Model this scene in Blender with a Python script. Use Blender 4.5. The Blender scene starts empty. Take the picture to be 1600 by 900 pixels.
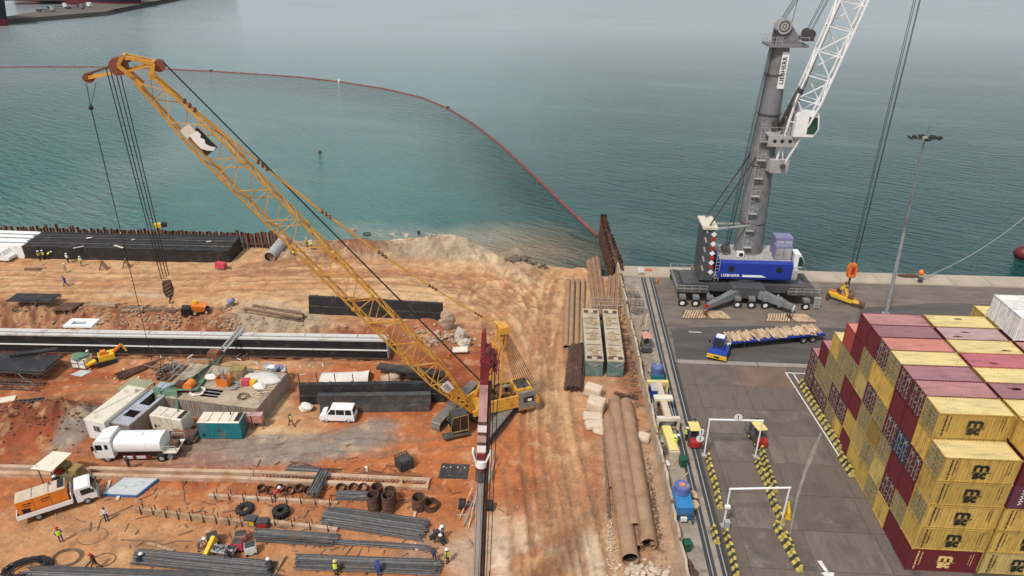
import bpy, math, random
import numpy as np
from mathutils import Vector, Matrix
C = bpy.context.scene.collection
SC = bpy.context.scene
PI = math.pi
random.seed(7)
# ------------------------------------------------------------------ camera
FPX, YH, CAM_H = 1080.0, -104.0, 51.0
PITCH = math.atan((450 - YH) / FPX)
YAW = math.atan(80 / math.hypot(FPX, 554))
cam = bpy.data.cameras.new('camera')
cam.lens = FPX / 1600 * 36
cam.sensor_width = 36
cam.clip_start = 0.5
cam.clip_end = 6000
camo = bpy.data.objects.new('camera', cam)
C.objects.link(camo)
camo.location = (0, 0, CAM_H)
camo.rotation_euler = (PI / 2 - PITCH, 0, YAW)
SC.camera = camo
# ------------------------------------------------------------------ sky, sun, exposure
SUN_EL, SUN_AZ = math.radians(55), math.radians(212)      # azimuth clockwise from +y: behind the camera, a little left
w = bpy.data.worlds.new('World')
SC.world = w
w.use_nodes = True
nt = w.node_tree
nt.nodes.clear()
sky = nt.nodes.new('ShaderNodeTexSky')
sky.sky_type = 'NISHITA'
sky.sun_disc = False
sky.sun_elevation = SUN_EL
sky.sun_rotation = SUN_AZ
sky.air_density = 1.2
sky.dust_density = 4.0
mixw = nt.nodes.new('ShaderNodeMixRGB')
mixw.inputs[0].default_value = 0.80
mixw.inputs[2].default_value = (5.6, 6.0, 6.5, 1)         # even overcast cloud
bg = nt.nodes.new('ShaderNodeBackground')
bg.inputs[1].default_value = 0.10
wo = nt.nodes.new('ShaderNodeOutputWorld')
nt.links.new(sky.outputs[0], mixw.inputs[1])
nt.links.new(mixw.outputs[0], bg.inputs[0])
nt.links.new(bg.outputs[0], wo.inputs[0])
sl = bpy.data.lights.new('sun', 'SUN')
sl.energy = 3.0
sl.angle = math.radians(7)
sl.color = (1.0, 0.95, 0.87)
so = bpy.data.objects.new('sun', sl)
C.objects.link(so)
sd = Vector((math.sin(SUN_AZ) * math.cos(SUN_EL), math.cos(SUN_AZ) * math.cos(SUN_EL), math.sin(SUN_EL)))
so.rotation_euler = sd.to_track_quat('Z', 'Y').to_euler()
so.location = (-20, -40, 120)
SC.view_settings.view_transform = 'Standard'
SC.view_settings.look = 'None'
SC.view_settings.gamma = 1
SC.view_settings.exposure = 0.06
# ------------------------------------------------------------------ survey: photograph point -> place on the ground (or at height z)
_cp, _sp, _cy, _sy = math.cos(PITCH), math.sin(PITCH), math.cos(YAW), math.sin(YAW)
def at(px, py, z=0.0):
 a = (px - 800) / FPX
 b = -(py - 450) / FPX
 f = _cp + b * _sp
 dz = -_sp + b * _cp
 t = (z - CAM_H) / dz
 return ((a * _cy - f * _sy) * t, (a * _sy + f * _cy) * t)
def at3(px, py, z=0.0):
 x, y = at(px, py, z)
 return Vector((x, y, z))
# ------------------------------------------------------------------ materials
def lin(r, g, b):
 def f(c):
  c /= 255
  return c / 12.92 if c <= .04045 else ((c + .055) / 1.055) ** 2.4
 return (f(r), f(g), f(b))
MATS = {}
def mat(name, col, rough=.65, metal=0.0, var=.12, scale=1.2, dirt=None, damt=0.0, dscale=.6, bump=0.0, bscale=8.0, spec=.4, streak=None, ovar=.05):
 """painted / earthy surface: colour with uneven wear, patches of dirt and fine relief, all in place (world) coordinates"""
 if name in MATS:
  return MATS[name]
 m = bpy.data.materials.new(name)
 m.use_nodes = True
 t = m.node_tree
 N, L = t.nodes, t.links
 b = N['Principled BSDF']
 b.inputs['Roughness'].default_value = rough
 b.inputs['Metallic'].default_value = metal
 b.inputs['Specular IOR Level'].default_value = spec
 geo = N.new('ShaderNodeNewGeometry')
 mp = N.new('ShaderNodeMapping')
 L.new(geo.outputs['Position'], mp.inputs[0])
 if streak:
  mp.inputs['Scale'].default_value = streak
 n1 = N.new('ShaderNodeTexNoise')
 n1.inputs['Scale'].default_value = scale
 n1.inputs['Detail'].default_value = 5
 n1.inputs['Roughness'].default_value = .65
 L.new(mp.outputs[0], n1.inputs['Vector'])
 r1 = N.new('ShaderNodeMapRange')
 r1.inputs[1].default_value = .3
 r1.inputs[2].default_value = .7
 r1.inputs[3].default_value = 1 - var
 r1.inputs[4].default_value = 1 + var
 L.new(n1.outputs[0], r1.inputs[0])
 mul = N.new('ShaderNodeVectorMath')
 mul.operation = 'SCALE'
 mul.inputs[0].default_value = col
 oi = N.new('ShaderNodeObjectInfo')
 r0 = N.new('ShaderNodeMapRange')
 r0.inputs[3].default_value = 1 - ovar
 r0.inputs[4].default_value = 1 + ovar
 L.new(oi.outputs['Random'], r0.inputs[0])
 m0 = N.new('ShaderNodeMath')
 m0.operation = 'MULTIPLY'
 L.new(r1.outputs[0], m0.inputs[0])
 L.new(r0.outputs[0], m0.inputs[1])
 L.new(m0.outputs[0], mul.inputs[3])
 out = mul.outputs[0]
 if dirt is not None and damt > 0:
  n2 = N.new('ShaderNodeTexNoise')
  n2.inputs['Scale'].default_value = dscale
  n2.inputs['Detail'].default_value = 8
  n2.inputs['Roughness'].default_value = .7
  L.new(mp.outputs[0], n2.inputs['Vector'])
  r2 = N.new('ShaderNodeMapRange')
  r2.inputs[1].default_value = .62 - .4 * damt
  r2.inputs[2].default_value = .78 - .3 * damt
  L.new(n2.outputs[0], r2.inputs[0])
  mx = N.new('ShaderNodeMixRGB')
  L.new(r2.outputs[0], mx.inputs[0])
  L.new(out, mx.inputs[1])
  mx.inputs[2].default_value = (*dirt, 1)
  out = mx.outputs[0]
 L.new(out, b.inputs['Base Color'])
 if bump > 0:
  n3 = N.new('ShaderNodeTexNoise')
  n3.inputs['Scale'].default_value = bscale
  n3.inputs['Detail'].default_value = 4
  L.new(geo.outputs['Position'], n3.inputs['Vector'])
  bp = N.new('ShaderNodeBump')
  bp.inputs['Strength'].default_value = bump
  bp.inputs['Distance'].default_value = .1
  L.new(n3.outputs[0], bp.inputs['Height'])
  L.new(bp.outputs[0], b.inputs['Normal'])
 MATS[name] = m
 return m
RUST = (.16, .055, .025)
DUST = (.42, .25, .14)
M = {}
M['crane_yellow'] = mat('crane_yellow', (.70, .36, .05), .45, var=.15, dirt=(.3, .13, .04), damt=.35, dscale=1.2)
M['rust'] = mat('rust', (.17, .075, .045), .9, var=.35, scale=2, dirt=(.28, .12, .06), damt=.4, bump=.3)
M['dark_rust'] = mat('dark_rust', (.085, .045, .033), .85, var=.35, scale=2, dirt=(.2, .09, .05), damt=.3, bump=.2)
M['pile_rust'] = mat('pile_rust', (.2, .088, .06), .9, var=.4, scale=1.2, dirt=(.085, .045, .035), damt=.35)
M['sheave'] = mat('sheave', (.2, .07, .04), .7, var=.3, scale=3)
M['black_steel'] = mat('black_steel', (.022, .021, .023), .55, var=.25, scale=.8, dirt=(.09, .07, .06), damt=.22, dscale=.7)
M['black_dusty'] = mat('black_dusty', (.04, .037, .037), .7, var=.25, scale=.8, dirt=(.11, .085, .07), damt=.35, dscale=.5)
M['dark_steel'] = mat('dark_steel', (.06, .06, .063), .6, var=.25, scale=1.5, dirt=(.14, .1, .07), damt=.3)
M['rebar'] = mat('rebar', (.075, .074, .078), .55, var=.3, scale=2.5, dirt=(.13, .085, .06), damt=.22)
M['rebar_pale'] = mat('rebar_pale', (.17, .165, .165), .55, var=.3, scale=2.5, dirt=(.16, .11, .08), damt=.2)
M['rope'] = mat('rope', (.02, .022, .025), .6, var=.1)
M['rubber'] = mat('rubber', (.022, .022, .024), .8, var=.2, dirt=(.14, .09, .06), damt=.15, dscale=2)
M['lock_steel'] = mat('lock_steel', (.27, .24, .19), .6, var=.4, scale=4)
M['stay_rope'] = mat('stay_rope', (.2, .11, .06), .7, var=.2)
M['glass'] = mat('dark_glass', (.012, .016, .018), .12, var=.1, spec=.7)
M['green_glass'] = mat('green_glass', (.008, .05, .035), .1, var=.1, spec=.7)
M['white_paint'] = mat('white_paint', (.78, .78, .77), .4, var=.05, dirt=(.55, .45, .36), damt=.12, dscale=.9)
M['caisson_white'] = mat('caisson_white', (.56, .54, .51), .6, var=.12, scale=.5, dirt=(.34, .26, .2), damt=.28, dscale=.5)
M['clean_white'] = mat('clean_white', (.8, .8, .8), .3, var=.05, scale=.8, dirt=(.6, .5, .41), damt=.1, dscale=1.1)
M['cream'] = mat('cream', (.68, .62, .5), .5, var=.08, dirt=(.4, .3, .2), damt=.25)
M['grey_paint'] = mat('grey_paint', (.19, .195, .205), .5, var=.15, dirt=(.12, .1, .09), damt=.3, dscale=.5)
M['track_steel'] = mat('track_steel', (.2, .185, .165), .6, var=.25, scale=2, dirt=(.25, .15, .09), damt=.25)
M['dark_grey'] = mat('dark_grey', (.07, .072, .078), .5, var=.2, dirt=(.13, .11, .09), damt=.25)
M['light_grey'] = mat('light_grey', (.4, .4, .4), .6, var=.15, dirt=(.22, .18, .14), damt=.3)
M['crane_blue'] = mat('crane_blue', (.022, .045, .32), .35, var=.12)
M['tractor_blue'] = mat('tractor_blue', (.02, .05, .3), .35, var=.15, dirt=(.1, .09, .1), damt=.12)
M['lavender'] = mat('lavender', (.19, .19, .32), .5, var=.1)
M['teal'] = mat('teal', (.01, .17, .2), .4, var=.12, dirt=(.2, .13, .08), damt=.15)
M['orange'] = mat('orange', (.75, .21, .025), .4, var=.1, dirt=(.45, .2, .08), damt=.15)
M['safety_orange'] = mat('safety_orange', (.72, .19, .03), .5, var=.15)
M['red'] = mat('red_paint', (.42, .03, .03), .45, var=.15)
M['pink_red'] = mat('pink_red', (.55, .06, .09), .45, var=.12)
M['maroon'] = mat('maroon_dusty', (.17, .022, .03), .55, var=.3, scale=1.5, dirt=(.4, .2, .18), damt=.2, dscale=.8)
M['pink_grey'] = mat('pink_grey', (.48, .31, .3), .6, var=.2, scale=.8, dirt=(.3, .12, .12), damt=.3, dscale=.6)
M['mast_grey'] = mat('mast_grey', (.47, .43, .36), .5, var=.2, scale=1, dirt=(.2, .17, .14), damt=.2, dscale=.8, streak=(2, 2, .25))
M['salmon'] = mat('salmon', (.55, .24, .19), .6, var=.15, dirt=(.3, .14, .1), damt=.2)
M['yellow'] = mat('bright_yellow', (.72, .45, .03), .45, var=.12)
M['pale_yellow'] = mat('pale_yellow', (.72, .58, .2), .5, var=.1)
M['barrier_yellow'] = mat('barrier_yellow', (.55, .44, .1), .75, var=.2, scale=1.5, dirt=(.28, .22, .1), damt=.35, dscale=1.2)
M['barrier_black'] = mat('barrier_black', (.05, .047, .043), .8, var=.25, dirt=(.16, .14, .1), damt=.25)
M['hivis'] = mat('hi_vis', (.55, .72, .06), .7, var=.08)
M['skin'] = mat('skin', (.09, .045, .028), .6, var=.05)
M['cloth_dark'] = mat('cloth_dark', (.03, .03, .035), .9, var=.2)
M['cloth_blue'] = mat('cloth_blue', (.03, .07, .3), .9, var=.2)
M['cloth_navy'] = mat('cloth_navy', (.04, .055, .11), .9, var=.2)
M['cloth_brown'] = mat('cloth_brown', (.11, .055, .04), .9, var=.2)
M['cloth_white'] = mat('cloth_white', (.7, .68, .66), .9, var=.08)
M['cloth_grey'] = mat('cloth_grey', (.2, .19, .2), .9, var=.2)
M['wood'] = mat('wood', (.4, .27, .16), .8, var=.3, scale=2, dirt=(.2, .12, .07), damt=.35, dscale=1.5)
M['pale_wood'] = mat('pale_wood', (.56, .41, .27), .8, var=.22, scale=2, dirt=(.3, .18, .1), damt=.3, dscale=1.5)
M['old_wood'] = mat('old_wood', (.2, .13, .09), .85, var=.3, scale=2, dirt=(.1, .065, .05), damt=.35, dscale=1.5)
M['tan_pipe'] = mat('tan_pipe', (.34, .212, .128), .8, var=.13, scale=.8, dirt=(.25, .13, .07), damt=.3, dscale=.6)
M['brown_pipe'] = mat('brown_pipe', (.33, .19, .115), .8, var=.15, scale=.8, dirt=(.18, .09, .055), damt=.3, dscale=.7)
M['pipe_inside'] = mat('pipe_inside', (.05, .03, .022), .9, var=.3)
M['galv'] = mat('galvanised', (.36, .37, .38), .45, metal=.3, var=.15)
M['concrete'] = mat('concrete', (.36, .33, .29), .85, var=.15, scale=.8, dirt=(.25, .2, .16), damt=.3, dscale=.4, bump=.1)
M['tan_concrete'] = mat('tan_concrete', (.43, .36, .28), .85, var=.15, scale=.6, dirt=(.3, .24, .18), damt=.35, dscale=.3, bump=.1)
M['guide_concrete'] = mat('guide_concrete', (.5, .36, .25), .85, var=.18, scale=.8, dirt=(.4, .19, .09), damt=.4, dscale=.5, bump=.1)
M['earth_wall'] = mat('earth_wall', (.42, .31, .21), .9, var=.2, scale=.7, dirt=(.55, .47, .38), damt=.3, dscale=.4, bump=.2)
M['rock'] = mat('rock', (.42, .3, .21), .9, var=.2, scale=1.2, bump=.4, bscale=3)
M['pale_rock'] = mat('pale_rock', (.46, .4, .33), .9, var=.2, scale=1.2, bump=.4, bscale=3)
M['dark_rock'] = mat('dark_rock', (.16, .12, .09), .9, var=.25, scale=1.2, bump=.4, bscale=3)
M['bag'] = mat('bag', (.56, .45, .34), .85, var=.15, scale=2, bump=.4, bscale=3)
M['white_bag'] = mat('white_bag', (.72, .68, .63), .8, var=.12, scale=2, bump=.4, bscale=4)
M['tarp_white'] = mat('tarp_white', (.62, .58, .53), .6, var=.15, scale=1, bump=.5, bscale=2)
M['tarp_grey'] = mat('tarp_grey', (.5, .52, .53), .45, var=.12, scale=.9, dirt=(.5, .48, .45), damt=.3)
M['tarp_blue'] = mat('tarp_blue', (.06, .14, .3), .6, var=.15)
M['netting'] = mat('green_netting', (.12, .2, .14), .85, var=.15, scale=2, bump=.3, bscale=5)
M['sage'] = mat('sage_sheet', (.3, .3, .19), .7, var=.12, scale=1)
M['mustard'] = mat('mustard', (.3, .22, .07), .6, var=.25, dirt=(.15, .1, .05), damt=.35, dscale=1)
M['olive'] = mat('olive_drab', (.16, .14, .07), .7, var=.25, dirt=(.3, .17, .09), damt=.3)
M['bin_green'] = mat('bin_green', (.008, .085, .04), .5, var=.1)
M['bright_blue'] = mat('bright_blue', (.03, .19, .43), .45, var=.12, dirt=(.2, .18, .16), damt=.15)
M['drum_blue'] = mat('drum_blue', (.09, .13, .33), .5, var=.15, dirt=(.35, .27, .2), damt=.2)
M['grey_blue_sheet'] = mat('grey_blue_sheet', (.33, .36, .43), .5, var=.15, dirt=(.35, .25, .17), damt=.3, dscale=.7)
M['rusty_sheet'] = mat('weathered_sheet', (.33, .3, .27), .6, var=.25, scale=1.5, dirt=(.28, .14, .07), damt=.4, dscale=.9, streak=(3, 3, .4))
M['boom_orange'] = mat('boom_orange', (.19, .055, .05), .6, var=.2, scale=.4)
M['hull'] = mat('ship_hull', (.018, .02, .03), .5, var=.15)
M['hull_red'] = mat('hull_red', (.13, .02, .025), .5, var=.15)
M['print_black'] = mat('print_black', (.02, .018, .016), .6, var=.05)
M['print_white'] = mat('print_white', (.75, .74, .7), .6, var=.05)
M['print_gold'] = mat('print_gold', (.7, .5, .2), .6, var=.05)
M['road_white'] = mat('road_white', (.7, .68, .64), .8, var=.15, scale=3, dirt=(.3, .27, .24), damt=.25, dscale=2)
# ------------------------------------------------------------------ mesh builder
class MB:
 def __init__(self):
  self.v, self.f, self.k = [], [], []
  self.cur = 0
  self.X = None
 def use(self, k):
  self.cur = k
  return self
 def add(self, vs, fs):
  o = len(self.v)
  for p in vs:
   self.v.append((p[0], p[1], p[2]))
  for f in fs:
   self.f.append([i + o for i in f])
   self.k.append(self.cur)
  return self
 def box(self, c, s, rz=0.0, rx=0.0, ry=0.0):
  hx, hy, hz = s[0] / 2, s[1] / 2, s[2] / 2
  R = Matrix.Rotation(rz, 3, 'Z') @ Matrix.Rotation(ry, 3, 'Y') @ Matrix.Rotation(rx, 3, 'X')
  vs = [R @ Vector((x * hx, y * hy, z * hz)) + Vector(c) for z in (-1, 1) for x, y in ((-1, -1), (1, -1), (1, 1), (-1, 1))]
  return self.add(vs, [(3, 2, 1, 0), (4, 5, 6, 7), (0, 1, 5, 4), (1, 2, 6, 5), (2, 3, 7, 6), (3, 0, 4, 7)])
 def span(self, x0, x1, y0, y1, z0, z1):
  return self.box(((x0 + x1) / 2, (y0 + y1) / 2, (z0 + z1) / 2), (abs(x1 - x0), abs(y1 - y0), abs(z1 - z0)))
 def hexa(self, lo, hi):
  """box between a bottom quad and a top quad"""
  return self.add(list(lo) + list(hi), [(3, 2, 1, 0), (4, 5, 6, 7), (0, 1, 5, 4), (1, 2, 6, 5), (2, 3, 7, 6), (3, 0, 4, 7)])
 def bar(self, p0, p1, w, h=None, up=(0, 0, 1)):
  h = h or w
  p0, p1 = Vector(p0), Vector(p1)
  d = (p1 - p0).normalized()
  u = Vector(up).normalized()
  if abs(d.dot(u)) > .98:
   u = Vector((0, 1, 0))
  s = d.cross(u).normalized()
  u = s.cross(d)
  q = [(-1, -1), (1, -1), (1, 1), (-1, 1)]
  vs = [p + s * (a * w / 2) + u * (b * h / 2) for p in (p0, p1) for a, b in q]
  return self.add(vs, [(0, 1, 2, 3), (7, 6, 5, 4), (4, 5, 1, 0), (5, 6, 2, 1), (6, 7, 3, 2), (7, 4, 0, 3)])
 def cyl(self, p0, p1, r, r2=None, n=10, cap=True):
  r2 = r if r2 is None else r2
  p0, p1 = Vector(p0), Vector(p1)
  d = (p1 - p0)
  if d.length < 1e-6:
   return self
  d.normalize()
  u = Vector((0, 0, 1)) if abs(d.z) < .95 else Vector((1, 0, 0))
  s = d.cross(u).normalized()
  u = s.cross(d)
  vs = []
  for p, rr in ((p0, r), (p1, r2)):
   for i in range(n):
    a = 2 * PI * (i + .5) / n
    vs.append(p + s * (rr * math.cos(a)) + u * (rr * math.sin(a)))
  fs = [(i, (i + 1) % n, n + (i + 1) % n, n + i) for i in range(n)]
  if cap:
   fs += [tuple(range(n - 1, -1, -1)), tuple(range(n, 2 * n))]
  return self.add(vs, fs)
 def tube(self, pts, r, n=6, closed=False):
  P = [Vector(p) for p in pts]
  k = len(P)
  vs = []
  for i, p in enumerate(P):
   a = P[i - 1] if (i > 0 or closed) else p
   b = P[(i + 1) % k] if (i < k - 1 or closed) else p
   d = (b - a).normalized()
   u = Vector((0, 0, 1)) if abs(d.z) < .95 else Vector((1, 0, 0))
   s = d.cross(u).normalized()
   u = s.cross(d)
   for j in range(n):
    t = 2 * PI * j / n
    vs.append(p + s * (r * math.cos(t)) + u * (r * math.sin(t)))
  fs = []
  for i in range(k if closed else k - 1):
   o, q = i * n, ((i + 1) % k) * n
   fs += [(o + j, o + (j + 1) % n, q + (j + 1) % n, q + j) for j in range(n)]
  if not closed:
   fs += [tuple(range(n - 1, -1, -1)), tuple(range((k - 1) * n, k * n))]
  return self.add(vs, fs)
 def pipe(self, p0, p1, r, t, n=16):
  """open-ended pipe with wall thickness t"""
  p0, p1 = Vector(p0), Vector(p1)
  d = (p1 - p0).normalized()
  u = Vector((0, 0, 1)) if abs(d.z) < .95 else Vector((1, 0, 0))
  s = d.cross(u).normalized()
  u = s.cross(d)
  vs = []
  for p, rr in ((p0, r), (p1, r), (p1, r - t), (p0, r - t)):
   for i in range(n):
    a = 2 * PI * i / n
    vs.append(p + s * (rr * math.cos(a)) + u * (rr * math.sin(a)))
  fs = []
  for q in range(4):
   o, e = q * n, ((q + 1) % 4) * n
   fs += [(o + i, o + (i + 1) % n, e + (i + 1) % n, e + i) for i in range(n)]
  return self.add(vs, fs)
 def prism(self, poly, y0, y1, axis='y'):
  """polygon in the plane across the axis, extruded along it"""
  n = len(poly)
  def P(a, b, c):
   return (a, c, b) if axis == 'y' else ((c, a, b) if axis == 'x' else (a, b, c))
  vs = [P(a, b, y0) for a, b in poly] + [P(a, b, y1) for a, b in poly]
  fs = [tuple(range(n)), tuple(range(2 * n - 1, n - 1, -1))]
  fs += [(i, n + i, n + (i + 1) % n, (i + 1) % n) for i in range(n)]
  return self.add(vs, fs)
 def sph(self, c, r, n=8, m=5):
  if not hasattr(r, '__len__'):
   r = (r, r, r)
  vs = [(c[0], c[1], c[2] - r[2])]
  for j in range(1, m):
   b = -PI / 2 + PI * j / m
   for i in range(n):
    a = 2 * PI * i / n
    vs.append((c[0] + r[0] * math.cos(a) * math.cos(b), c[1] + r[1] * math.sin(a) * math.cos(b), c[2] + r[2] * math.sin(b)))
  vs.append((c[0], c[1], c[2] + r[2]))
  fs = [(0, 1 + (i + 1) % n, 1 + i) for i in range(n)]
  for j in range(m - 2):
   o = 1 + j * n
   fs += [(o + i, o + (i + 1) % n, o + n + (i + 1) % n, o + n + i) for i in range(n)]
  o = 1 + (m - 2) * n
  fs += [(o + i, o + (i + 1) % n, len(vs) - 1) for i in range(n)]
  return self.add(vs, fs)
 def lump(self, c, r, seed=0, n=9, m=6, amt=.25):
  """irregular boulder / bag"""
  rnd = random.Random(seed)
  k = MB()
  k.sph((0, 0, 0), 1, n, m)
  ph = [rnd.uniform(0, 6.28) for _ in range(6)]
  vs = []
  for x, y, z in k.v:
   f = 1 + amt * (math.sin(2.3 * x + ph[0]) * math.cos(2.1 * y + ph[1]) + .6 * math.sin(3.7 * z + ph[2] + 2 * x) + rnd.uniform(-.35, .35))
   vs.append((c[0] + r[0] * x * f, c[1] + r[1] * y * f, c[2] + r[2] * z * f))
  return self.add(vs, k.f)
 def mesh(self, name, mats=(), smooth=False, bevel=0.0):
  me = bpy.data.meshes.new(name)
  me.from_pydata(self.v, [], self.f)
  for m in mats:
   me.materials.append(m)
  if len(mats) > 1:
   me.polygons.foreach_set('material_index', np.array(self.k, dtype=np.int32))
  if smooth:
   me.shade_smooth()
   try:
    me.set_sharp_from_angle(angle=math.radians(38))
   except Exception:
    pass
  me.update()
  return me
 def build(self, name, mats, parent=None, smooth=False, loc=(0, 0, 0), rz=0.0):
  if not isinstance(mats, (list, tuple)):
   mats = [mats]
  mats = [M[m] if isinstance(m, str) else m for m in mats]
  o = bpy.data.objects.new(name, self.mesh(name, mats, smooth))
  C.objects.link(o)
  o.location = loc
  o.rotation_euler = (0, 0, rz)
  if parent is not None:
   o.parent = parent
  return o
def tag(o, label, cat, group=None, kind=None):
 if label:
  o['label'] = label
 if cat:
  o['category'] = cat
 if group:
  o['group'] = group
 if kind:
  o['kind'] = kind
 return o
def thing(name, label, cat, loc=(0, 0, 0), rz=0.0, group=None):
 o = bpy.data.objects.new(name, None)
 o.empty_display_size = .3
 C.objects.link(o)
 o.location = loc
 o.rotation_euler = (0, 0, rz)
 return tag(o, label, cat, group)
def struct(o):
 o['kind'] = 'structure'
 return o
KIDS = {}
def copy_tree(o, parent=None):
 """a thing with copies of its parts and their sub-parts (mesh data shared)"""
 c = o.copy()
 C.objects.link(c)
 if parent is not None:
  c.parent = parent
 for ch in list(o.children):
  copy_tree(ch, c)
 return c
def put(me, name, parent=None, loc=(0, 0, 0), rz=0.0, m=None):
 o = bpy.data.objects.new(name, me)
 C.objects.link(o)
 o.location = loc
 o.rotation_euler = (0, 0, rz)
 if parent is not None:
  o.parent = parent
 if m is not None:
  for i, mm in enumerate(m if isinstance(m, (list, tuple)) else [m]):
   if i < len(o.material_slots):
    o.material_slots[i].link = 'OBJECT'
    o.material_slots[i].material = M[mm] if isinstance(mm, str) else mm
 return o
def heading(p0, p1):
 return math.atan2(p1[1] - p0[1], p1[0] - p0[0])
TEXTS = {}
def text_mesh(body, size, depth=.01, bold=.0):
 key = (body, size, depth, bold)
 if key in TEXTS:
  return TEXTS[key]
 cu = bpy.data.curves.new('lettering', 'FONT')
 cu.body = body
 cu.size = size
 cu.extrude = depth
 cu.offset = bold
 cu.space_character = 1.08
 cu.align_x = 'CENTER'
 cu.align_y = 'CENTER'
 cu.resolution_u = 3
 o = bpy.data.objects.new('lettering', cu)
 C.objects.link(o)
 bpy.context.view_layer.update()
 me = bpy.data.meshes.new_from_object(o.evaluated_get(bpy.context.evaluated_depsgraph_get()))
 bpy.data.objects.remove(o)
 me.materials.clear()
 me.materials.append(M['print_black'])
 TEXTS[key] = me
 return me
# smooth lattice noise on arrays
def vnoise(x, y, seed=0):
 rs = np.random.RandomState(seed)
 T = rs.rand(256, 256)
 xi, yi = np.floor(x).astype(int), np.floor(y).astype(int)
 fx, fy = x - xi, y - yi
 fx, fy = fx * fx * (3 - 2 * fx), fy * fy * (3 - 2 * fy)
 a, b = T[xi % 256, yi % 256], T[(xi + 1) % 256, yi % 256]
 c, d = T[xi % 256, (yi + 1) % 256], T[(xi + 1) % 256, (yi + 1) % 256]
 return (a * (1 - fx) + b * fx) * (1 - fy) + (c * (1 - fx) + d * fx) * fy
def fbm(x, y, seed=0, octv=4, gain=.5):
 s, a, n = 0, 1, 0
 for k in range(octv):
  s = s + a * vnoise(x * 2 ** k + 17.3 * k, y * 2 ** k + 9.1 * k, seed + k)
  n += a
  a *= gain
 return s / n
def sstep(a, b, x):
 t = np.clip((x - a) / (b - a), 0, 1)
 return t * t * (3 - 2 * t)
# ================================================================== TERRAIN
WATER_Z = -3.0
GX0, GX1, GY0, GY1, GS = -135.0, 13.4, 18.0, 122.0, 0.24
_xs = np.arange(GX0, GX1 + GS, GS)
_ys = np.arange(GY0, GY1 + GS, GS)
XX, YY = np.meshgrid(_xs, _ys)
_sh = [at(*q) for q in ((405, 372, 1.5), (455, 366, 1.8), (520, 363, 2), (640, 362, 2), (720, 368, 2), (780, 388, 1.8), (830, 408, 1), (870, 416, .4), (905, 417, .2), (930, 428, 0), (950, 433, 0))]
SHORE = np.interp(_xs, [p[0] for p in _sh], [p[1] for p in _sh], left=113.0, right=_sh[-1][1])
SHORE = np.where(_xs < -50.5, 112.6, SHORE)
DSH = YY - SHORE[None, :] - (fbm(XX * .25, YY * .25, 5) - .5) * 2.0 * (XX > -52)
def seg_dist(pts):
 """distance to a polyline and length along it"""
 best = np.full(XX.shape, 1e9)
 arc = np.zeros(XX.shape)
 side = np.zeros(XX.shape)
 L = 0
 for a, b in zip(pts[:-1], pts[1:]):
  dx, dy = b[0] - a[0], b[1] - a[1]
  l = math.hypot(dx, dy)
  t = np.clip(((XX - a[0]) * dx + (YY - a[1]) * dy) / (l * l), 0, 1)
  ex, ey = XX - a[0] - t * dx, YY - a[1] - t * dy
  d = np.hypot(ex, ey)
  m = d < best
  best = np.where(m, d, best)
  arc = np.where(m, L + t * l, arc)
  side = np.where(m, np.sign(dx * ey - dy * ex), side)
  L += l
 return best, arc, best * side
WARPX = (fbm(XX * .18, YY * .18, 31) - .5) * 5
WARPY = (fbm(XX * .18, YY * .18, 47) - .5) * 5
FINE = fbm(XX * .9, YY * .9, 77, 5, .6)
def blob(px, py, rx, ry, rot=0.0, soft=.5, warp=1.0):
 x, y = at(px, py)
 c, s = math.cos(rot), math.sin(rot)
 dx, dy = XX + WARPX * warp - x, YY + WARPY * warp - y
 r = np.hypot((dx * c + dy * s) / rx, (-dx * s + dy * c) / ry)
 return 1 - sstep(1 - soft, 1 + soft, r + (FINE - .5) * .5)
def mound(px, py, rx, ry, h, rot=0.0):
 x, y = at(px, py)
 c, s = math.cos(rot), math.sin(rot)
 dx, dy = XX + WARPX * .3 - x, YY + WARPY * .3 - y
 r = np.hypot((dx * c + dy * s) / rx, (-dx * s + dy * c) / ry)
 return h * (1 - sstep(0, 1, r))
rough = fbm(XX * .35, YY * .35, 3, 5, .55)
Z = (fbm(XX * .06, YY * .06, 11) - .5) * .3 + (rough - .5) * .22
# the berm along the water
bw = sstep(at(428, 380)[0], at(475, 375)[0], XX) * (1 - sstep(at(800, 395)[0], at(880, 415)[0], XX))
Z += bw * (1.0 + 1.0 * sstep(at(600, 370)[0], at(700, 370)[0], XX)) * np.exp(-((DSH + 3.5) / 4.0) ** 2) * (.75 + .7 * fbm(XX * .22, YY * .3, 8))
ridge = np.abs(fbm(XX * .9 + YY * .5, YY * .12, 21) - .5) * 2
Z += bw * np.exp(-((DSH + 5) / 4.5) ** 2) * ((ridge - .5) * .5 + (fbm(XX * .7, YY * .7, 401, 5, .62) - .5) * 1.8 + (np.abs(fbm(XX * 1.4 + YY * .6, YY * .8, 405, 3, .6) - .5) - .2) * 1.1)
Z += mound(560, 395, 9, 5, 1.3) + mound(445, 406, 4.5, 3.5, .9) + mound(815, 408, 4.5, 2.6, 1.6) + mound(760, 385, 8, 2.5, .9) + mound(700, 392, 9, 4, .9)
Z += (mound(60, 668, 11, 5, 1.7) + mound(118, 655, 6, 4, 1.3) + mound(20, 655, 7, 4, 1.1)) * (.7 + 1.2 * (fbm(XX * .8, YY * .8, 222, 4, .6) - .2)) + mound(130, 690, 5, 1.5, .3)
Z += mound(410, 580, 4, 1.6, 1.1) + mound(430, 470, 9, 3, .5) + mound(668, 520, 6, 3.4, 1.5) + mound(730, 560, 4, 2, .5)
Z += mound(110, 560, 10, 2.4, .8) + mound(40, 548, 8, 2.0, .5) + mound(560, 578, 12, 1.8, .5) + mound(300, 568, 12, 1.6, .5)
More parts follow.
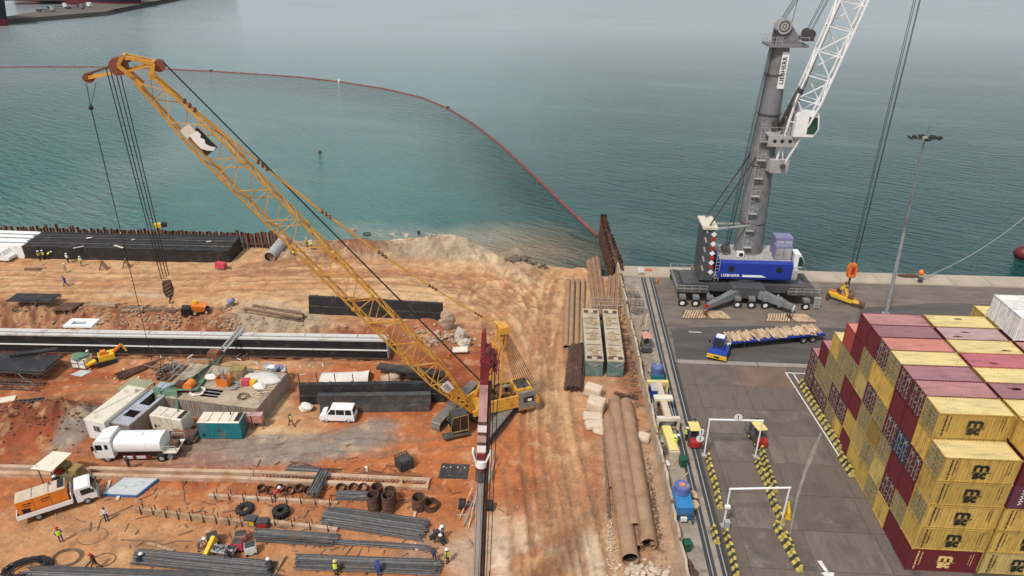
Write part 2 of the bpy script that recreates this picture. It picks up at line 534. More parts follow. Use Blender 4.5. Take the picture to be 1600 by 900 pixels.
Z += mound(975, 610, 2.4, 3.5, .7) + mound(1000, 470, 1.5, 6, .8) + mound(905, 425, 4, 2.6, .7)
Z += mound(640, 515, 16, 2.2, .6) * (YY > 83)
# trench that holds the long white topped caisson: bank behind it, narrow slot in front
tr_x = sstep(-19.5, -21.5, XX)
back = np.interp(_xs, [-130, -95, -80, -60, -48, -38, -22], [89.5, 89.0, 88.2, 87.5, 86.6, 85.6, 84.6])[None, :] + (fbm(XX * .5, YY * .2, 91) - .5) * 2.6
front = np.interp(_xs, [-130, -77, -50, -22], [73.2, 74.3, 75.6, 77.0])[None, :] + (fbm(XX * .6, YY * .3, 93) - .5) * .9
floor_ = sstep(front - .5, front + 1.2, YY) * (1 - sstep(back - 3.4, back + .2, YY)) * tr_x
Z = Z * (1 - floor_) + floor_ * (-2.3 + (FINE - .5) * .9)
bank = sstep(back - 4.2, back - 3.0, YY) * (1 - sstep(back, back + 1.6, YY)) * tr_x
Z += bank * ((np.abs(fbm(XX * .9, YY * .6, 55, 5, .6) - .5) * 3.2 - .5))
# tracks on the haul road
ROAD = [at(*q) for q in ((890, 1150), (868, 900), (850, 780), (838, 690), (835, 610), (838, 540), (815, 480), (745, 440), (640, 428), (480, 432), (300, 440), (120, 440), (-200, 440))]
rd, ra, rs_ = seg_dist(ROAD)
ROAD2 = [at(*q) for q in ((838, 600), (850, 520), (868, 460), (880, 428))]
rd2, ra2, rs2 = seg_dist(ROAD2)
trk = np.maximum(1 - sstep(2.5, 6.5, rd), (1 - sstep(2, 5, rd2)) * .9)
ruts = fbm(np.where(rd < rd2, rs_, rs2) * 1.3 + (rough - .5) * 2, np.where(rd < rd2, ra, ra2) * .06, 61, 4, .6)
rut2 = np.abs(fbm(np.where(rd < rd2, rs_, rs2) * .9 + (rough - .5) * 1.2, np.where(rd < rd2, ra, ra2) * .03, 67, 3, .5) - .5) * 2
Z = Z * (1 - .6 * trk) + trk * ((ruts - .5) * .36 - .16 * (1 - sstep(0, .16, rut2)))
# wheel tracks
TRACKS = [((905, 930), (880, 780), (862, 690), (850, 600), (835, 520), (800, 470), (730, 440), (620, 430), (450, 425), (200, 432), (-40, 425)),
          ((860, 930), (840, 780), (828, 680), (838, 600), (830, 530), (780, 480), (700, 455), (560, 445), (380, 448), (150, 455), (-40, 450)),
          ((935, 900), (905, 760), (882, 660), (872, 560), (870, 480), (880, 440)), ((820, 930), (815, 800), (800, 720), (770, 685), (700, 690), (600, 705)),
          ((790, 560), (800, 500), (770, 460), (700, 430), (640, 420), (560, 416)), ((845, 640), (855, 560), (830, 500), (800, 455), (810, 430), (850, 422)),
          ((760, 500), (720, 470), (740, 445), (800, 440), (840, 470), (826, 520)), ((645, 700), (540, 690), (400, 702), (250, 716), (60, 712), (-40, 705)),
          ((660, 680), (600, 660), (480, 692), (330, 712)), ((300, 440), (420, 418), (500, 408), (560, 402)), ((-40, 440), (200, 444), (380, 434), (560, 432), (700, 445)),
          ((880, 930), (868, 800), (850, 700), (842, 620), (846, 540)), ((300, 640), (180, 600), (90, 610), (-20, 640))]
TMASK = np.zeros(XX.shape)
for n_, tr_ in enumerate(TRACKS):
 P_ = [np.array(at(*p_)) for p_ in tr_]
 for _ in range(2):
  P_ = [P_[0]] + [q_ for a_, b_ in zip(P_[:-1], P_[1:]) for q_ in (a_ * .75 + b_ * .25, a_ * .25 + b_ * .75)] + [P_[-1]]
 d0, a0, s0 = seg_dist(P_)
 e_ = np.abs(np.abs(s0) - (.95 + .1 * (n_ % 3))) + (FINE - .5) * .25
 fade = .45 + .75 * vnoise(a0 * .08, s0 * 0 + n_, 500 + n_)
 tm = (1 - sstep(.2, .42, e_)) * fade
 TMASK = np.maximum(TMASK, tm)
 Z += (sstep(.3, .5, e_) * (1 - sstep(.5, .8, e_)) * .09 - tm * .10) * fade
# sandy flats by the slope into the water
Z += np.exp(-((XX - at(800, 450)[0]) / 9) ** 2 - ((YY - at(800, 450)[1]) / 7) ** 2) * (fbm(XX * .5, YY * .5, 99, 4, .6) - .5) * 1.3
# down into the water
Z = np.where(DSH > 0, Z - DSH * .62, Z)
Z = np.where((XX < -50.5) & (YY > 112.4), -5.0, Z)
# flat concrete pads near the wall
Z *= (1 - .85 * sstep(5.2, 6.4, XX) * (1 - sstep(104, 107, YY)))
WALLX = 11.05 + (100.4 - YY) * .0265
Z = np.where((XX > WALLX + .05) & (YY < 108), -1.2, Z)
def zat(x, y):
 i = min(max(int(round((x - GX0) / GS)), 0), Z.shape[1] - 1)
 j = min(max(int(round((y - GY0) / GS)), 0), Z.shape[0] - 1)
 return float(Z[j, i])
def on(px, py, dz=0.0):
 """a spot on the site's ground"""
 x, y = at(px, py)
 for _ in range(4):
  z = zat(x, y)
  x, y = at(px, py, z)
 return Vector((x, y, zat(x, y) + dz))
# colour of the soil itself
def K(r, g, b):
 return np.array([r, g, b])
ORANGE, RED, TAN, SAND, DARKRED, GRAVEL, BROWN, PALE, GREYSAND = K(.43, .136, .048), K(.31, .08, .034), K(.53, .30, .148), K(.64, .43, .24), K(.16, .045, .025), K(.26, .215, .185), K(.33, .185, .11), K(.68, .56, .41), K(.41, .34, .24)
far = sstep(74, 92, YY + WARPY * 1.2)
col = ORANGE[None, None] * (1 - far[..., None]) + TAN[None, None] * far[..., None]
def lay(mask, c):
 global col
 m = np.clip(mask, 0, 1)[..., None]
 col = col * (1 - m) + c[None, None] * m
med = fbm(XX * .13, YY * .13, 121, 5, .55)
med2 = fbm(XX * .3, YY * .3, 131, 5, .6)
lay(sstep(.5, .62, med) * .75 * (1 - far), RED)
lay(sstep(.54, .66, med2) * .5 * (1 - far), TAN * .75 + RED * .25)
lay(sstep(.56, .66, fbm(XX * .35, YY * .7, 311, 5, .62)) * .55, DARKRED * .8 + ORANGE * .35)
lay(sstep(.5, .72, med2) * .55 * far, BROWN * .5 + ORANGE * .5)
lay(sstep(.52, .7, 1 - med) * .5 * far, SAND)
# left foreground: sandy trampled soil
lay(blob(330, 850, 26, 6, .05, .6) * .48, TAN * .7 + ORANGE * .3)
lay(blob(120, 850, 12, 5, 0, .6) * .55, TAN)
lay(blob(250, 640, 16, 8, .4, .6) * .35, TAN)
lay(blob(560, 850, 10, 4) * .4, TAN * .7 + ORANGE * .3)
# earth banks
lay(bank * .95, RED * .62 + BROWN * .28)
lay(bank * sstep(.5, .64, fbm(XX * .9, YY * .5, 141, 5, .6)) * .75, SAND * .8 + ORANGE * .2)
lay(bank * sstep(.5, .38, fbm(XX * .9, YY * .5, 141, 5, .6)) * .8, DARKRED * 1.05)
lay(floor_ * (1 - bank) * .8, DARKRED * .6 + BROWN * .25)
lay(blob(250, 492, 20, 1.8, 0, .5) * .55, RED * .6 + BROWN * .4)
lay(blob(60, 480, 12, 2.2) * .4, BROWN)
lay(blob(215, 455, 7, 2.2, 0, .3) * .9, GREYSAND * 1.15)
lay(blob(440, 495, 9, 3.6, -.2, .4) * .85, GREYSAND)
lay(blob(700, 525, 8, 3.5) * .7, RED * .5 + TAN * .5)
lay(blob(620, 525, 12, 2.5) * .7, RED * .8 + BROWN * .2)
lay(blob(640, 455, 26, 4, -.05, .6) * .7, SAND)
lay(blob(250, 430, 22, 4, .0, .6) * .55, SAND)
lay(blob(60, 425, 14, 3) * .4, ORANGE * .6 + TAN * .4)
lay(blob(480, 425, 11, 2.6) * .6, BROWN * .7 + RED * .3)
lay(blob(560, 392, 6, 3.0, 0, .4) * .95, DARKRED * 1.15)
lay(blob(440, 415, 6, 4.0, .4, .4) * .8, DARKRED * .7 + BROWN * .5)
lay(blob(640, 405, 12, 3) * .75, BROWN * .8 + RED * .2)
berm = bw * (1 - sstep(5.5, 9.5, -DSH))
lay(berm * .75 * (1 - blob(560, 392, 7, 4, 0, .4)), PALE * .75 + GREYSAND * .2)
lay(berm * sstep(.5, .6, fbm(XX * .9 + YY * .5, YY * .12, 21)) * .6, GREYSAND * .5 + BROWN * .3)
lay(berm * sstep(.54, .64, fbm(XX * .5, YY * .6, 409, 5, .62)) * .7, BROWN * .6 + DARKRED * .3)
lay(berm * (1 - sstep(at(560, 370)[0], at(640, 370)[0], XX)) * .5, BROWN * .75)
lay(blob(730, 372, 6, 1.6, -.3) * .7, RED * .6 + TAN * .4)
lay(blob(815, 408, 4, 2.2) * .8, GREYSAND * .5)
lay(blob(690, 402, 10, 2.4, -.1) * .6, GREYSAND * .75)
# the haul road
lay(trk * .74, TAN * .9 + ORANGE * .1)
lay(trk * sstep(.5, .66, ruts) * .55, SAND * 1.03)
lay(trk * sstep(.48, .38, ruts) * .42, ORANGE * .5 + BROWN * .5)
lay(trk * (1 - sstep(.02, .14, rut2)) * .55, BROWN * .75 + RED * .2)
swirl = fbm(XX * .5 + (med2 - .5) * 6, YY * .22, 171, 4, .6)
lay(blob(790, 465, 12, 9, .4, .5) * sstep(.5, .62, swirl) * .65, BROWN * .7 + ORANGE * .3)
lay(blob(790, 465, 12, 9, .4, .5) * sstep(.5, .38, swirl) * .55, SAND)
lay(blob(880, 650, 4.5, 11, 0, .5) * .55, SAND)
lay(blob(950, 880, 3, 5, 0, .6) * .7, PALE)
lay(blob(800, 870, 4.5, 6, .1, .6) * sstep(.42, .6, med2) * .8, PALE * .85 + ORANGE * .15)
lay(blob(790, 720, 4.6, 9.0, .2, .5) * .85, ORANGE * 1.03)
lay(blob(800, 740, 3, 5, .2, .6) * sstep(.5, .64, med2) * .7, DARKRED * .6 + ORANGE * .5)
lay(blob(640, 700, 13, 5, 0, .6) * .75, ORANGE * 1.1 + TAN * .05)
lay(blob(920, 600, 3.6, 7) * .35, RED * .4 + TAN * .6)
lay(blob(930, 665, 2.4, 3.4) * .7, RED * .5 + ORANGE * .5)
lay(sstep(4.4, 6.2, XX) * (1 - sstep(84, 92, YY)) * .85, BROWN * .85 + TAN * .33)
lay(blob(1000, 590, 3.6, 7, 0, .4) * .85, RED * .55 + BROWN * .4)
lay(sstep(9.6, 10.2, XX) * (1 - sstep(62, 66, YY)) * .85, K(.43, .285, .19))
lay(TMASK * .62, BROWN * .7 + ORANGE * .15)
# mounds of red spoil and gravel hardstanding
lay(blob(70, 662, 10, 4.4, .15, .35) * .95, DARKRED * 1.08 + RED * .12)
lay(blob(70, 665, 9, 4, .1, .4) * sstep(.52, .64, FINE) * .5, TAN * .6)
lay(blob(60, 705, 12, 2.0) * .7, RED * 1.05)
lay(blob(400, 640, 3.6, 5.5, .1, .4) * .85, SAND * .95)
lay(blob(432, 690, 4.5, 2.6, 0, .4) * .95, SAND * 1.0)
lay(blob(480, 655, 3, 3.5) * .6, SAND * .7 + ORANGE * .3)
lay(blob(150, 662, 2.0, 6.0, -.3, .25, .3) * .95, GRAVEL)
lay(blob(500, 696, 9, 2.5, .12, .3, .6) * .9, GRAVEL)
lay(blob(570, 680, 4.5, 2.0, .5, .3, .5) * .85, GRAVEL)
lay(blob(370, 705, 7, 2.0, .0, .4, .5) * .85, GRAVEL * .95 + ORANGE * .06)
lay(blob(250, 712, 9, 1.4, .0, .4, .5) * .6, RED * .5 + GRAVEL * .5)
lay(blob(400, 560, 8, 2.4) * .55, SAND)
lay(blob(300, 565, 14, 2.0) * .4, TAN)
lay(blob(660, 870, 2, 1.6) * .5, GRAVEL * 1.3)
lay(blob(745, 860, 2.2, 3.5, 0, .5) * .55, PALE * .6 + GRAVEL * .5)
# speckle of stones and damp
lay(sstep(.60, .72, FINE) * .35, SAND)
lay(sstep(.40, .30, FINE) * .4, BROWN * .6)
lay(np.clip(DSH / 3 + .4, 0, 1) * (XX > -52) * .6, PALE * .8)
ny, nx = XX.shape
g_v = np.stack([XX, YY, Z], -1).reshape(-1, 3).astype(np.float32)
ii = np.arange(ny * nx).reshape(ny, nx)
g_f = np.stack([ii[:-1, :-1], ii[:-1, 1:], ii[1:, 1:], ii[1:, :-1]], -1).reshape(-1, 4)
me = bpy.data.meshes.new('ground')
me.vertices.add(len(g_v))
me.vertices.foreach_set('co', g_v.ravel())
me.loops.add(g_f.size)
me.loops.foreach_set('vertex_index', g_f.ravel().astype(np.int32))
me.polygons.add(len(g_f))
me.polygons.foreach_set('loop_start', np.arange(0, g_f.size, 4, dtype=np.int32))
me.update()
me.validate()
ca = me.color_attributes.new('soil', 'FLOAT_COLOR', 'POINT')
ca.data.foreach_set('color', np.concatenate([np.clip(col, .01, .8), np.ones((ny, nx, 1))], -1).astype(np.float32).ravel())
me.shade_smooth()
gm = bpy.data.materials.new('soil')
gm.use_nodes = True
t = gm.node_tree
N, L = t.nodes, t.links
b = N['Principled BSDF']
b.inputs['Roughness'].default_value = .95
b.inputs['Specular IOR Level'].default_value = .15
at_ = N.new('ShaderNodeAttribute')
at_.attribute_name = 'soil'
geo = N.new('ShaderNodeNewGeometry')
def tex(scale, detail=6, rough_=.65, src=None):
 n = N.new('ShaderNodeTexNoise')
 n.inputs['Scale'].default_value = scale
 n.inputs['Detail'].default_value = detail
 n.inputs['Roughness'].default_value = rough_
 L.new(src or geo.outputs['Position'], n.inputs['Vector'])
 return n.outputs[0]
def mrange(v, a, b_, c, d):
 r = N.new('ShaderNodeMapRange')
 for i, q in enumerate((a, b_, c, d)):
  r.inputs[i + 1].default_value = q
 L.new(v, r.inputs[0])
 return r.outputs[0]
s1 = mrange(tex(.55), .3, .7, .76, 1.2)
s2 = mrange(tex(3.2, 8, .7), .3, .7, .82, 1.14)
mm_ = N.new('ShaderNodeMath')
mm_.operation = 'MULTIPLY'
L.new(s1, mm_.inputs[0])
L.new(s2, mm_.inputs[1])
sc_ = N.new('ShaderNodeVectorMath')
sc_.operation = 'SCALE'
L.new(at_.outputs['Color'], sc_.inputs[0])
L.new(mm_.outputs[0], sc_.inputs[3])
mxs = N.new('ShaderNodeMixRGB')
L.new(mrange(tex(1.4, 9, .75), .60, .72, 0, .4), mxs.inputs[0])
L.new(sc_.outputs[0], mxs.inputs[1])
mxs.inputs[2].default_value = (.5, .36, .23, 1)
L.new(mxs.outputs[0], b.inputs['Base Color'])
bp = N.new('ShaderNodeBump')
bp.inputs['Strength'].default_value = .7
bp.inputs['Distance'].default_value = .25
L.new(tex(1.8, 8, .7), bp.inputs['Height'])
L.new(bp.outputs[0], b.inputs['Normal'])
me.materials.append(gm)
g = bpy.data.objects.new('ground', me)
C.objects.link(g)
struct(g)
# land beyond the frame: one wide sheet under and behind the camera
fm = MB()
fm.add([(-900, -900, -.45), (900, -900, -.45), (900, 18.2, -.45), (-900, 18.2, -.45)], [(0, 1, 2, 3)])
fm.add([(-900, 18.2, -.45), (-134.9, 18.2, -.45), (-134.9, 112.4, -.45), (-900, 112.4, -.45)], [(0, 1, 2, 3)])
struct(fm.build('terrain', mat('far_soil', (.42, .2, .1), .95, var=.25, scale=.1)))
# ================================================================== WATER
wm = bpy.data.materials.new('sea_water')
wm.use_nodes = True
t = wm.node_tree
N, L = t.nodes, t.links
b = N['Principled BSDF']
geo = N.new('ShaderNodeNewGeometry')
b.inputs['IOR'].default_value = 1.33
sep = N.new('ShaderNodeSeparateXYZ')
L.new(geo.outputs['Position'], sep.inputs[0])
def dist_to(x, y, sx, sy):
 v = N.new('ShaderNodeVectorMath')
 v.operation = 'SUBTRACT'
 L.new(geo.outputs['Position'], v.inputs[0])
 v.inputs[1].default_value = (x, y, WATER_Z)
 q = N.new('ShaderNodeVectorMath')
 q.operation = 'DIVIDE'
 L.new(v.outputs[0], q.inputs[0])
 q.inputs[1].default_value = (sx, sy, 1000)
 l = N.new('ShaderNodeVectorMath')
 l.operation = 'LENGTH'
 L.new(q.outputs[0], l.inputs[0])
 return l.outputs['Value']
def mth(op, a, b_):
 m_ = N.new('ShaderNodeMath')
 m_.operation = op
 for i, q in enumerate((a, b_)):
  if isinstance(q, (int, float)):
   m_.inputs[i].default_value = q
  else:
   L.new(q, m_.inputs[i])
 return m_.outputs[0]
def mixc(fac, a, c):
 m_ = N.new('ShaderNodeMixRGB')
 L.new(fac, m_.inputs[0])
 if isinstance(a, tuple):
  m_.inputs[1].default_value = (*a, 1)
 else:
  L.new(a, m_.inputs[1])
 m_.inputs[2].default_value = (*c, 1)
 return m_.outputs[0]
big = tex(.022, 6, .6)
mid = tex(.06, 6, .65)
mpn = N.new('ShaderNodeMapping')
mpn.vector_type = 'TEXTURE'
mpn.inputs['Rotation'].default_value = (0, 0, -.25)
mpn.inputs['Scale'].default_value = (80, 20, 1)
L.new(geo.outputs['Position'], mpn.inputs[0])
stre = tex(1.0, 7, .62, mpn.outputs[0])
# milky green water held inside the boom, darker teal outside it
c0 = mixc(mrange(mth('ADD', sep.outputs[0], mth('MULTIPLY', big, 60)), -10, 45, 0, 1), (.062, .178, .165), (.018, .104, .098))
c0 = mixc(mrange(sep.outputs[1], 140, 470, 0, .92), c0, (.30, .35, .37))  # far water's base colour paled to stand in for reflected sky
c0 = mixc(mrange(stre, .52, .66, 0, .38), c0, (.18, .26, .25))
# silt cloud at the tip of the fill
silt = mth('ADD', dist_to(-7, 121, 21, 15), mth('MULTIPLY', mth('SUBTRACT', mid, .5), 1.1))
c0 = mixc(mrange(silt, 1.05, .25, 0, .92), c0, (.33, .255, .165))
silt2 = mth('ADD', dist_to(-26, 126, 26, 9), mth('MULTIPLY', mth('SUBTRACT', mid, .5), 1.4))
c0 = mixc(mrange(silt2, 1.0, .3, 0, .5), c0, (.34, .36, .29))
silt3 = mth('ADD', dist_to(-105, 170, 22, 60), mth('MULTIPLY', mth('SUBTRACT', stre, .5), 3.0))
c0 = mixc(mrange(silt3, 1.0, .2, 0, .45), c0, (.25, .31, .28))
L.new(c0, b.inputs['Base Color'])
b.inputs['Roughness'].default_value = .06
# ripples: long crests running a little down to the right, calmer in the lee and far out
mpw = N.new('ShaderNodeMapping')
mpw.vector_type = 'TEXTURE'
mpw.inputs['Rotation'].default_value = (0, 0, -.5)
mpw.inputs['Scale'].default_value = (5.5, 1.5, 1)
L.new(geo.outputs['Position'], mpw.inputs[0])
w1 = tex(1.0, 5, .55, mpw.outputs[0])
mpw2 = N.new('ShaderNodeMapping')
mpw2.vector_type = 'TEXTURE'
mpw2.inputs['Rotation'].default_value = (0, 0, -.15)
mpw2.inputs['Scale'].default_value = (2.2, .75, 1)
L.new(geo.outputs['Position'], mpw2.inputs[0])
w2 = tex(1.0, 4, .6, mpw2.outputs[0])
hh = mth('ADD', mth('MULTIPLY', w1, .75), mth('MULTIPLY', w2, .3))
calm = mrange(mth('ADD', sep.outputs[0], mth('MULTIPLY', mid, 40)), -20, 45, .75, 1.5)
calm2 = mrange(mth('ADD', sep.outputs[1], mth('MULTIPLY', stre, 220)), 280, 560, 1.0, .3)
bp = N.new('ShaderNodeBump')
bp.inputs['Distance'].default_value = 4.5
L.new(mth('MULTIPLY', calm, calm2), bp.inputs['Strength'])
L.new(hh, bp.inputs['Height'])
L.new(bp.outputs[0], b.inputs['Normal'])
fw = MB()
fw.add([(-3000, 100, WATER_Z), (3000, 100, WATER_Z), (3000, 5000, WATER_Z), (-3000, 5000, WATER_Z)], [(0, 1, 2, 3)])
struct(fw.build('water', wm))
# ================================================================== QUAY AND YARD
asphalt = mat('asphalt', (.088, .079, .075), .9, var=.22, scale=.35, dirt=(.13, .11, .095), damt=.3, dscale=.5, bump=.1, bscale=12, streak=(.25, 1.2, 1))
apron_m = mat('apron', (.18, .142, .115), .9, var=.2, scale=.4, dirt=(.10, .085, .075), damt=.36, dscale=.5, bump=.1, bscale=10, streak=(.3, 1.0, 1))
yard_m = mat('yard_base', (.07, .062, .056), .9, var=.2)
kerb_m = mat('kerb', (.29, .25, .215), .9, var=.15)
groove_m = mat('rail_groove', (.05, .048, .048), .8, var=.2, scale=2)
strip_m = mat('strip', (.3, .25, .21), .9, var=.2, scale=.7, dirt=(.14, .12, .1), damt=.35, dscale=.5)
WX = lambda y: 11.05 + (100.4 - y) * .0265          # line of the boundary wall
q = MB()
q.add([(11.3, 104.8, 0), (11.3, 76, 0), (13.2, 40, 0), (14.5, -40, 0), (140, -40, 0), (140, 104.8, 0)], [(0, 1, 2, 3, 4, 5)])
q.add([(11.3, 104.8, -8), (140, 104.8, -8), (140, 104.8, 0), (11.3, 104.8, 0)], [(0, 1, 2, 3)])
struct(q.build('yard', yard_m))
q = MB().span(11.4, 138, 78.9, 104.6, -.2, .010)
apron = struct(q.build('quay_apron', apron_m))
q = MB()
q.add([(16.9, 79.6, .016), (138, 79.6, .016), (138, 90.2, .016), (60, 90.0, .016), (30, 89.4, .016), (23, 88.8, .016), (17.3, 87.9, .016)], [(0, 1, 2, 3, 4, 5, 6)])
struct(q.build('road', asphalt))
q = MB()
q.add([(47, 96.0, .016), (60, 98.5, .016), (138, 99.5, .016), (138, 90.4, .016), (60, 90.2, .016), (44, 90.0, .016)], [(5, 4, 3, 2, 1, 0)])
struct(q.build('road', asphalt))
q = MB()
q.span(11.3, 138, 104.5, 108.5, -8, .16)
cap = struct(q.build('quay_edge', 'tan_concrete'))
rr = random.Random(3)
x = 11.5
me_cap = MB().span(0, 5.9, 0, 3.7, 0, .06).mesh('cap_slab', [M['tan_concrete']])
while x < 120:
 put(me_cap, 'cap_slab', cap, (x, 104.65, .16 + rr.uniform(-.015, .02)))
 x += 5.98
# rail tracks let into the apron
for x0, x1 in ((15.0, 15.22), (16.35, 16.2)):
 q = MB()
 q.add([(x0 - .34, 104.6, .022), (x0 + .34, 104.6, .022), (x1 + .34, -38, .022), (x1 - .34, -38, .022)], [(3, 2, 1, 0)])
 rt = struct(q.build('rail_track', groove_m))
 q = MB().add([(x0 - .05, 104.6, .034), (x0 + .05, 104.6, .034), (x1 + .05, -38, .034), (x1 - .05, -38, .034)], [(3, 2, 1, 0)])
 q.build('rail', 'galv', rt)
q = MB()
q.add([(15.36, 104.6, .017), (15.98, 104.6, .017), (15.86, -38, .017), (15.57, -38, .017)], [(3, 2, 1, 0)])
struct(q.build('pavement', strip_m))
# concrete slabs of the yard
slab_ms = [mat('slab_a', (.15, .118, .098), .9, var=.2, scale=.45, dirt=(.085, .074, .067), damt=.36, dscale=.45, bump=.08, streak=(1.1, .3, 1)),
           mat('slab_b', (.168, .135, .113), .9, var=.2, scale=.5, dirt=(.10, .085, .075), damt=.33, dscale=.45, bump=.08, streak=(1.1, .35, 1)),
           mat('slab_c', (.13, .107, .093), .9, var=.22, scale=.4, dirt=(.22, .19, .16), damt=.22, dscale=.3, bump=.08),
           mat('slab_d', (.17, .113, .086), .9, var=.22, scale=.4, dirt=(.23, .125, .09), damt=.3, dscale=.22, bump=.08)]
yard = struct(bpy.data.objects.new('concrete_yard', None))
C.objects.link(yard)
xe = [16.78, 18.6, 24.6, 31.2, 38.2, 45.4, 52.6, 60, 68]
y = 78.6
row = 0
while y > 26:
 d = 4.75
 for k in range(len(xe) - 1):
  if k > 3 and y < 60:
   continue
  off = ((row * 37) % 5 - 2) * .12 if k > 1 else 0
  x0, x1 = xe[k] + .02 + (off if k > 1 else 0), xe[k + 1] - .02 + (((row * 37) % 5 - 2) * .12 if k > 0 else 0)
  m_ = slab_ms[3] if (k == 2 and row in (0, 9)) or (k == 3 and row == 7) else slab_ms[(row * 3 + k * 5 + (row * k) % 3) % 3]
  s_ = MB().span(x0, x1, y - d + .025, y - .025, -.05, .05 + rr.uniform(-.008, .008))
  s_.build('concrete_slab', m_, yard)
 y -= d
 row += 1
for x0, x1 in ((17.0, 27.4), (27.6, 39), (39.2, 52), (52.2, 70)):
 struct(MB().span(x0, x1, 78.7, 79.55, -.1, .07).build('kerb', kerb_m))
# painted lines
q = MB()
lw = .16
q.span(30.6, 38, 77.2, 77.2 + lw, .062, .066)
q.add([(30.6, 77.2, .0665), (30.6 + lw, 77.2, .0665), (32.0 + lw, 58.5, .0665), (32.0, 58.5, .0665)], [(3, 2, 1, 0)])
q.add([(31.5, 77.2, .0665), (31.5 + lw, 77.2, .0665), (31.75 + lw, 72.4, .0665), (31.75, 72.4, .0665)], [(3, 2, 1, 0)])
struct(q.build('road_marking', 'road_white'))
x, y = at(1288, 890)
q = MB()
q.add([(x - .35, y + .9, .0665), (x + .05, y + .95, .0665), (x + .28, y - .3, .0665), (x + .75, y - .35, .0665), (x + .3, y - 1.3, .0665), (x - .5, y - .45, .0665), (x - .02, y - .3, .0665)], [(6, 5, 4, 3, 2, 1, 0)])
struct(q.build('road_arrow', 'road_white'))
q = MB()
x, y = at(1086, 519)
q.span(x - .9, x + .9, y - .08, y + .08, .018, .022)
struct(q.build('road_marking', 'road_white'))
# pale spilled dust track across the yard
pts = [at(*p_) for p_ in ((1283, 678), (1272, 705), (1258, 740), (1247, 775), (1238, 815), (1232, 850))]
q = MB()
vs = []
for i, p_ in enumerate(pts):
 wd = (.15, .3, .22, .16, .1, .06)[i]
 vs += [(p_[0] - wd, p_[1], .0665), (p_[0] + wd * .8, p_[1] + .1, .0665)]
q.add(vs, [(2 * i, 2 * i + 2, 2 * i + 3, 2 * i + 1) for i in range(5)])
struct(q.build('dust_streak', mat('dust_streak', (.25, .22, .195), .95, var=.3, scale=1.5)))
# loading bay strip to the left of the rails
q = MB()
q.add([(11.6, 104.4, .018), (14.6, 104.4, .018), (14.85, -38, .018), (14.0, -38, .018), (12.9, 50, .018), (11.9, 80, .018)], [(5, 4, 3, 2, 1, 0)])
struct(q.build('pavement', strip_m))
# boundary wall between the fill and the quay: earth-stained panels on a footing
wall = thing('boundary_wall', 'long earth-stained panel wall between the sandy site and the quay rails', 'wall')
y = 107.0
i = 0
rr = random.Random(11)
while y > 30:
 ln = rr.uniform(4.6, 5.4)
 y2 = y - ln
 x0, x1 = WX(y) + rr.uniform(-.06, .06), WX(y2) + rr.uniform(-.06, .06)
 h0, h1 = 1.5 + rr.uniform(-.2, .35), 1.5 + rr.uniform(-.2, .35)
 q = MB()
 n = 7
 vs = []
 for k in range(n + 1):
  f = k / n
  xx, yy, h = x0 + (x1 - x0) * f + rr.uniform(-.07, .07), y + (y2 + .03 - y) * f, h0 + (h1 - h0) * f + rr.uniform(-.09, .09)
  vs += [(xx - .35, yy, -.5), (xx - .12, yy, h), (xx + .12, yy, h), (xx + .2, yy, -.5)]
 fs = []
 for k in range(n):
  o = 4 * k
  fs += [(o + j, o + j + 1, o + j + 5, o + j + 4) for j in range(3)]
 fs += [(3, 2, 1, 0), (4 * n, 4 * n + 1, 4 * n + 2, 4 * n + 3)]
 q.add(vs, fs)
 q.build('panel', 'earth_wall', wall)
 q = MB().box((x0 + .02, y, .8), (.3, .16, 2.0))
 q.build('post', 'old_wood', wall)
 y = y2
 i += 1
# ================================================================== FAR QUAY WITH SHIPS
fq = MB()
A = [at(*p_, -1) for p_ in ((-60, 40), (20, 32), (60, 29), (120, 24), (165, 20), (182, 16))]
vs = []
for a in A:
 vs += [(a[0], a[1], -6), (a[0], a[1], 0), (a[0] - 20, a[1] + 260, 0)]
fq.add(vs, [f for i in range(len(A) - 1) for f in ((3 * i, 3 * i + 3, 3 * i + 4, 3 * i + 1), (3 * i + 1, 3 * i + 4, 3 * i + 5, 3 * i + 2))])
fq.add([(A[-1][0], A[-1][1], -6), (A[-1][0] - 20, A[-1][1] + 260, -6), (A[-1][0] - 20, A[-1][1] + 260, 0), (A[-1][0], A[-1][1], 0)], [(0, 1, 2, 3)])
struct(fq.build('far_quay', mat('far_quay', (.12, .105, .095), .9, var=.2, scale=.05)))
def ship(name, label, bow, stern, width, h):
 """hull with flared bow, boot top and deck house"""
 r = thing(name, label, 'ship', (bow[0], bow[1], WATER_Z), heading(bow, stern))
 ln = math.hypot(stern[0] - bow[0], stern[1] - bow[1])
 sec = [(0, .05), (4, .35), (12, .8), (24, 1), (ln - 8, 1), (ln, .8)]
 for nm, z0, z1, s0, s1, m_ in (('boot_top', -1, 4.2, .86, .9, 'hull_red'), ('hull', 4.2, h, .9, 1, 'hull')):
  q = MB()
  vs = []
  for xx, k in sec:
   fl = 5 * (1 - min(1, xx / 20))
   wb, wt = width / 2 * k * s0, width / 2 * k * s1
   vs += [(xx - fl * (z0 / h), -wb, z0), (xx - fl * (z1 / h), -wt, z1), (xx - fl * (z1 / h), wt, z1), (xx - fl * (z0 / h), wb, z0)]
  fs = []
  for i in range(len(sec) - 1):
   o = 4 * i
   fs += [(o, o + 4, o + 5, o + 1), (o + 1, o + 5, o + 6, o + 2), (o + 2, o + 6, o + 7, o + 3)]
  fs += [(0, 1, 2, 3), tuple(4 * (len(sec) - 1) + j for j in (3, 2, 1, 0))]
  q.add(vs, fs)
  q.build(nm, m_, r)
 MB().span(ln * .5, ln * .9, -width * .4, width * .4, h, h + 12).build('deck_house', 'white_paint', r)
 MB().cyl((16, 0, h), (16, 0, h + 14), .6).build('foremast', 'galv', r)
 return r
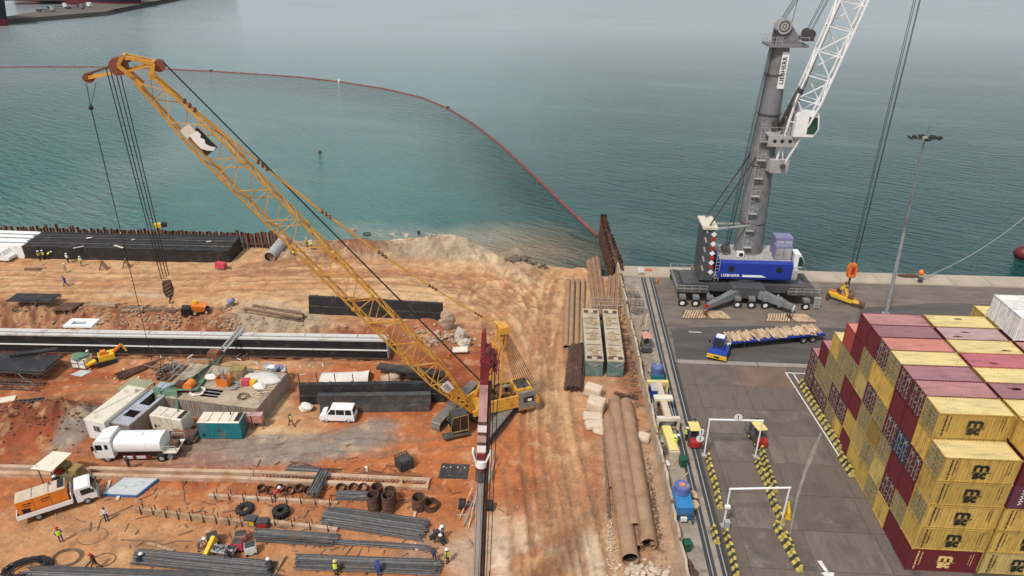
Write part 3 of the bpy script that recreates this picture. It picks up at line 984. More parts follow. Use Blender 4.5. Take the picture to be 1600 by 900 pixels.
b0 = at(219, 12, WATER_Z)
ship('cargo_ship', 'dark hulled ship whose red banded bow rounds off the end of the far quay', b0, (b0[0] - 150, b0[1] + 70), 26, 15)
b1 = at(11, 40, WATER_Z)
ship('cargo_ship', 'dark hulled ship with red waterline moored at the left picture edge', b1, (b1[0] - 160, b1[1] + 25), 30, 22)
x, y = at(20, 5, 0)
q = MB()
q.span(-28, 28, -6, 6, 0, 11)
sh_ = thing('warehouse', 'dark grey shed on the far quay between the two ships', 'building', (x, y + 30, 0), .1)
q.build('wall', 'dark_grey', sh_)
MB().prism([(-7, 11), (7, 11), (0, 13)], -28.5, 28.5, 'x').build('roof', 'dark_steel', sh_)
def far_truck(px, py, m_, label, rz=0.0):
 x, y = at(px, py, 0)
 r = thing('far_truck', label, 'truck', (x, y, 0), rz, 'trucks on the far quay')
 MB().span(-7, 4, -1.2, 1.2, 1.1, 1.6).build('flatbed', 'dark_steel', r)
 MB().prism([(4.3, .8), (7, .8), (7, 2.2), (6.4, 3.6), (4.3, 3.6)], -1.25, 1.25).build('cab', m_, r)
 for xx in (-6, -4.6, 5.6):
  for yy in (-1.1, 1.1):
   MB().cyl((xx, yy - .15, .55), (xx, yy + .15, .55), .55).build('wheel', 'rubber', r)
 return r
far_truck(72, 18, 'light_grey', 'pale cab flatbed truck at the left end of the far quay row')
far_truck(90, 13, 'clean_white', 'white cab truck parked in the middle of the far quay', .3)
far_truck(118, 14, 'grey_paint', 'grey cab lorry beside the white cab truck on the far quay')
far_truck(132, 11, 'clean_white', 'white cab lorry nearest the ship bow on the far quay', -.3)
# ================================================================== CONTAINER STACK
CL, CW, CH = 6.06, 2.40, 2.57
def corrugated(q, x0, x1, z0, z1, y, n, d, plane='y'):
 """trapezoid-ribbed sheet; the ribs run up (plane y or x)"""
 vs = []
 w_ = (x1 - x0) / n
 for i in range(n):
  a = x0 + i * w_
  for f, dd in ((0, 0), (.3, 0), (.5, d), (.8, d)):
   vs.append((a + f * w_, dd))
 vs.append((x1, 0))
 P = []
 for a, dd in vs:
  for z in (z0, z1):
   P.append((a, y + dd, z) if plane == 'y' else (y + dd, a, z))
 k = len(vs)
 q.add(P, [(2 * i, 2 * i + 2, 2 * i + 3, 2 * i + 1) for i in range(k - 1)])
def shell_mesh(blank):
 q = MB()
 corrugated(q, .08, CL - .08, .16, CH - .1, .03, 20, .04)
 corrugated(q, .08, CL - .08, .16, CH - .1, CW - .07, 20, .04)
 corrugated(q, .08, CW - .08, .16, CH - .1, CL - .07, 9, .04, 'x')
 if blank:
  corrugated(q, .08, CW - .08, .16, CH - .1, .03, 9, .04, 'x')
 q.span(.05, CL - .05, .05, CW - .05, .1, .16)
 return q.mesh('shell', [M['orange']])
def roof_mesh():
 q = MB()
 n = 20
 vs = []
 for i in range(n):
  for f, dd in ((0, 0), (.25, 0), (.5, .03), (.75, .03)):
   vs.append((.14 + (i + f) * (CL - .28) / n, dd))
 vs.append((CL - .14, 0))
 P = [(a, yy, CH - .045 + dd) for a, dd in vs for yy in (.06, CW - .06)]
 q.add(P, [(2 * i, 2 * i + 2, 2 * i + 3, 2 * i + 1) for i in range(len(vs) - 1)])
 q.span(.05, .15, .06, CW - .06, CH - .08, CH - .02)
 q.span(CL - .15, CL - .05, .06, CW - .06, CH - .08, CH - .02)
 return q.mesh('roof', [M['orange']])
def frame_mesh():
 q = MB()
 for xx in (0, CL - .12):
  for yy in (0, CW - .12):
   q.span(xx, xx + .12, yy, yy + .12, .12, CH - .12)
   q.span(xx - .006, xx + .17, yy - .006, yy + .15, 0, .12)
   q.span(xx - .006, xx + .17, yy - .006, yy + .15, CH - .12, CH)
 for z in (.05, CH - .11):
  for yy in (.004, CW - .074):
   q.span(.17, CL - .17, yy, yy + .07, z, z + .1)
  for xx in (.004, CL - .074):
   q.span(xx, xx + .07, .15, CW - .15, z, z + .1)
 return q.mesh('frame', [M['orange']])
def door_mesh():
 q = MB()
 zs = np.linspace(.16, CH - .12, 11)
 P = []
 for i, z in enumerate(zs):
  dd = .03 + (.025 if i % 2 else 0)
  for yy in (.01, 1.045):
   P.append((dd, yy, z))
 q.add(P, [(2 * i, 2 * i + 2, 2 * i + 3, 2 * i + 1) for i in range(10)])
 return q.mesh('door', [M['orange']])
def lock_mesh():
 q = MB()
 for yy in (.27, .72):
  q.cyl((-.005, yy, .12), (-.005, yy, CH - .1), .022, n=5)
  for z in (.2, .75, 1.3, 1.85, CH - .2):
   q.span(-.025, .02, yy - .06, yy + .06, z, z + .07)
  q.span(-.03, -.005, yy - .02, yy + .3, 1.0, 1.05)
 for z in (.35, .9, 1.5, 2.1):
  q.span(-.012, .03, .0, .1, z, z + .11)
 q.span(-.008, .028, .32, .62, 1.95, 2.25)
 return q.mesh('lock_bars', [M['galv']])
ME_SHELL, ME_BLANK, ME_ROOF, ME_FRAME, ME_DOOR, ME_LOCK = shell_mesh(False), shell_mesh(True), roof_mesh(), frame_mesh(), door_mesh(), lock_mesh()
CC = {'dr': ((.135, .018, .026), 'dark red'), 'pu': ((.115, .028, .042), 'maroon'), 'go': ((.33, .245, .09), 'dull gold'), 'ye': ((.50, .33, .085), 'yellow'),
      'tg': ((.45, .33, .12), 'dusty tan-gold'), 'br': ((.33, .06, .045), 'bright red'), 'bl': ((.02, .05, .11), 'dark blue'), 'bw': ((.27, .18, .06), 'brownish gold'),
      'wh': ((.66, .65, .64), 'white'), 'pv': ((.12, .035, .06), 'purple')}
CM = {k: mat('container_' + v[1].replace(' ', '_'), v[0], .5, var=.12, scale=.9, dirt=(v[0][0] * .4 + .05, v[0][1] * .4 + .02, v[0][2] * .4 + .012), damt=.3, dscale=1.1, streak=(2.2, 2.2, .5), ovar=.13) for k, v in CC.items()}
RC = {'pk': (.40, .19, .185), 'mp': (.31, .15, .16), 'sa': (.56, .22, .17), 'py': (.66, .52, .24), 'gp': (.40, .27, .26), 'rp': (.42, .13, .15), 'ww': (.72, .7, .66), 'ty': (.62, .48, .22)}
RM = {k: mat('skylit_faded_roof_' + k, v, .75, var=.12, scale=.8, dirt=tuple(c * .55 + .02 for c in v), damt=.3, dscale=.7, streak=(.5, 2, 1), ovar=.1) for k, v in RC.items()}  # paler than the walls: fading and dust, plus sky reflection put into the colour
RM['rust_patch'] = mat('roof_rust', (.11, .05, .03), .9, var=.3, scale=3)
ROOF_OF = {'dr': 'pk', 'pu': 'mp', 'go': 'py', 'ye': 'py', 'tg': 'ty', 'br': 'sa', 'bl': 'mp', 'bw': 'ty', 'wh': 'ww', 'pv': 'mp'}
ORD = ['', 'lowest', 'second', 'third', 'fourth', 'fifth', 'sixth']
ROWN = ['nearest', 'second', 'third', 'fourth', 'fifth', 'sixth', 'seventh', 'eighth', 'ninth', 'tenth', 'eleventh', 'farthest']
def logo(par, ink):
 """m over sc with the stroke between, and the columns of small print"""
 cx_ = CL * .52
 for nm, pl in (('letter', [((-.5, 1.27), (-.5, 1.87)), ((0, 1.27), (0, 1.8)), ((.5, 1.27), (.5, 1.75)), ((-.58, 1.79), (-.1, 1.82)), ((-.1, 1.82), (.02, 1.7)), ((-.02, 1.74), (.12, 1.82)), ((.12, 1.82), (.5, 1.76))]),
                   ('letter', [((-.02, 1.0), (-.44, 1.02)), ((-.44, 1.02), (-.42, .84)), ((-.44, .84), (-.08, .78)), ((-.08, .78), (-.1, .6)), ((-.06, .59), (-.5, .59))]),
                   ('letter', [((.52, .98), (.2, 1.02)), ((.2, 1.02), (.12, .8)), ((.12, .8), (.2, .59)), ((.2, .59), (.54, .61))]),
                   ('logo_stroke', [((-.72, 1.16), (-.45, 1.16)), ((-.45, 1.14), (.85, 1.18))])):
  s_ = MB()
  for k, ((xa, za), (xb, zb)) in enumerate(pl):
   s_.bar((cx_ + xa, -.004 - k * .0007, za), (cx_ + xb, -.004 - k * .0007, zb), .012, .25 if nm == 'letter' else .05, (za - zb, 0, xb - xa))
  s_.build(nm, ink, par)
 s_ = MB()
 r_ = random.Random(5)
 for x0, za, zb, wd in ((.62, .25, 2.3, .16), (.98, .75, 2.25, .10), (5.15, 1.0, 2.2, .06), (5.38, .9, 2.3, .06)):
  z = za
  while z < zb:
   l_ = r_.uniform(.05, .13)
   s_.span(x0, x0 + wd * r_.uniform(.7, 1), -.011, 0, z, z + l_)
   z += l_ + r_.uniform(.03, .09)
 s_.build('small_print', ink, par)
CONT_N = 0
def container(x, yf, tier, ck, face, label, roofk=None, logo_ink=None, group='containers in the tall stack', rust=0, top=True):
 global CONT_N
 CONT_N += 1
 rj = random.Random(CONT_N * 7 + 1)
 z = .055 + 2.6 * (tier - 1)
 t_ = thing('shipping_container', label, 'container', (x + rj.uniform(-.03, .03), yf + rj.uniform(-.012, .012), z), 0, group)
 put(ME_BLANK if face != 'D' else ME_SHELL, 'shell', t_, m=CM[ck])
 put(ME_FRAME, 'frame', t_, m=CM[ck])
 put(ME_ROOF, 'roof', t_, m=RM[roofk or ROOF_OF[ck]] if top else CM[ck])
 if face == 'D':
  for s_ in (0, 1):
   d_ = put(ME_DOOR, 'door', t_, (0, .125 + s_ * 1.08, 0), 0, CM[ck])
   put(ME_LOCK, 'lock_bars', d_, m='lock_steel')
 if logo_ink:
  logo(t_, logo_ink)
 for _ in range(rust):
  q = MB()
  cx_, cy_ = rj.uniform(1, 5), rj.uniform(.5, 1.9)
  vs = [(cx_ + math.cos(a) * rj.uniform(.2, .75), cy_ + math.sin(a) * rj.uniform(.06, .22), CH - .008) for a in np.linspace(0, 2 * PI, 9)[:-1]]
  q.add(vs, [tuple(range(8))])
  q.build('rust_patch', RM['rust_patch'], t_)
 return t_
CX, CP, CY0 = 32.35, 2.45, 72.95
TAB = {-1: ['puD', 'puD'], 0: ['puD', 'goD', 'drB'], 1: ['puD', 'goD', 'goD', 'yeB'], 2: ['goD', 'puD', 'goD', 'goD', 'brB'],
       3: ['yeB', 'puD', 'drB', 'goD', 'drB', 'drB'], 4: ['drB', 'yeB', 'drB', 'tgB', 'goD', 'drB'], 5: ['yeB', 'tgB', 'goD', 'pvD', 'yeB', 'pvD'],
       6: ['yeB', 'goD', 'bwB', 'goD', 'yeB', 'goD'], 7: ['goD', 'tgB', 'goD', 'puD', 'drB', 'puD'], 8: ['yeB', 'puD', 'drB', 'blD', 'drB', 'puD'],
       9: ['drB', 'goD', 'drB', 'puD', 'tgB', 'goD'], 10: ['drB', 'yeB', 'goD', 'tgB', 'goD']}
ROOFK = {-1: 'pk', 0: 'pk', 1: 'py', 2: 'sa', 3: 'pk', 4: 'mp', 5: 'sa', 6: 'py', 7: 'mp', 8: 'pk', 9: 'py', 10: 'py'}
for r_, col_ in TAB.items():
 for i, c_ in enumerate(col_):
  ck, fc = c_[:2], c_[2]
  nm = CC[ck][1]
  tier = i + 1
  pos = ('top' if tier == len(col_) else ORD[tier]) + ' tier of the ' + ROWN[10 - r_] + ' row'
  lab = f"{nm} container {'with barred doors' if fc == 'D' else 'with plain end'}, {pos} in the leftmost stack"
  ink = None
  fck = ck
  if r_ == 10:
   ink = 'print_gold' if tier == 1 else 'print_black'
  if r_ == 9 and tier == 6:
   ink = 'print_black'
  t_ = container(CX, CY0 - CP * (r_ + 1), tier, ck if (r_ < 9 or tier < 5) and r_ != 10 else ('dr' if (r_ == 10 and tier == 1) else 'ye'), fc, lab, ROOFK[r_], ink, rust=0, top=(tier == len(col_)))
  if r_ >= 9 and ck == 'go':
   for ch in t_.children:
    if ch.name.startswith('door'):
     ch.material_slots[0].material = CM['go']
# second stack to the right, seen from above and from its near row
X2 = CX + CL + .27
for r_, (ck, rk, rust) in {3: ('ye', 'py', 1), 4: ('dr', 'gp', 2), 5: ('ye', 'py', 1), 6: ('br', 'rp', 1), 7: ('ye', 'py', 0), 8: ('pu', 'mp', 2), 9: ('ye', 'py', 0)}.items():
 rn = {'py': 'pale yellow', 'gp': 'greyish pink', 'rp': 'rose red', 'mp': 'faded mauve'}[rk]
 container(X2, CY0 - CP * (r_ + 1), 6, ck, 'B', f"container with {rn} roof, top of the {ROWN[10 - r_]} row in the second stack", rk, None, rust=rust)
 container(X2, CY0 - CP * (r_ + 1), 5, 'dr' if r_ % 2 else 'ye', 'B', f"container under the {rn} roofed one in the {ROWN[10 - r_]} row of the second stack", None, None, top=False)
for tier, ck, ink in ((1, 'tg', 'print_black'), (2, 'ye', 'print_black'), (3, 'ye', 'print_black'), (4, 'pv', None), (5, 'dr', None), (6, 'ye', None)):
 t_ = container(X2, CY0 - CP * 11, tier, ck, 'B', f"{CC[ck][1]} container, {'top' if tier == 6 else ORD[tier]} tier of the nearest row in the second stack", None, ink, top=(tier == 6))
 if tier == 4:      # white handwritten-looking print down its left end
  s_ = MB()
  r2 = random.Random(4)
  for k in range(6):
   z = .5 + k * .3
   s_.bar((.75, -.008, z), (1.1 + r2.uniform(-.1, .1), -.008, z + .12), .07, .02, (0, 1, 0))
   s_.bar((.85, -.008, z - .05), (.95 + r2.uniform(-.08, .15), -.008, z + .2), .06, .02, (0, 1, 0))
  s_.build('print', 'print_white', t_)
# white and red boxes of the third stack
X3 = X2 + CL + .27
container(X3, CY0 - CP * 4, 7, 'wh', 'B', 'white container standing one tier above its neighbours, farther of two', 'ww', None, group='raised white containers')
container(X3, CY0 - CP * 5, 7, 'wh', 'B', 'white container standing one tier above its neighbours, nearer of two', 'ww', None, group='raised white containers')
container(X3, CY0 - CP * 4, 6, 'ye', 'B', 'yellow container under the farther raised white one in the third stack', None, None, top=False)
container(X3, CY0 - CP * 5, 6, 'dr', 'B', 'dark red container under the nearer raised white one in the third stack', None, None, top=False)
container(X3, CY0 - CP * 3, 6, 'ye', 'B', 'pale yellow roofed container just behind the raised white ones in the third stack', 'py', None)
for r_ in (5, 6, 7):
 container(X3, CY0 - CP * (r_ + 1), 6, 'dr' if r_ == 5 else 'ye', 'B', f"{'dark red' if r_ == 5 else 'yellow'} container in the {ROWN[10 - r_]} row of the third stack", None, None)
# ================================================================== STRIPED BARRIERS
_prof = [(-.3, 0), (.3, 0), (.3, .18), (.16, .38), (.12, .85), (-.12, .85), (-.16, .38), (-.3, .18)]
def _seg(x0, x1, sk, g=0.0):
 q = MB()
 n = len(_prof)
 vs = [(xx + sk * (z - .4), yy * (1 + g * 8), z * (1 + g * 2)) for xx in (x0, x1) for yy, z in _prof]
 q.add(vs, [tuple(range(n)), tuple(range(2 * n - 1, n - 1, -1))] + [(i, n + i, n + (i + 1) % n, (i + 1) % n) for i in range(n)])
 return q
ME_BAR = MB()
k_ = _seg(-.85, .85, 0)
ME_BAR = k_.mesh('body', [M['barrier_yellow']])
ME_STR = _seg(-.2, .2, .28, .004).mesh('stripe', [M['barrier_black']])
def barrier(x, y, rz, label, group, striped=True):
 t_ = thing('barrier', label, 'barrier', (x, y, .05), rz, group)
 if striped:
  put(ME_BAR, 'body', t_, m='barrier_yellow')
  put(ME_STR, 'stripe', t_, (-.42, 0, 0))
  put(ME_STR, 'stripe', t_, (.42, 0, 0))
 else:
  put(ME_BAR, 'body', t_, m='yellow')
 return t_
NTH = 'first second third fourth fifth sixth seventh eighth ninth tenth eleventh twelfth'.split()
def barrier_row(p0, p1, label, group):
 a, b_ = at(*p0), at(*p1)
 l_ = math.hypot(b_[0] - a[0], b_[1] - a[1])
 n = max(1, round(l_ / 1.78))
 rz = heading(a, b_)
 r_ = random.Random(int(l_ * 100))
 for i in range(n):
  f = (i + .5) / n
  barrier(a[0] + (b_[0] - a[0]) * f + r_.uniform(-.05, .05), a[1] + (b_[1] - a[1]) * f, rz + r_.uniform(-.04, .04), f"{NTH[i]} barrier from the far end {label}", group)
barrier_row((1106, 716), (1126, 797), 'of the striped row beside the rail track', 'barriers beside the rail track')
barrier(*at(1117, 840), heading(at(1111, 820), at(1120, 850)), 'mostly yellow barrier end standing alone on the rail track', 'lone barrier ends')
barrier_row((1134, 836), (1152, 905), 'of the short row below the nearer gantry left post', 'barriers below the gantry post')
barrier_row((1188, 706), (1212, 770), 'of the row below the forklift in the far gantry', 'barriers below the far gantry')
barrier_row((1183, 724), (1222, 822), 'of the outer row under the nearer gantry', 'barriers under the near gantry')
barrier_row((1211, 822), (1250, 896), 'of the row from the nearer gantry to the bottom', 'barriers running to the bottom edge')
barrier_row((1222, 835), (1240, 868), 'of the doubled pair below the nearer gantry', 'doubled barriers by the gantry')
barrier_row((1250, 601), (1312, 706), 'of the row along the container stack foot', 'barriers along the container stack')
barrier_row((1313, 716), (1329, 744), 'of the near group by the container stack', 'end barriers by the container stack')
barrier(*at(1230, 803), 1.3, 'small yellow barrier end inside the nearer gantry', 'lone barrier ends', False)
# ================================================================== HEIGHT GANTRIES
def gantry(pl, pr, h, label, signs):
 a, b_ = at(*pl), at(*pr)
 l_ = math.hypot(b_[0] - a[0], b_[1] - a[1])
 t_ = thing('height_gantry', label, 'gantry', (a[0], a[1], .05), heading(a, b_), 'white height gantries over the truck lanes')
 for x in (0, l_):
  MB().cyl((x, 0, 0), (x, 0, h), .085, n=8).build('post', 'white_paint', t_, True)
  MB().box((x, 0, .05), (.5, .5, .1)).build('base_plate', 'light_grey', t_)
 MB().cyl((-.1, 0, h), (l_ + .1, 0, h), .1, n=8).build('crossbar', 'white_paint', t_, True)
 for x, z, kind in signs:
  s_ = MB()
  if kind == 'disc':
   s_.cyl((x, -.14, z), (x, -.10, z), .42, n=20)
  else:
   s_.box((x, -.12, z), (.45, .04, .7))
  o = s_.build('sign', 'clean_white', t_)
  k = MB().span(x - .05, x + .05, -.155, -.142, z - .25, z + .25)
  k.build('symbol', 'print_black', o)
  MB().bar((x + (.3 if x < 0 else 0), -.1, z), (0 if x < 0 else x, 0, z if x < 0 else h), .05).build('bracket', 'galv', t_)
 return t_
gantry((1100, 712), (1180, 714), 4.9, 'white height gantry with a round sign on its crossbar', [(2.9, 5.35, 'disc'), (-.75, 2.4, 'disc'), (-.7, 3.3, 'plate')])
g2 = gantry((1130, 822), (1220, 820), 4.7, 'white height gantry nearest the camera, without a sign on its bar', [])
MB().box((.0, -.15, 2.6), (.5, .3, .25)).build('lamp_box', 'clean_white', g2)
MB().box((.2, -.25, .45), (.5, .45, .9)).build('cabinet', 'light_grey', g2)
# ================================================================== WHEELS AND VEHICLES
def wheel(par, x, y, r, w_, rim='light_grey', name='wheel'):
 """wheel whose axle runs along local y"""
 o = bpy.data.objects.new(name, None)
 C.objects.link(o)
 o.parent = par
 o.location = (x, y, r)
 k = ('wheel', r, w_)
 if k not in TEXTS:
  q = MB()
  prof = [(r * .58, -w_ / 2), (r * .93, -w_ / 2), (r, -w_ * .32), (r, w_ * .32), (r * .93, w_ / 2), (r * .58, w_ / 2)]
  n = 14
  vs = [(p_[0] * math.cos(2 * PI * i / n), p_[1], p_[0] * math.sin(2 * PI * i / n)) for i in range(n) for p_ in prof]
  m_ = len(prof)
  q.add(vs, [(i * m_ + j, i * m_ + (j + 1) % m_, ((i + 1) % n) * m_ + (j + 1) % m_, ((i + 1) % n) * m_ + j) for i in range(n) for j in range(m_)])
  a = q.mesh('tyre', [M['rubber']])
  q = MB()
  q.cyl((0, -w_ * .36, 0), (0, w_ * .36, 0), r * .58, n=12)
  q.cyl((0, -w_ * .46, 0), (0, w_ * .46, 0), r * .2, n=8)
  b2 = q.mesh('rim', [M['light_grey']])
  TEXTS[k] = (a, b2)
 a, b2 = TEXTS[k]
 put(a, 'tyre', o)
 put(b2, 'rim', o, m=rim)
 return o
def forklift(px, py, rz, label, red=True, canopy='pale_yellow', body='dark_grey', group='forklifts'):
 x, y = at(px, py)
 t_ = thing('forklift', label, 'forklift', (x, y, .06 if x > 16.6 else .02), rz, group)
 q = MB()
 q.prism([(-.9, .35), (.9, .35), (.9, .95), (.35, 1.0), (-.9, 1.15)], -.55, .55)
 q.build('body', body, t_)
 q = MB()
 q.prism([(-1.4, .3), (-.9, .3), (-.9, 1.2), (-1.25, 1.2), (-1.4, .95)], -.58, .58)
 q.build('counterweight', 'red' if red else 'dark_grey', t_)
 MB().box((-.25, 0, 1.25), (.5, .55, .18)).box((-.5, 0, 1.55), (.12, .5, .55)).build('seat', 'rubber', t_)
 q = MB()
 for xx in (-.85, .6):
  for yy in (-.5, .5):
   q.bar((xx, yy, 1.0), (xx * .85, yy, 2.2), .06)
 q.build('overhead_guard', 'dark_steel', t_)
 MB().box((-.12, 0, 2.24), (1.6, 1.15, .07)).build('canopy', canopy, t_)
 q = MB()
 for yy in (-.35, .35):
  q.span(.98, 1.12, yy - .06, yy + .06, .1, 2.4)
 for z in (.4, 1.3, 2.3):
  q.span(1.0, 1.08, -.35, .35, z, z + .1)
 q.build('mast', 'dark_steel', t_)
 for yy in (-.3, .3):
  MB().span(1.14, 2.2, yy - .06, yy + .06, .08, .13).build('fork', 'dark_steel', t_)
 for xx, rr_ in ((.62, .33), (-.75, .27)):
  for yy in (-.5, .5):
   wheel(t_, xx, yy, rr_, .25, 'pale_yellow')
 return t_
forklift(1081, 690, PI / 2 + .05, 'yellow roofed forklift with red counterweight parked on the rail track', group='yellow roofed forklifts')
forklift(1181, 690, PI / 2 + .25, 'yellow roofed forklift with red counterweight inside the far gantry', group='yellow roofed forklifts')
forklift(1008, 545, PI / 2, 'forklift with a salmon red canopy beside the boundary wall', False, 'salmon', 'olive', None)
# terminal tractor and its flat trailer
x, y = 23.1, 81.9
tr = thing('terminal_tractor', 'blue terminal tractor with yellow front bumper turning on the asphalt', 'tractor unit', (x, y, .02), math.radians(-112))
MB().span(-2.6, 2.2, -.5, .5, .55, .95).build('chassis', 'dark_steel', tr)
q = MB()
q.prism([(.2, .95), (1.75, .95), (1.75, 1.7), (1.45, 2.9), (.2, 2.9)], -.85, .65)
q.build('cab', 'tractor_blue', tr)
q = MB()
q.add([(1.765, -.75, 1.75), (1.765, .55, 1.75), (1.475, .55, 2.8), (1.475, -.75, 2.8)], [(0, 1, 2, 3)])
q.build('windscreen', 'glass', tr)
for yy in (-.86, .66):
 MB().box((.95, yy, 2.2), (.9, .02, .9)).build('side_window', 'glass', tr)
MB().box((.8, -.1, 2.94), (1.0, 1.1, .08)).build('roof_panel', 'clean_white', tr)
MB().prism([(1.75, .6), (2.5, .6), (2.5, 1.15), (1.75, 1.35)], -1.2, 1.2).build('bonnet', 'tractor_blue', tr)
MB().span(2.5, 2.72, -1.28, 1.28, .45, .95).build('bumper', 'yellow', tr)
MB().box((2.73, 0, .72), (.02, .7, .25)).build('number_plate', 'print_black', tr)
MB().span(.2, 1.7, .68, 1.25, .95, 1.35).build('engine_cover', 'tractor_blue', tr)
MB().box((-.6, .95, 1.1), (1.0, .5, .6)).build('fuel_tank', 'clean_white', tr)
MB().box((-1.6, 0, 1.08), (1.1, .9, .15)).build('fifth_wheel', 'rubber', tr)
for yy in (-1.0, 1.0):
 wheel(tr, 1.55, yy, .5, .32, 'tractor_blue')
 wheel(tr, -1.6, yy, .5, .5, 'tractor_blue')
 MB().bar((1.6, yy * 1.2, 2.4), (1.8, yy * 1.35, 2.3), .1, .3).build('mirror', 'print_black', tr)
a, b_ = Vector((23.6, 83.2)), Vector((37.9, 86.7))
rz = heading(a, b_)
tl = thing('flatbed_trailer', 'dark blue flatbed trailer on tandem axles coupled to the tractor', 'trailer', (a.x, a.y, .02), rz)
LT = (b_ - a).length
MB().span(0, LT, -1.25, 1.25, 1.15, 1.35).build('deck', 'crane_blue', tl)
for yy in (-.5, .5):
 MB().span(.3, LT, yy - .09, yy + .09, .8, 1.15).build('beam', 'crane_blue', tl)
MB().span(2.8, 3.0, -.9, .9, .1, 1.15).build('landing_leg', 'dark_steel', tl)
MB().box((LT - .1, 0, 1.0), (.15, 2.4, .3)).build('tail_bar', 'crane_blue', tl)
for xx in (LT - 3.1, LT - 1.7):
 for yy in (-.95, .95):
  wheel(tl, xx, yy, .48, .5)
rr = random.Random(21)
tb = thing('timber_load', 'layer of pale broken dunnage boards lying on the flatbed trailer', 'timber', (a.x, a.y, .02), rz)
for i in range(90):
 xx = .2 + (LT - .6) * (i / 90) + rr.uniform(-.1, .1)
 ln = rr.uniform(1.5, 2.6)
 MB_ = MB().box((0, 0, 0), (rr.uniform(.2, .42), ln, .06))
 o = MB_.build('board', ('pale_wood', 'wood', 'pale_wood', 'pale_wood')[i % 4], tb, loc=(xx, rr.uniform(-.3, .3), 1.40 + (i % 3) * .07 + rr.uniform(0, .08)), rz=rr.uniform(-.3, .12))
 o.rotation_euler[0] = rr.uniform(-.04, .04)
# ================================================================== LAMP MAST
a = at3(1384, 492, 0)
tp = Vector((a.x - 1.3, a.y + .2, 26.6))
lm = thing('lamp_mast', 'tall grey floodlight mast standing behind the container stack', 'light mast', a)
for k, (f0, f1) in enumerate(((0, .5), (.5, 1))):
 d_ = tp - a
 MB().cyl(d_ * f0, d_ * f1, .30 - .1 * k, .22 - .1 * k, n=12).build('pole', 'galv' if k == 0 else 'grey_paint', lm, True)
MB().box((0, 0, .15), (.9, .9, .3)).build('base_plate', 'light_grey', lm)
hd = tp - a
MB().cyl(hd + Vector((0, 0, -.3)), hd + Vector((0, 0, .35)), .32, n=10).build('hub', 'light_grey', lm, True)
for an, ln in ((0.1, 1.7), (PI - .1, 1.6), (PI / 2, 1.0), (-PI / 2, 1.0), (.6, 1.3), (PI - .7, 1.1)):
 e_ = hd + Vector((math.cos(an) * ln, math.sin(an) * ln * .7, .05))
 ar = MB().bar(hd, e_, .09).build('arm', 'dark_grey', lm)
 MB().box(e_ + Vector((math.cos(an) * .25, math.sin(an) * .2, .14)), (.55, .75, .22), an, 0, -.5).build('floodlight', 'print_black', lm)
MB().cyl(hd + Vector((.1, .1, .3)), hd + Vector((.35, .1, 1.9)), .03, n=5).build('lightning_rod', 'dark_steel', lm)
# ================================================================== HARBOUR CRANE (mobile, on the quay)
hc = thing('harbour_crane', 'tall grey mobile harbour crane with blue machinery house and white lattice boom', 'crane')
def part(q, name, m, smooth=False, par=None):
 return q.build(name, m, par or hc, smooth)
part(MB().span(20.2, 38.8, 97.3, 102.0, 1.5, 2.7), 'chassis', 'dark_grey')
part(MB().span(27.4, 32.2, 95.6, 103.6, 1.3, 3.0), 'centre_frame', 'dark_grey')
part(MB().cyl((29.8, 99.7, 2.6), (29.8, 99.7, 3.5), 2.2, n=24), 'slew_ring', 'dark_steel', True)
for (x0, y0), (x1, y1) in (((28.4, 96.2), (23.3, 92.9)), ((31.4, 96.2), (36.0, 93.2)), ((28.4, 103.0), (23.3, 106.2)), ((31.4, 103.0), (36.0, 106.2))):
 d_ = Vector((x1 - x0, y1 - y0, 0)).normalized()
 s_ = Vector((-d_.y, d_.x, 0))
 q = MB()
 lo = [Vector((x0, y0, 1.3)) - s_ * .55, Vector((x0, y0, 1.3)) + s_ * .55, Vector((x1, y1, .95)) + s_ * .4, Vector((x1, y1, .95)) - s_ * .4]
 hi = [Vector((x0, y0, 2.7)) - s_ * .5, Vector((x0, y0, 2.7)) + s_ * .5, Vector((x1, y1, 1.55)) + s_ * .36, Vector((x1, y1, 1.55)) - s_ * .36]
 q.hexa([lo[0], lo[3], lo[2], lo[1]], [hi[0], hi[3], hi[2], hi[1]])
 o = part(q, 'outrigger_arm', 'grey_paint')
 e_ = Vector((x1, y1, 1.2)) + d_ * .12
 q = MB()
 for k in range(2):
  q.box(e_ + s_ * (.2 - .4 * k), (.16, .38, .5), math.atan2(d_.y, d_.x))
 part(q, 'warning_plate', 'red' if x1 < 30 else 'clean_white', par=o)
 part(MB().cyl((x1, y1, .5), (x1, y1, 1.0), .22, n=10), 'jack', 'galv', par=o)
for yy in (94.9, 104.0):
 for xx in (19.9, 21.9, 24.0, 28.2, 30.3, 32.4, 34.5, 38.4):
  wheel(hc, xx, yy, .62, .5, 'clean_white')
  sgn = 1 if yy < 100 else -1
  q = MB()
  q.bar((xx, yy + .3 * sgn, .62), (xx, yy + 1.4 * sgn, 1.7), .3, .35)
  q.box((xx, yy + .15 * sgn, 1.55), (.9, 1.0, .45))
  part(q, 'axle_bracket', 'grey_paint')
for x0, x1 in ((19.0, 23.6), (35.8, 40.4)):
 o = part(MB().span(x0, x1, 95.6, 103.4, 2.0, 2.12), 'walkway', 'dark_steel')
 q = MB()
 for z in (2.65, 3.15):
  for yy in (95.65, 103.35):
   q.bar((x0, yy, z), (x1, yy, z), .05)
  q.bar((x0 if x0 < 30 else x1, 95.65, z), (x0 if x0 < 30 else x1, 103.35, z), .05)
 for i in range(5):
  for yy in (95.65, 103.35):
   q.bar((x0 + (x1 - x0) * i / 4, yy, 2.1), (x0 + (x1 - x0) * i / 4, yy, 3.15), .05)
 part(q, 'railing', 'light_grey', par=o)
q = MB()
for i in range(7):
 q.box((40.2 - .02 * i, 95.2, .3 + i * .27), (.9, .35, .05))
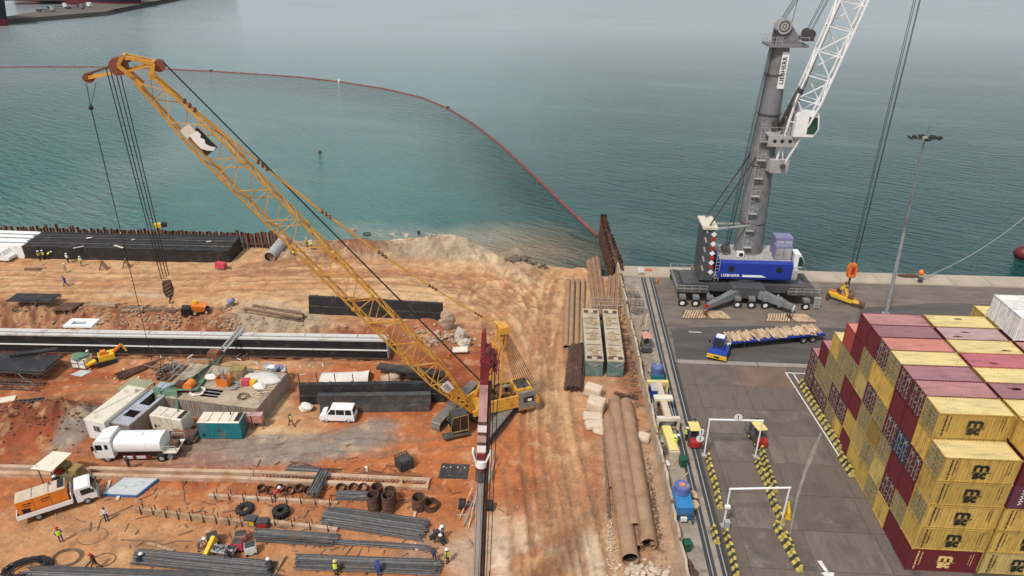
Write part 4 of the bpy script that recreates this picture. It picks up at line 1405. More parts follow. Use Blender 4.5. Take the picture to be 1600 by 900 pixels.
q.bar((39.8, 95.1, .1), (39.8, 95.1, 2.2), .06)
q.bar((40.6, 95.1, .1), (40.6, 95.1, 2.2), .06)
part(q, 'access_ladder', 'light_grey')
# slewing platform and machinery house
part(MB().span(24.2, 37.0, 97.9, 104.0, 3.45, 4.1), 'platform', 'grey_paint')
hs = part(MB().prism([(97.55, 3.6), (97.45, 4.0), (97.5, 6.25), (97.85, 6.5), (104.0, 6.5), (104.0, 3.6)], 25.3, 36.4, 'x'), 'machinery_house', 'crane_blue')
part(MB().span(25.5, 36.2, 98.2, 103.9, 6.5, 6.62), 'roof_deck', 'light_grey', par=hs)
part(MB().prism([(97.7, 3.6), (97.6, 4.0), (97.6, 5.2), (98.2, 5.6), (103.5, 5.6), (103.5, 3.6)], 36.4, 37.3, 'x'), 'end_cover', 'light_grey', par=hs)
for xx in (27.2, 34.4):
 part(MB().cyl((xx, 97.52, 5.35), (xx, 97.41, 5.35), .46, n=18), 'vent', 'print_black', par=hs)
q = MB().prism([(29.0, 4.02), (32.6, 4.02), (31.9, 4.36), (29.0, 4.36)], 97.40, 97.45)
part(q, 'stripe', 'clean_white', par=hs)
o = put(text_mesh('LIEBHERR', .62, .01, .012), 'lettering', hs, (27.2, 97.44, 4.2), 0, 'clean_white')
o.rotation_euler = (PI / 2, 0, 0)
# counterweight tower with chevrons
cw = part(MB().hexa([(22.6, 97.6, 3.2), (24.6, 97.6, 3.2), (24.6, 102.6, 3.2), (22.6, 102.6, 3.2)], [(22.5, 97.9, 11.6), (24.0, 97.9, 11.6), (24.0, 102.2, 11.6), (22.5, 102.2, 11.6)]), 'counterweight', 'dark_grey')
part(MB().span(22.2, 24.4, 97.6, 102.5, 11.6, 11.95), 'cap', 'cream', par=cw)
for i in range(5):
 z = 4.6 + i * 1.55
 part(MB().box((24.2 - .06 * i, 97.66 + .03 * i + (z - 3.2) * .0, z), (.62, .06, .62), 0, 0, .78), 'warning_plate', 'clean_white', par=cw)
 if i < 4:
  part(MB().box((24.18 - .06 * i, 97.70 + .03 * i, z + .78), (.62, .06, .6)), 'warning_plate', 'red', par=cw)
 part(MB().box((22.85, 97.68 + .03 * i, z + .6), (.25, .05, .9), 0, 0, -.35), 'stripe', 'light_grey', par=cw)
q = MB()
for i in range(8):
 q.bar((24.85, 97.5, 3.6 + i * .55), (25.45, 97.5, 3.6 + i * .55), .05)
q.bar((24.85, 97.5, 3.2), (24.85, 97.5, 8.0), .06).bar((25.45, 97.5, 3.2), (25.45, 97.5, 8.0), .06)
part(q, 'ladder', 'light_grey', par=cw)
q = MB()
for k in range(2):
 q.bar((24.0, 98.4 + 3.0 * k, 11.4 - .3 * k), (30.6, 100.6 + 1.2 * k, 11.4 - .3 * k), .22)
part(q, 'strut', 'light_grey')
# mast
MBASE, MTOP = Vector((30.5, 101.9, 6.5)), Vector((30.2, 101.9, 37.5))
mz = lambda z: MBASE + (MTOP - MBASE) * ((z - 6.5) / 31.0)
q = MB()
q.cyl(MBASE, mz(21.5), 2.15, 1.75, n=12)
q.cyl(mz(21.5), mz(25.0), 1.75, 1.55, n=12, cap=False)
q.cyl(mz(25.0), MTOP, 1.55, 1.3, n=12)
mast = part(q, 'mast', 'grey_paint', True)
q = MB()
for z in (11.5, 20.5, 28, 33.5):
 q.cyl(mz(z), mz(z + .18), 2.2 - (z - 6) * .024, n=12)
part(q, 'flange', 'dark_grey', par=mast)
q = MB()
for sx in (-.28, .28):
 q.bar(mz(6.7) + Vector((-1.1 + sx, -1.95, 0)), mz(27) + Vector((-.9 + sx, -1.55, 0)), .06)
for i in range(52):
 z = 6.9 + i * .39
 b0_ = mz(z) + Vector((-1.1 + .2 * (z - 6.7) / 20.3, -1.95 + .4 * (z - 6.7) / 20.3, 0))
 q.bar(b0_ - Vector((.28, 0, 0)), b0_ + Vector((.28, 0, 0)), .05)
 if i % 7 == 3:
  q.box(b0_ + Vector((.25, -.35, 0)), (1.2, .8, .08))
  q.bar(b0_ + Vector((-.3, -.7, 0)), b0_ + Vector((-.3, -.7, 1.0)), .05)
  q.bar(b0_ + Vector((.8, -.7, 0)), b0_ + Vector((.8, -.7, 1.0)), .05)
  q.bar(b0_ + Vector((-.3, -.7, 1.0)), b0_ + Vector((.8, -.7, 1.0)), .05)
 elif i % 2 == 0:
  q.tube([b0_ + Vector((-.34, 0, 0)), b0_ + Vector((-.3, -.5, 0)), b0_ + Vector((.3, -.5, 0)), b0_ + Vector((.34, 0, 0))], .025, 4)
part(q, 'ladder', 'light_grey', par=mast)
sg = part(MB().box(mz(34.2) + Vector((.55, -1.38, 0)), (.95, .08, 4.9)), 'sign_board', 'clean_white', par=mast)
o = put(text_mesh('LIEBHERR', .82, .012, .018), 'lettering', mast, mz(34.2) + Vector((.55, -1.43, 0)), 0, 'print_black')
o.rotation_euler = (PI / 2, -PI / 2, 0)
# mast head: platform, rope sheaves, rails
hp = part(MB().span(28.25, 33.45, 99.9, 104.0, 37.3, 37.6), 'head_platform', 'grey_paint')
q = MB()
for z in (38.1, 38.6):
 q.bar((28.35, 100, z), (29.85, 100, z), .05).bar((28.35, 103.9, z), (33.35, 103.9, z), .05).bar((28.35, 100, z), (28.35, 103.9, z), .05).bar((32.05, 100, z), (33.35, 100, z), .05).bar((33.35, 100, z), (33.35, 103.9, z), .05)
for xx, yy in ((28.35, 100), (29.05, 100), (29.85, 100), (28.35, 102), (28.35, 103.9), (29.65, 103.9), (31.65, 103.9), (33.35, 103.9), (33.35, 100), (32.25, 100)):
 q.bar((xx, yy, 37.5), (xx, yy, 38.6), .05)
part(q, 'railing', 'light_grey', par=hp)
part(MB().prism([(29.25, 37.6), (32.55, 37.6), (32.25, 38.6), (30.85, 40.4), (29.25, 40.2)], 101.2, 101.5).prism([(29.25, 37.6), (32.55, 37.6), (32.25, 38.6), (30.85, 40.4), (29.25, 40.2)], 102.6, 102.9), 'sheave_bracket', 'grey_paint', par=hp)
part(MB().pipe((30.05, 100.74, 39.9), (30.05, 100.80, 39.9), .72, .16, 18).pipe((30.05, 100.73, 39.9), (30.05, 100.8, 39.9), .3, .12, 12), 'sheave_groove', 'dark_steel', True, par=hp)
for yy in (100.9, 101.9, 102.3):
 part(MB().cyl((30.05, yy - .12, 39.9), (30.05, yy + .12, 39.9), 1.0, n=20).cyl((30.05, yy - .16, 39.9), (30.05, yy + .16, 39.9), .35, n=12), 'sheave', 'light_grey', True, par=hp)
for yy in (100.6, 101.2, 102.2, 102.8):
 part(MB().cyl((33.65, yy - .1, 38.9), (33.65, yy + .1, 38.9), .62, n=16), 'sheave', 'dark_steel', True, par=hp)
part(MB().span(32.65, 34.05, 100.2, 103.2, 38.1, 38.5), 'sheave_frame', 'dark_grey', par=hp)
part(MB().cyl((31.25, 102, 40), (31.55, 102, 43.2), .04, n=5), 'antenna', 'dark_steel', par=hp)
# boom
TIP = Vector((42.9, 97.0, 68.0))
PIV = Vector((32.2, 99.6, 21.3))
bd = (TIP - PIV).normalized()
bs = Vector((.23, .97, 0)).normalized()
bs = (bs - bd * bs.dot(bd)).normalized()
bu = bd.cross(bs).normalized()
BL = (TIP - PIV).length
def bw_(s):
 f = min(1, s / 9.0)
 return .55 + 1.05 * f
def bp_(s, a, c_):
 return PIV + bd * s + bs * (a * bw_(s)) + bu * (c_ * bw_(s))
q = MB()
ns = 15
st = [BL * i / ns for i in range(ns + 1)]
for a_ in (-1, 1):
 for c_ in (-1, 1):
  for i in range(ns):
   q.cyl(bp_(st[i], a_, c_), bp_(st[i + 1], a_, c_), .17, n=6)
bm = part(q, 'boom', 'clean_white', True)
for i in range(ns):
 q = MB()
 for f in range(4):
  (a0, c0_), (a1, c1_) = (((-1, -1), (1, -1)), ((1, -1), (1, 1)), ((1, 1), (-1, 1)), ((-1, 1), (-1, -1)))[f]
  if i % 2:
   q.cyl(bp_(st[i], a0, c0_), bp_(st[i + 1], a1, c1_), .085, n=5)
  else:
   q.cyl(bp_(st[i], a1, c1_), bp_(st[i + 1], a0, c0_), .085, n=5)
  q.cyl(bp_(st[i + 1], a0, c0_), bp_(st[i + 1], a1, c1_), .07, n=5)
 part(q, 'lattice_bay', 'clean_white', par=bm)
part(MB().tube([bp_(s, .5, .75) for s in (5, 15, 25, 35, 45)], .16, 6), 'boom_walkway', 'dark_steel', par=bm)
part(MB().tube([bp_(s, .2, .8) for s in (5, 15, 25, 35, 45)], .05, 5), 'handrail', 'light_grey', par=bm)
part(MB().box((31.9, 99.9, 21.2), (2.6, 2.6, 1.9), .1), 'pivot_bracket', 'light_grey')
part(MB().cyl((32.4, 98.2, 21.3), (32.4, 101.0, 21.3), .35, n=12), 'pivot_pin', 'dark_steel')
for yy in (98.9, 101.2):
 o = part(MB().cyl((31.8, yy + .8, 25.3), bp_(11, -.8, 1) + Vector((0, yy - 100, 0)) * .3, .34, n=10), 'luffing_cylinder', 'dark_grey', True)
 part(MB().cyl(bp_(8.5, -.8, 1) + Vector((0, yy - 100, 0)) * .3, bp_(12.2, -.8, 1) + Vector((0, yy - 100, 0)) * .3, .2, n=8), 'piston_rod', 'galv', par=o)
# cab tower platform and operator cab
q = MB()
q.prism([(29.70, 24.2), (34.00, 24.2), (34.00, 24.9), (33.00, 25.6), (29.70, 25.6)], 98.2, 98.5)
q.span(29.70, 34.30, 98.2, 101.0, 25.6, 25.75)
pl = part(q, 'cab_platform', 'light_grey')
for xx in (30.60, 31.60, 32.70):
 part(MB().cyl((xx, 98.19, 25.0), (xx, 98.15, 25.0), .26, n=12), 'opening', 'print_black', par=pl)
q = MB()
for z in (26.3, 26.9):
 q.bar((29.70, 98.25, z), (34.30, 98.25, z), .05)
for i in range(6):
 q.bar((29.70 + .92 * i, 98.25, 25.7), (29.70 + .92 * i, 98.25, 26.9), .05)
part(q, 'railing', 'light_grey', par=pl)
cb = part(MB().prism([(32.80, 25.8), (35.50, 25.8), (36.10, 26.9), (35.80, 29.0), (33.40, 29.3), (32.80, 28.6)], 97.6, 99.7), 'operator_cab', 'clean_white')
part(MB().prism([(34.50, 26.2), (35.55, 26.2), (35.90, 26.95), (35.65, 28.5), (34.50, 28.6)], 97.56, 97.6), 'side_window', 'green_glass', par=cb)
part(MB().hexa([(35.52, 97.7, 26.0), (35.60, 97.7, 26.0), (35.60, 99.6, 26.0), (35.52, 99.6, 26.0)], [(36.10, 97.7, 26.9), (36.16, 97.7, 26.9), (36.16, 99.6, 26.9), (36.10, 99.6, 26.9)]), 'windscreen', 'green_glass', par=cb)
part(MB().span(32.00, 32.60, 98.6, 99.8, 25.8, 28.1), 'control_cabinet', 'light_grey', par=pl)
part(MB().box((30.70, 99.9, 26.9), (.7, .3, 1.4)), 'door', 'dark_steel', par=mast)
# ropes
q = MB()
for yy in (101.0, 101.5, 102.2, 102.7):
 q.cyl((30.0, yy, 40.7), TIP + Vector((-.3, yy - 99.5, .8)), .035, n=5)
for yy in (100.7, 101.2, 102.2, 102.8):
 q.cyl((33.7, yy, 39.4), TIP + Vector((0, yy - 99.5, -.3)), .035, n=5)
for yy in (100.6, 101.0, 102.0, 102.6):
 q.cyl((29.2, yy, 39.6), (27.0, yy - .2, 6.8), .04, n=5)
part(q, 'rope', 'rope')
q = MB()
q.bar((29.0, 100.6, 22.0), (23.3, 98.3, 12.0), .18)
q.bar((29.0, 103.0, 22.0), (23.3, 101.8, 12.0), .18)
part(q, 'stay', 'dark_steel')
q = MB()
BLK = Vector((45.2, 97.6, 5.6))
for dx, dy in ((-.3, -.25), (.3, -.25), (-.3, .3), (.42, .3)):
 q.cyl(TIP + Vector((dx + 1.6, dy, 0)), BLK + Vector((dx * .9, dy * .8, .9)), .038, n=5)
part(q, 'hoist_rope', 'rope')
hb = part(MB().prism([(-.55, -1.1), (.55, -1.1), (.65, .3), (.4, 1.1), (-.4, 1.1), (-.65, .3)], -.4, .4), 'hook_block', 'safety_orange')
hb.location = BLK
part(MB().box((0, -.42, .1), (.5, .06, 1.2)), 'cover_plate', 'red', par=hb)
part(MB().cyl((0, 0, -1.1), (0, 0, -2.4), .16, n=8).tube([(0, 0, -2.3), (.25, 0, -2.6), (.2, 0, -2.95), (-.15, 0, -3.0), (-.28, 0, -2.75)], .1, 6), 'hook', 'dark_steel', par=hb)
# deck gear
for (xx, yy, z, s, m_, lb) in ((35.2, 100.9, 8.1, (2.6, 2.2, 3.0), 'lavender', 1), (34.9, 99.2, 7.7, (2.5, 1.5, 2.2), 'lavender', 0)):
 o = part(MB().box((xx, yy, z), s), 'switch_cabinet', m_, par=hs)
 for k in (-1, 1):
  part(MB().box((xx + k * s[0] * .24, yy - s[1] / 2 - .02, z - .1), (s[0] * .42, .04, s[2] * .78)), 'cabinet_door', 'light_grey', par=hc)
o = part(MB().box((28.6, 99.0, 7.15), (1.1, .5, .9)), 'air_conditioner', 'clean_white')
part(MB().cyl((28.7, 98.74, 7.15), (28.7, 98.71, 7.15), .33, n=14), 'fan_grille', 'print_black', par=o)
part(MB().prism([(36.5, 5.6), (37.8, 5.6), (38.1, 6.6), (37.4, 7.8), (36.5, 7.8)], 98.0, 100.0), 'lower_cab', 'clean_white')
part(MB().prism([(37.2, 5.8), (37.8, 5.8), (38.04, 6.6), (37.5, 7.4), (37.2, 7.4)], 97.95, 98.0), 'lower_cab_window', 'green_glass')
q = MB()
q.bar((26.4, 100, 6.6), (26.9, 100.2, 8.6), .15).bar((27.4, 100, 6.6), (26.9, 100.2, 8.6), .15).cyl((26.6, 99.6, 7.3), (26.6, 101.2, 7.3), .55, n=12)
part(q, 'winch', 'dark_steel')
q = MB()
for i in range(14):
 q.bar((25.7 + i * .8, 98.3, 6.6), (25.7 + i * .8, 98.3, 7.5), .04)
q.bar((25.7, 98.3, 7.5), (28, 98.3, 7.5), .04).bar((30, 98.3, 7.5), (33.2, 98.3, 7.5), .04)
part(q, 'deck_railing', 'light_grey')
# outrigger pads: plates with slanted timber boards
for px, py, lb in ((1102, 493, 'slatted timber outrigger pad on the apron under the left crane arm'), (1233, 498, 'slatted timber outrigger pad on the apron under the right crane arm')):
 x, y = at(px, py)
 pd = thing('outrigger_pad', lb, 'outrigger pad', (x, y, .02), .03, 'timber outrigger pads')
 pd.scale = (1.05, 1.35, 1)
 MB().span(-3.1, 3.1, -.85, .85, .0, .14).build('base', 'old_wood', pd)
 for i in range(17):
  xx = -2.9 + i * .36
  sk = .45 if xx < 0 else -.45
  q = MB()
  q.hexa([(xx - .11 - sk, -.85, .14), (xx + .11 - sk, -.85, .14), (xx + .11 + sk, .85, .14), (xx - .11 + sk, .85, .14)], [(xx - .11 - sk, -.85, .24), (xx + .11 - sk, -.85, .24), (xx + .11 + sk, .85, .24), (xx - .11 + sk, .85, .24)])
  q.build('board', 'pale_wood', pd)
 MB().box((0, 0, .35), (.45, .6, .22)).build('socket', 'dark_rust', pd)
 q = MB()
 for dx in (-.5, .5):
  q.cyl((dx, 0, .3), (0, .3, 1.5), .03, n=5)
 q.build('chain', 'rope', pd)
# spreader frame the block has set down
a = at3(1316, 474, 0)
gr = thing('lifting_grab', 'yellow and rust lifting frame standing on the apron under the orange block', 'lifting frame', (a.x, a.y, .02), -.55)
MB().bar((-2.3, 0, 1.2), (2.2, 0, .5), .5, .5).build('beam', 'yellow', gr)
MB().bar((-2.2, .9, 1.3), (2.2, .9, .4), .35, .35).build('side_beam', 'safety_orange', gr)
MB().bar((-1.3, .4, 1.0), (-.2, .5, 2.9), .35).bar((.6, .4, .8), (-.2, .5, 2.9), .35).build('lifting_frame', 'yellow', gr)
MB().cyl((-.2, .5, 2.8), (-.2, .5, 3.5), .12, n=8).build('shackle', 'dark_rust', gr)
MB().box((2.1, .4, .35), (1.8, 1.4, .5)).build('foot_plate', 'dark_rust', gr)
MB().box((-2.2, .3, .6), (.5, 1.2, 1.2)).build('end_plate', 'dark_rust', gr)
MB().cyl((.9, -.1, 1.3), (.9, 1.0, 1.3), .42, n=12).build('motor', 'rust', gr)
MB().box((-.9, .5, 1.8), (.7, .6, .6)).build('gearbox', 'dark_rust', gr)
# ================================================================== helpers for lattice work
def lattice(par, A, B, width, n, rc, rl, m, sx=None, chord='chord', lacing='lacing', secs=4):
 """square lattice from A to B; width(s) gives the half width at fraction s; each lacing bar is its own piece"""
 A, B = Vector(A), Vector(B)
 d = (B - A).normalized()
 s = Vector((-d.y, d.x, 0)).normalized() if sx is None else sx
 u = d.cross(s).normalized()
 if u.z < 0:
  u = -u
 L_ = (B - A).length
 def P(f, a, c_):
  w_ = width(f)
  return A + d * (L_ * f) + s * (a * w_) + u * (c_ * w_)
 for a in (-1, 1):
  for c_ in (-1, 1):
   q = MB()
   for i in range(n):
    q.cyl(P(i / n, a, c_), P((i + 1) / n, a, c_), rc, n=6)
   q.build(chord, m, par, True)
 for i in range(n):
  for f in range(4):
   (a0, c0_), (a1, c1_) = (((-1, -1), (1, -1)), ((1, -1), (1, 1)), ((1, 1), (-1, 1)), ((-1, 1), (-1, -1)))[f]
   q = MB()
   if (i + f) % 2:
    q.cyl(P(i / n, a0, c0_), P((i + 1) / n, a1, c1_), rl, n=4)
   else:
    q.cyl(P(i / n, a1, c1_), P((i + 1) / n, a0, c0_), rl, n=4)
   if i % 2:
    q.cyl(P(i / n, a0, c0_), P(i / n, a1, c1_), rl * .8, n=4)
   q.build(lacing, m, par)
 return P
# ================================================================== CRAWLER CRANE
FT = at3(738, 641, 1.6)
TP = at3(222, 119, 41.0)
fw = Vector((TP.x - FT.x, TP.y - FT.y, 0)).normalized()
cr = thing('crawler_crane', 'yellow lattice boom crawler crane standing on the orange soil', 'crane', (-8.3, 65.6, 0), math.atan2(fw.y, fw.x))
Mi = Matrix.Translation(cr.location) @ Matrix.Rotation(cr.rotation_euler.z, 4, 'Z')
Mi = Mi.inverted()
W = lambda v: Mi @ Vector(v)
ft, tp = W(FT), W(TP)
# undercarriage
tdir = heading((-13.1, 63.2), (-9.6, 71.5))
q = MB()
shoe = MB().box((0, 0, 0), (.3, 1.2, .09)).box((.06, 0, .06), (.07, 1.15, .07)).mesh('shoe', [M['track_steel']])
for cxw, cyw in ((-11.1, 66.9), (-5.2, 64.9)):
 lc = W((cxw, cyw, 0))
 tk = bpy.data.objects.new('crawler_track', None)
 C.objects.link(tk)
 tk.parent = cr
 tk.location = lc
 tk.rotation_euler = (0, 0, tdir - cr.rotation_euler.z)
 MB().prism([(-4.2, .2), (4.2, .2), (4.55, .6), (4.2, 1.0), (-4.2, 1.0), (-4.55, .6)], -.35, .35).build('track_frame', 'dark_grey', tk)
 for s_ in (-1, 1):
  MB().cyl((4.2 * s_, -.4, .62), (4.2 * s_, .4, .62), .5, n=14).build('sprocket', 'dark_rust', tk)
 for i in range(9):
  MB().cyl((-3.6 + i * .9, -.4, .3), (-3.6 + i * .9, .4, .3), .2, n=8).build('roller', 'dark_rust', tk)
 R_, S_ = .56, 4.2
 per = 4 * S_ + 2 * PI * R_
 n = 56
 for i in range(n):
  s = per * i / n
  if s < 2 * S_:
   p_, an = (-S_ + s, .62 + R_), 0
  elif s < 2 * S_ + PI * R_:
   a_ = (s - 2 * S_) / R_
   p_, an = (S_ + R_ * math.sin(a_), .62 + R_ * math.cos(a_)), a_
  elif s < 4 * S_ + PI * R_:
   p_, an = (S_ - (s - 2 * S_ - PI * R_), .62 - R_), PI
  else:
   a_ = (s - 4 * S_ - PI * R_) / R_
   p_, an = (-S_ - R_ * math.sin(a_), .62 - R_ * math.cos(a_)), PI + a_
  o = put(shoe, 'shoe', tk, (p_[0], 0, p_[1]))
  o.rotation_euler = (0, an, 0)
cb_ = W((-8.15, 65.9, 0))
MB().box((cb_.x, cb_.y, .75), (3.4, 5.4, .7), tdir - cr.rotation_euler.z).build('car_body', 'dark_steel', cr)
MB().cyl((cb_.x, cb_.y, 1.0), (cb_.x, cb_.y, 1.45), 1.3, n=20).build('slew_ring', 'dark_steel', cr, True)
# upper works (local x points along the boom)
x0 = ft.x
for s_ in (-1, 1):
 MB().prism([(x0 + .2, 1.4), (x0 + .2, 2.0), (x0 - 1.6, 3.0), (x0 - 7.4, 3.0), (x0 - 8.0, 2.2), (x0 - 8.0, 1.4)], s_ * 1.55 - .12, s_ * 1.55 + .12).build('side_frame', 'crane_yellow', cr)
MB().box((x0 - 3.9, 0, 1.62), (8.0, 2.9, .3)).build('deck', 'crane_yellow', cr)
for k, xx in enumerate((x0 - 2.3, x0 - 3.9, x0 - 5.5)):
 o = MB().cyl((xx, -1.1, 2.5), (xx, 1.1, 2.5), .55, n=16).build('winch_drum', 'rust', cr, True)
 for s_ in (-1, 1):
  MB().cyl((xx, s_ * 1.1 - .06, 2.5), (xx, s_ * 1.1 + .06, 2.5), .8, n=16).build('flange', 'dark_rust', o, True)
MB().box((x0 - 6.2, .2, 2.75), (2.0, 2.4, 1.7)).build('engine_house', 'crane_yellow', cr)
MB().box((x0 - 6.2, .2, 3.64), (1.5, 1.7, .1)).build('engine_grille', 'dark_steel', cr)
MB().box((x0 - 5.0, -1.0, 2.85), (2.6, .5, .2)).build('walkway', 'sage', cr)
MB().cyl((x0 - 6.2, 1.1, 3.2), (x0 - 6.2, 1.1, 4.0), .1, n=8).build('exhaust', 'dark_rust', cr)
cwp = W(at3(817, 622, 1.5))
o = MB().box((cwp.x, cwp.y + .1, 2.15), (2.1, 2.6, 2.3)).build('counterweight', 'track_steel', cr)
MB().box((cwp.x, cwp.y + .1, .95), (2.0, 2.5, .24)).build('base_plate', 'crane_yellow', o)
MB().box((cwp.x - .2, cwp.y + 1.42, 2.3), (1.3, .05, .7)).build('panel', 'glass', o)
MB().box((cwp.x - 1.07, cwp.y + .2, 2.3), (.05, 1.6, .7)).build('panel', 'glass', o)
MB().box((cwp.x - .3, cwp.y + 1.46, 2.2), (.5, .04, .3)).build('plate', 'clean_white', o)
cp_ = W(at3(716, 668, .9))
o = MB().prism([(cp_.x - 1.0, .9), (cp_.x + .9, .9), (cp_.x + 1.05, 1.6), (cp_.x + .75, 2.9), (cp_.x - 1.0, 3.0)], cp_.y - .75, cp_.y + .75).build('operator_cab', 'glass', cr)
q = MB()
for yy in (cp_.y - .77, cp_.y + .77):
 q.bar((cp_.x + 1.05, yy, 1.6), (cp_.x + .75, yy, 2.95), .06).bar((cp_.x - 1.0, yy, .9), (cp_.x - 1.0, yy, 3.0), .08).bar((cp_.x, yy, .9), (cp_.x - .1, yy, 3.0), .06).bar((cp_.x - 1.0, yy, 3.0), (cp_.x + .75, yy, 2.95), .08).bar((cp_.x - 1.0, yy, .95), (cp_.x + .9, yy, .95), .14)
q.bar((cp_.x + .95, cp_.y - .77, 1.0), (cp_.x + .95, cp_.y + .77, 1.0), .14)
q.build('cab_frame', 'mustard', o)
MB().box((cp_.x - .05, cp_.y, 3.02), (1.75, 1.4, .08)).build('cab_roof', 'dark_steel', o)
MB().box((cp_.x + .5, cp_.y + .6, .55), (3.0, 1.0, .12)).build('cab_step', 'dark_steel', cr)
# boom
bwid = lambda f: .3 + .85 * min(1, f / .16) if f < .2 else (1.15 if f < .86 else 1.15 - .5 * (f - .86) / .14)
bmo = bpy.data.objects.new('boom', None)
C.objects.link(bmo)
bmo.parent = cr
BP = lattice(bmo, ft, tp, bwid, 26, .105, .05, 'crane_yellow')
q = MB()
for a in (-1, 1):
 vs0, vs1 = [], []
 for f in (.0, .075):
  for c_ in (-1, 1):
   p_ = BP(f, a, c_)
   vs0.append(p_)
 q.add(vs0, [(0, 1, 3, 2)])
for c_ in (-1, 1):
 q.add([BP(f, a, c_) for f in (0, .075) for a in (-1, 1)], [(0, 1, 3, 2)])
q.build('foot_plate', 'crane_yellow', bmo)
for f in (.03, .05, .068):
 p0 = BP(f, 1, 0)
 n_ = (BP(f, 1, 0) - BP(f, -1, 0)).normalized()
 MB().cyl(p0, p0 + n_ * .02, .16, n=12).build('lightening_hole', 'print_black', bmo)
for f in (.24, .43, .62, .8):
 q = MB()
 for a in (-1, 1):
  for c_ in (-1, 1):
   q.cyl(BP(f - .004, a, c_), BP(f + .004, a, c_), .17, n=8)
 q.build('joint_lug', 'crane_yellow', bmo)
p_ = BP(.555, 1, 1)
MB().box(p_, (.5, .5, .6)).build('joint_lug', 'crane_yellow', bmo)
# boards on the boom
up_ = (BP(.5, 0, 1) - BP(.5, 0, -1)).normalized()
def board(f0, f1, a0, a1, m, name='sign_board', dz=.16):
 q = MB()
 c4 = (BP(f0, 1, a0), BP(f1, 1, a0), BP(f1, 1, a1), BP(f0, 1, a1))
 q.hexa([v + sd_ * dz for v in c4], [v + sd_ * (dz + .05) for v in c4])
 return q.build(name, m, bmo)
sd_ = (BP(.5, 1, 0) - BP(.5, -1, 0)).normalized()
sb = board(.845, .89, -.5, .5, 'print_black')
q = MB()
pts = [(.888, -.4), (.886, .28), (.878, .3), (.875, .1), (.868, .22), (.862, .05), (.854, .18), (.847, .42), (.845, .1), (.851, -.18), (.86, -.42), (.876, -.46)]
vs = [BP(f, 1, a) + sd_ * .225 for f, a in pts]
q.add(vs, [tuple(range(len(vs)))])
q.build('torn_white_sheet', 'clean_white', sb)
board(.886, .903, -.7, .2, 'cream')
sb = board(.105, .135, -.5, .6, 'clean_white')
q = MB()
for k in range(5):
 f = .109 + k * .005
 q.add([v + sd_ * .225 for v in (BP(f, 1, -.3), BP(f + .002, 1, -.3), BP(f + .002, 1, .3), BP(f, 1, .3))], [(0, 1, 2, 3)])
q.build('print', 'print_black', sb)
# boom head, fly jib, sheaves
hl = lambda f, a, u: tp + (tp - ft).normalized() * (f * .8) + Vector((0, 1, 0)) * a + up_ * (u * .82)
q = MB()
bdv = (tp - ft).normalized()
for a in (-.55, .55):
 q.bar(hl(-.6, a, .55), hl(.3, a, 1.75), .3).bar(hl(.3, a, 1.75), hl(2.2, a, .2), .26).bar(hl(-.6, a, -.5), hl(2.0, a, -.75), .3).bar(hl(2.0, a, -.75), hl(2.4, a, .2), .25).bar(hl(.2, a, 1.7), hl(1.2, a, -.7), .16)
q.bar(hl(.3, -.6, 1.75), hl(.3, .6, 1.75), .2).bar(hl(2.3, -.6, .2), hl(2.3, .6, .2), .2)
hd = q.build('boom_head', 'crane_yellow', bmo)
for a in (-.35, 0, .35):
 c_ = hl(1.9, a, -.9)
 MB().cyl(c_ - Vector((0, .1, 0)), c_ + Vector((0, .1, 0)), .66, n=18).build('sheave', 'sheave', hd, True)
 c_ = hl(-.2, a, 1.9)
 MB().cyl(c_ - Vector((0, .1, 0)), c_ + Vector((0, .1, 0)), .45, n=16).build('sheave', 'sheave', hd, True)
JT = W(at3(139, 121, 40.2))
q = MB()
for a in (-.4, .4):
 q.bar(hl(1.4, a, -1.0), JT + Vector((0, a * .6, -.05)), .13).bar(hl(1.0, a, -.5), JT + Vector((0, a * .6, .12)), .1)
 for k in range(4):
  f = .2 + .2 * k
  q.bar(hl(1.4, a, -1.0).lerp(JT + Vector((0, a * .6, 0)), f), hl(1.0, -a, -.5).lerp(JT + Vector((0, -a * .6, .12)), f + .1), .06)
fj = q.build('fly_jib', 'crane_yellow', bmo)
MB().cyl(JT + Vector((0, -.3, 0)), JT + Vector((0, .3, 0)), .42, n=16).box(JT, (.9, .7, .3)).build('jib_sheave', 'sheave', fj)
q = MB()
for a in (-.4, .4):
 q.cyl(hl(1.6, a, .4), JT + Vector((0, a, .3)), .05, n=5)
q.build('jib_stay', 'dark_rust', fj)
# live mast, pendants, ropes
MT = W(at3(785, 512, 12.4))
q = MB()
for a in (-1.2, 1.2):
 q.bar((x0 - 1.0, a, 2.4), (MT.x, MT.y + a * .45, MT.z), .24, .3)
for f in (.25, .5, .75):
 b_ = Vector((x0 - 1.0, 0, 2.4)).lerp(MT, f)
 w_ = 1.2 - .66 * f
 q.bar(b_ + Vector((0, -w_, 0)), b_ + Vector((0, w_, 0)), .14)
q.box(MT, (1.1, 1.6, .8))
q.build('live_mast', 'crane_yellow', cr)
for a in (-.4, -.13, .13, .4):
 MB().cyl(MT + Vector((0, a - .06, -.2)), MT + Vector((0, a + .06, -.2)), .55, n=14).build('mast_sheave', 'dark_rust', cr, True)
q = MB()
for k in range(9):
 a = -.6 + k * .15
 q.cyl(MT + Vector((-.45 + .11 * k, a, -.4)), (x0 - 8.3 + k * .34, a * 1.8, 2.9), .04, n=5)
q.build('luffing_rope', 'stay_rope', cr)
q = MB()
for a in (-1.2, 1.2):
 q.bar((x0 - 3.2, a, 2.6), (MT.x - .2, MT.y + a * .4, MT.z - .3), .18)
q.build('mast_brace', 'crane_yellow', cr)
MB().box((x0 - 7.1, 0, 2.95), (.9, 1.9, .7)).build('equaliser', 'dark_rust', cr)
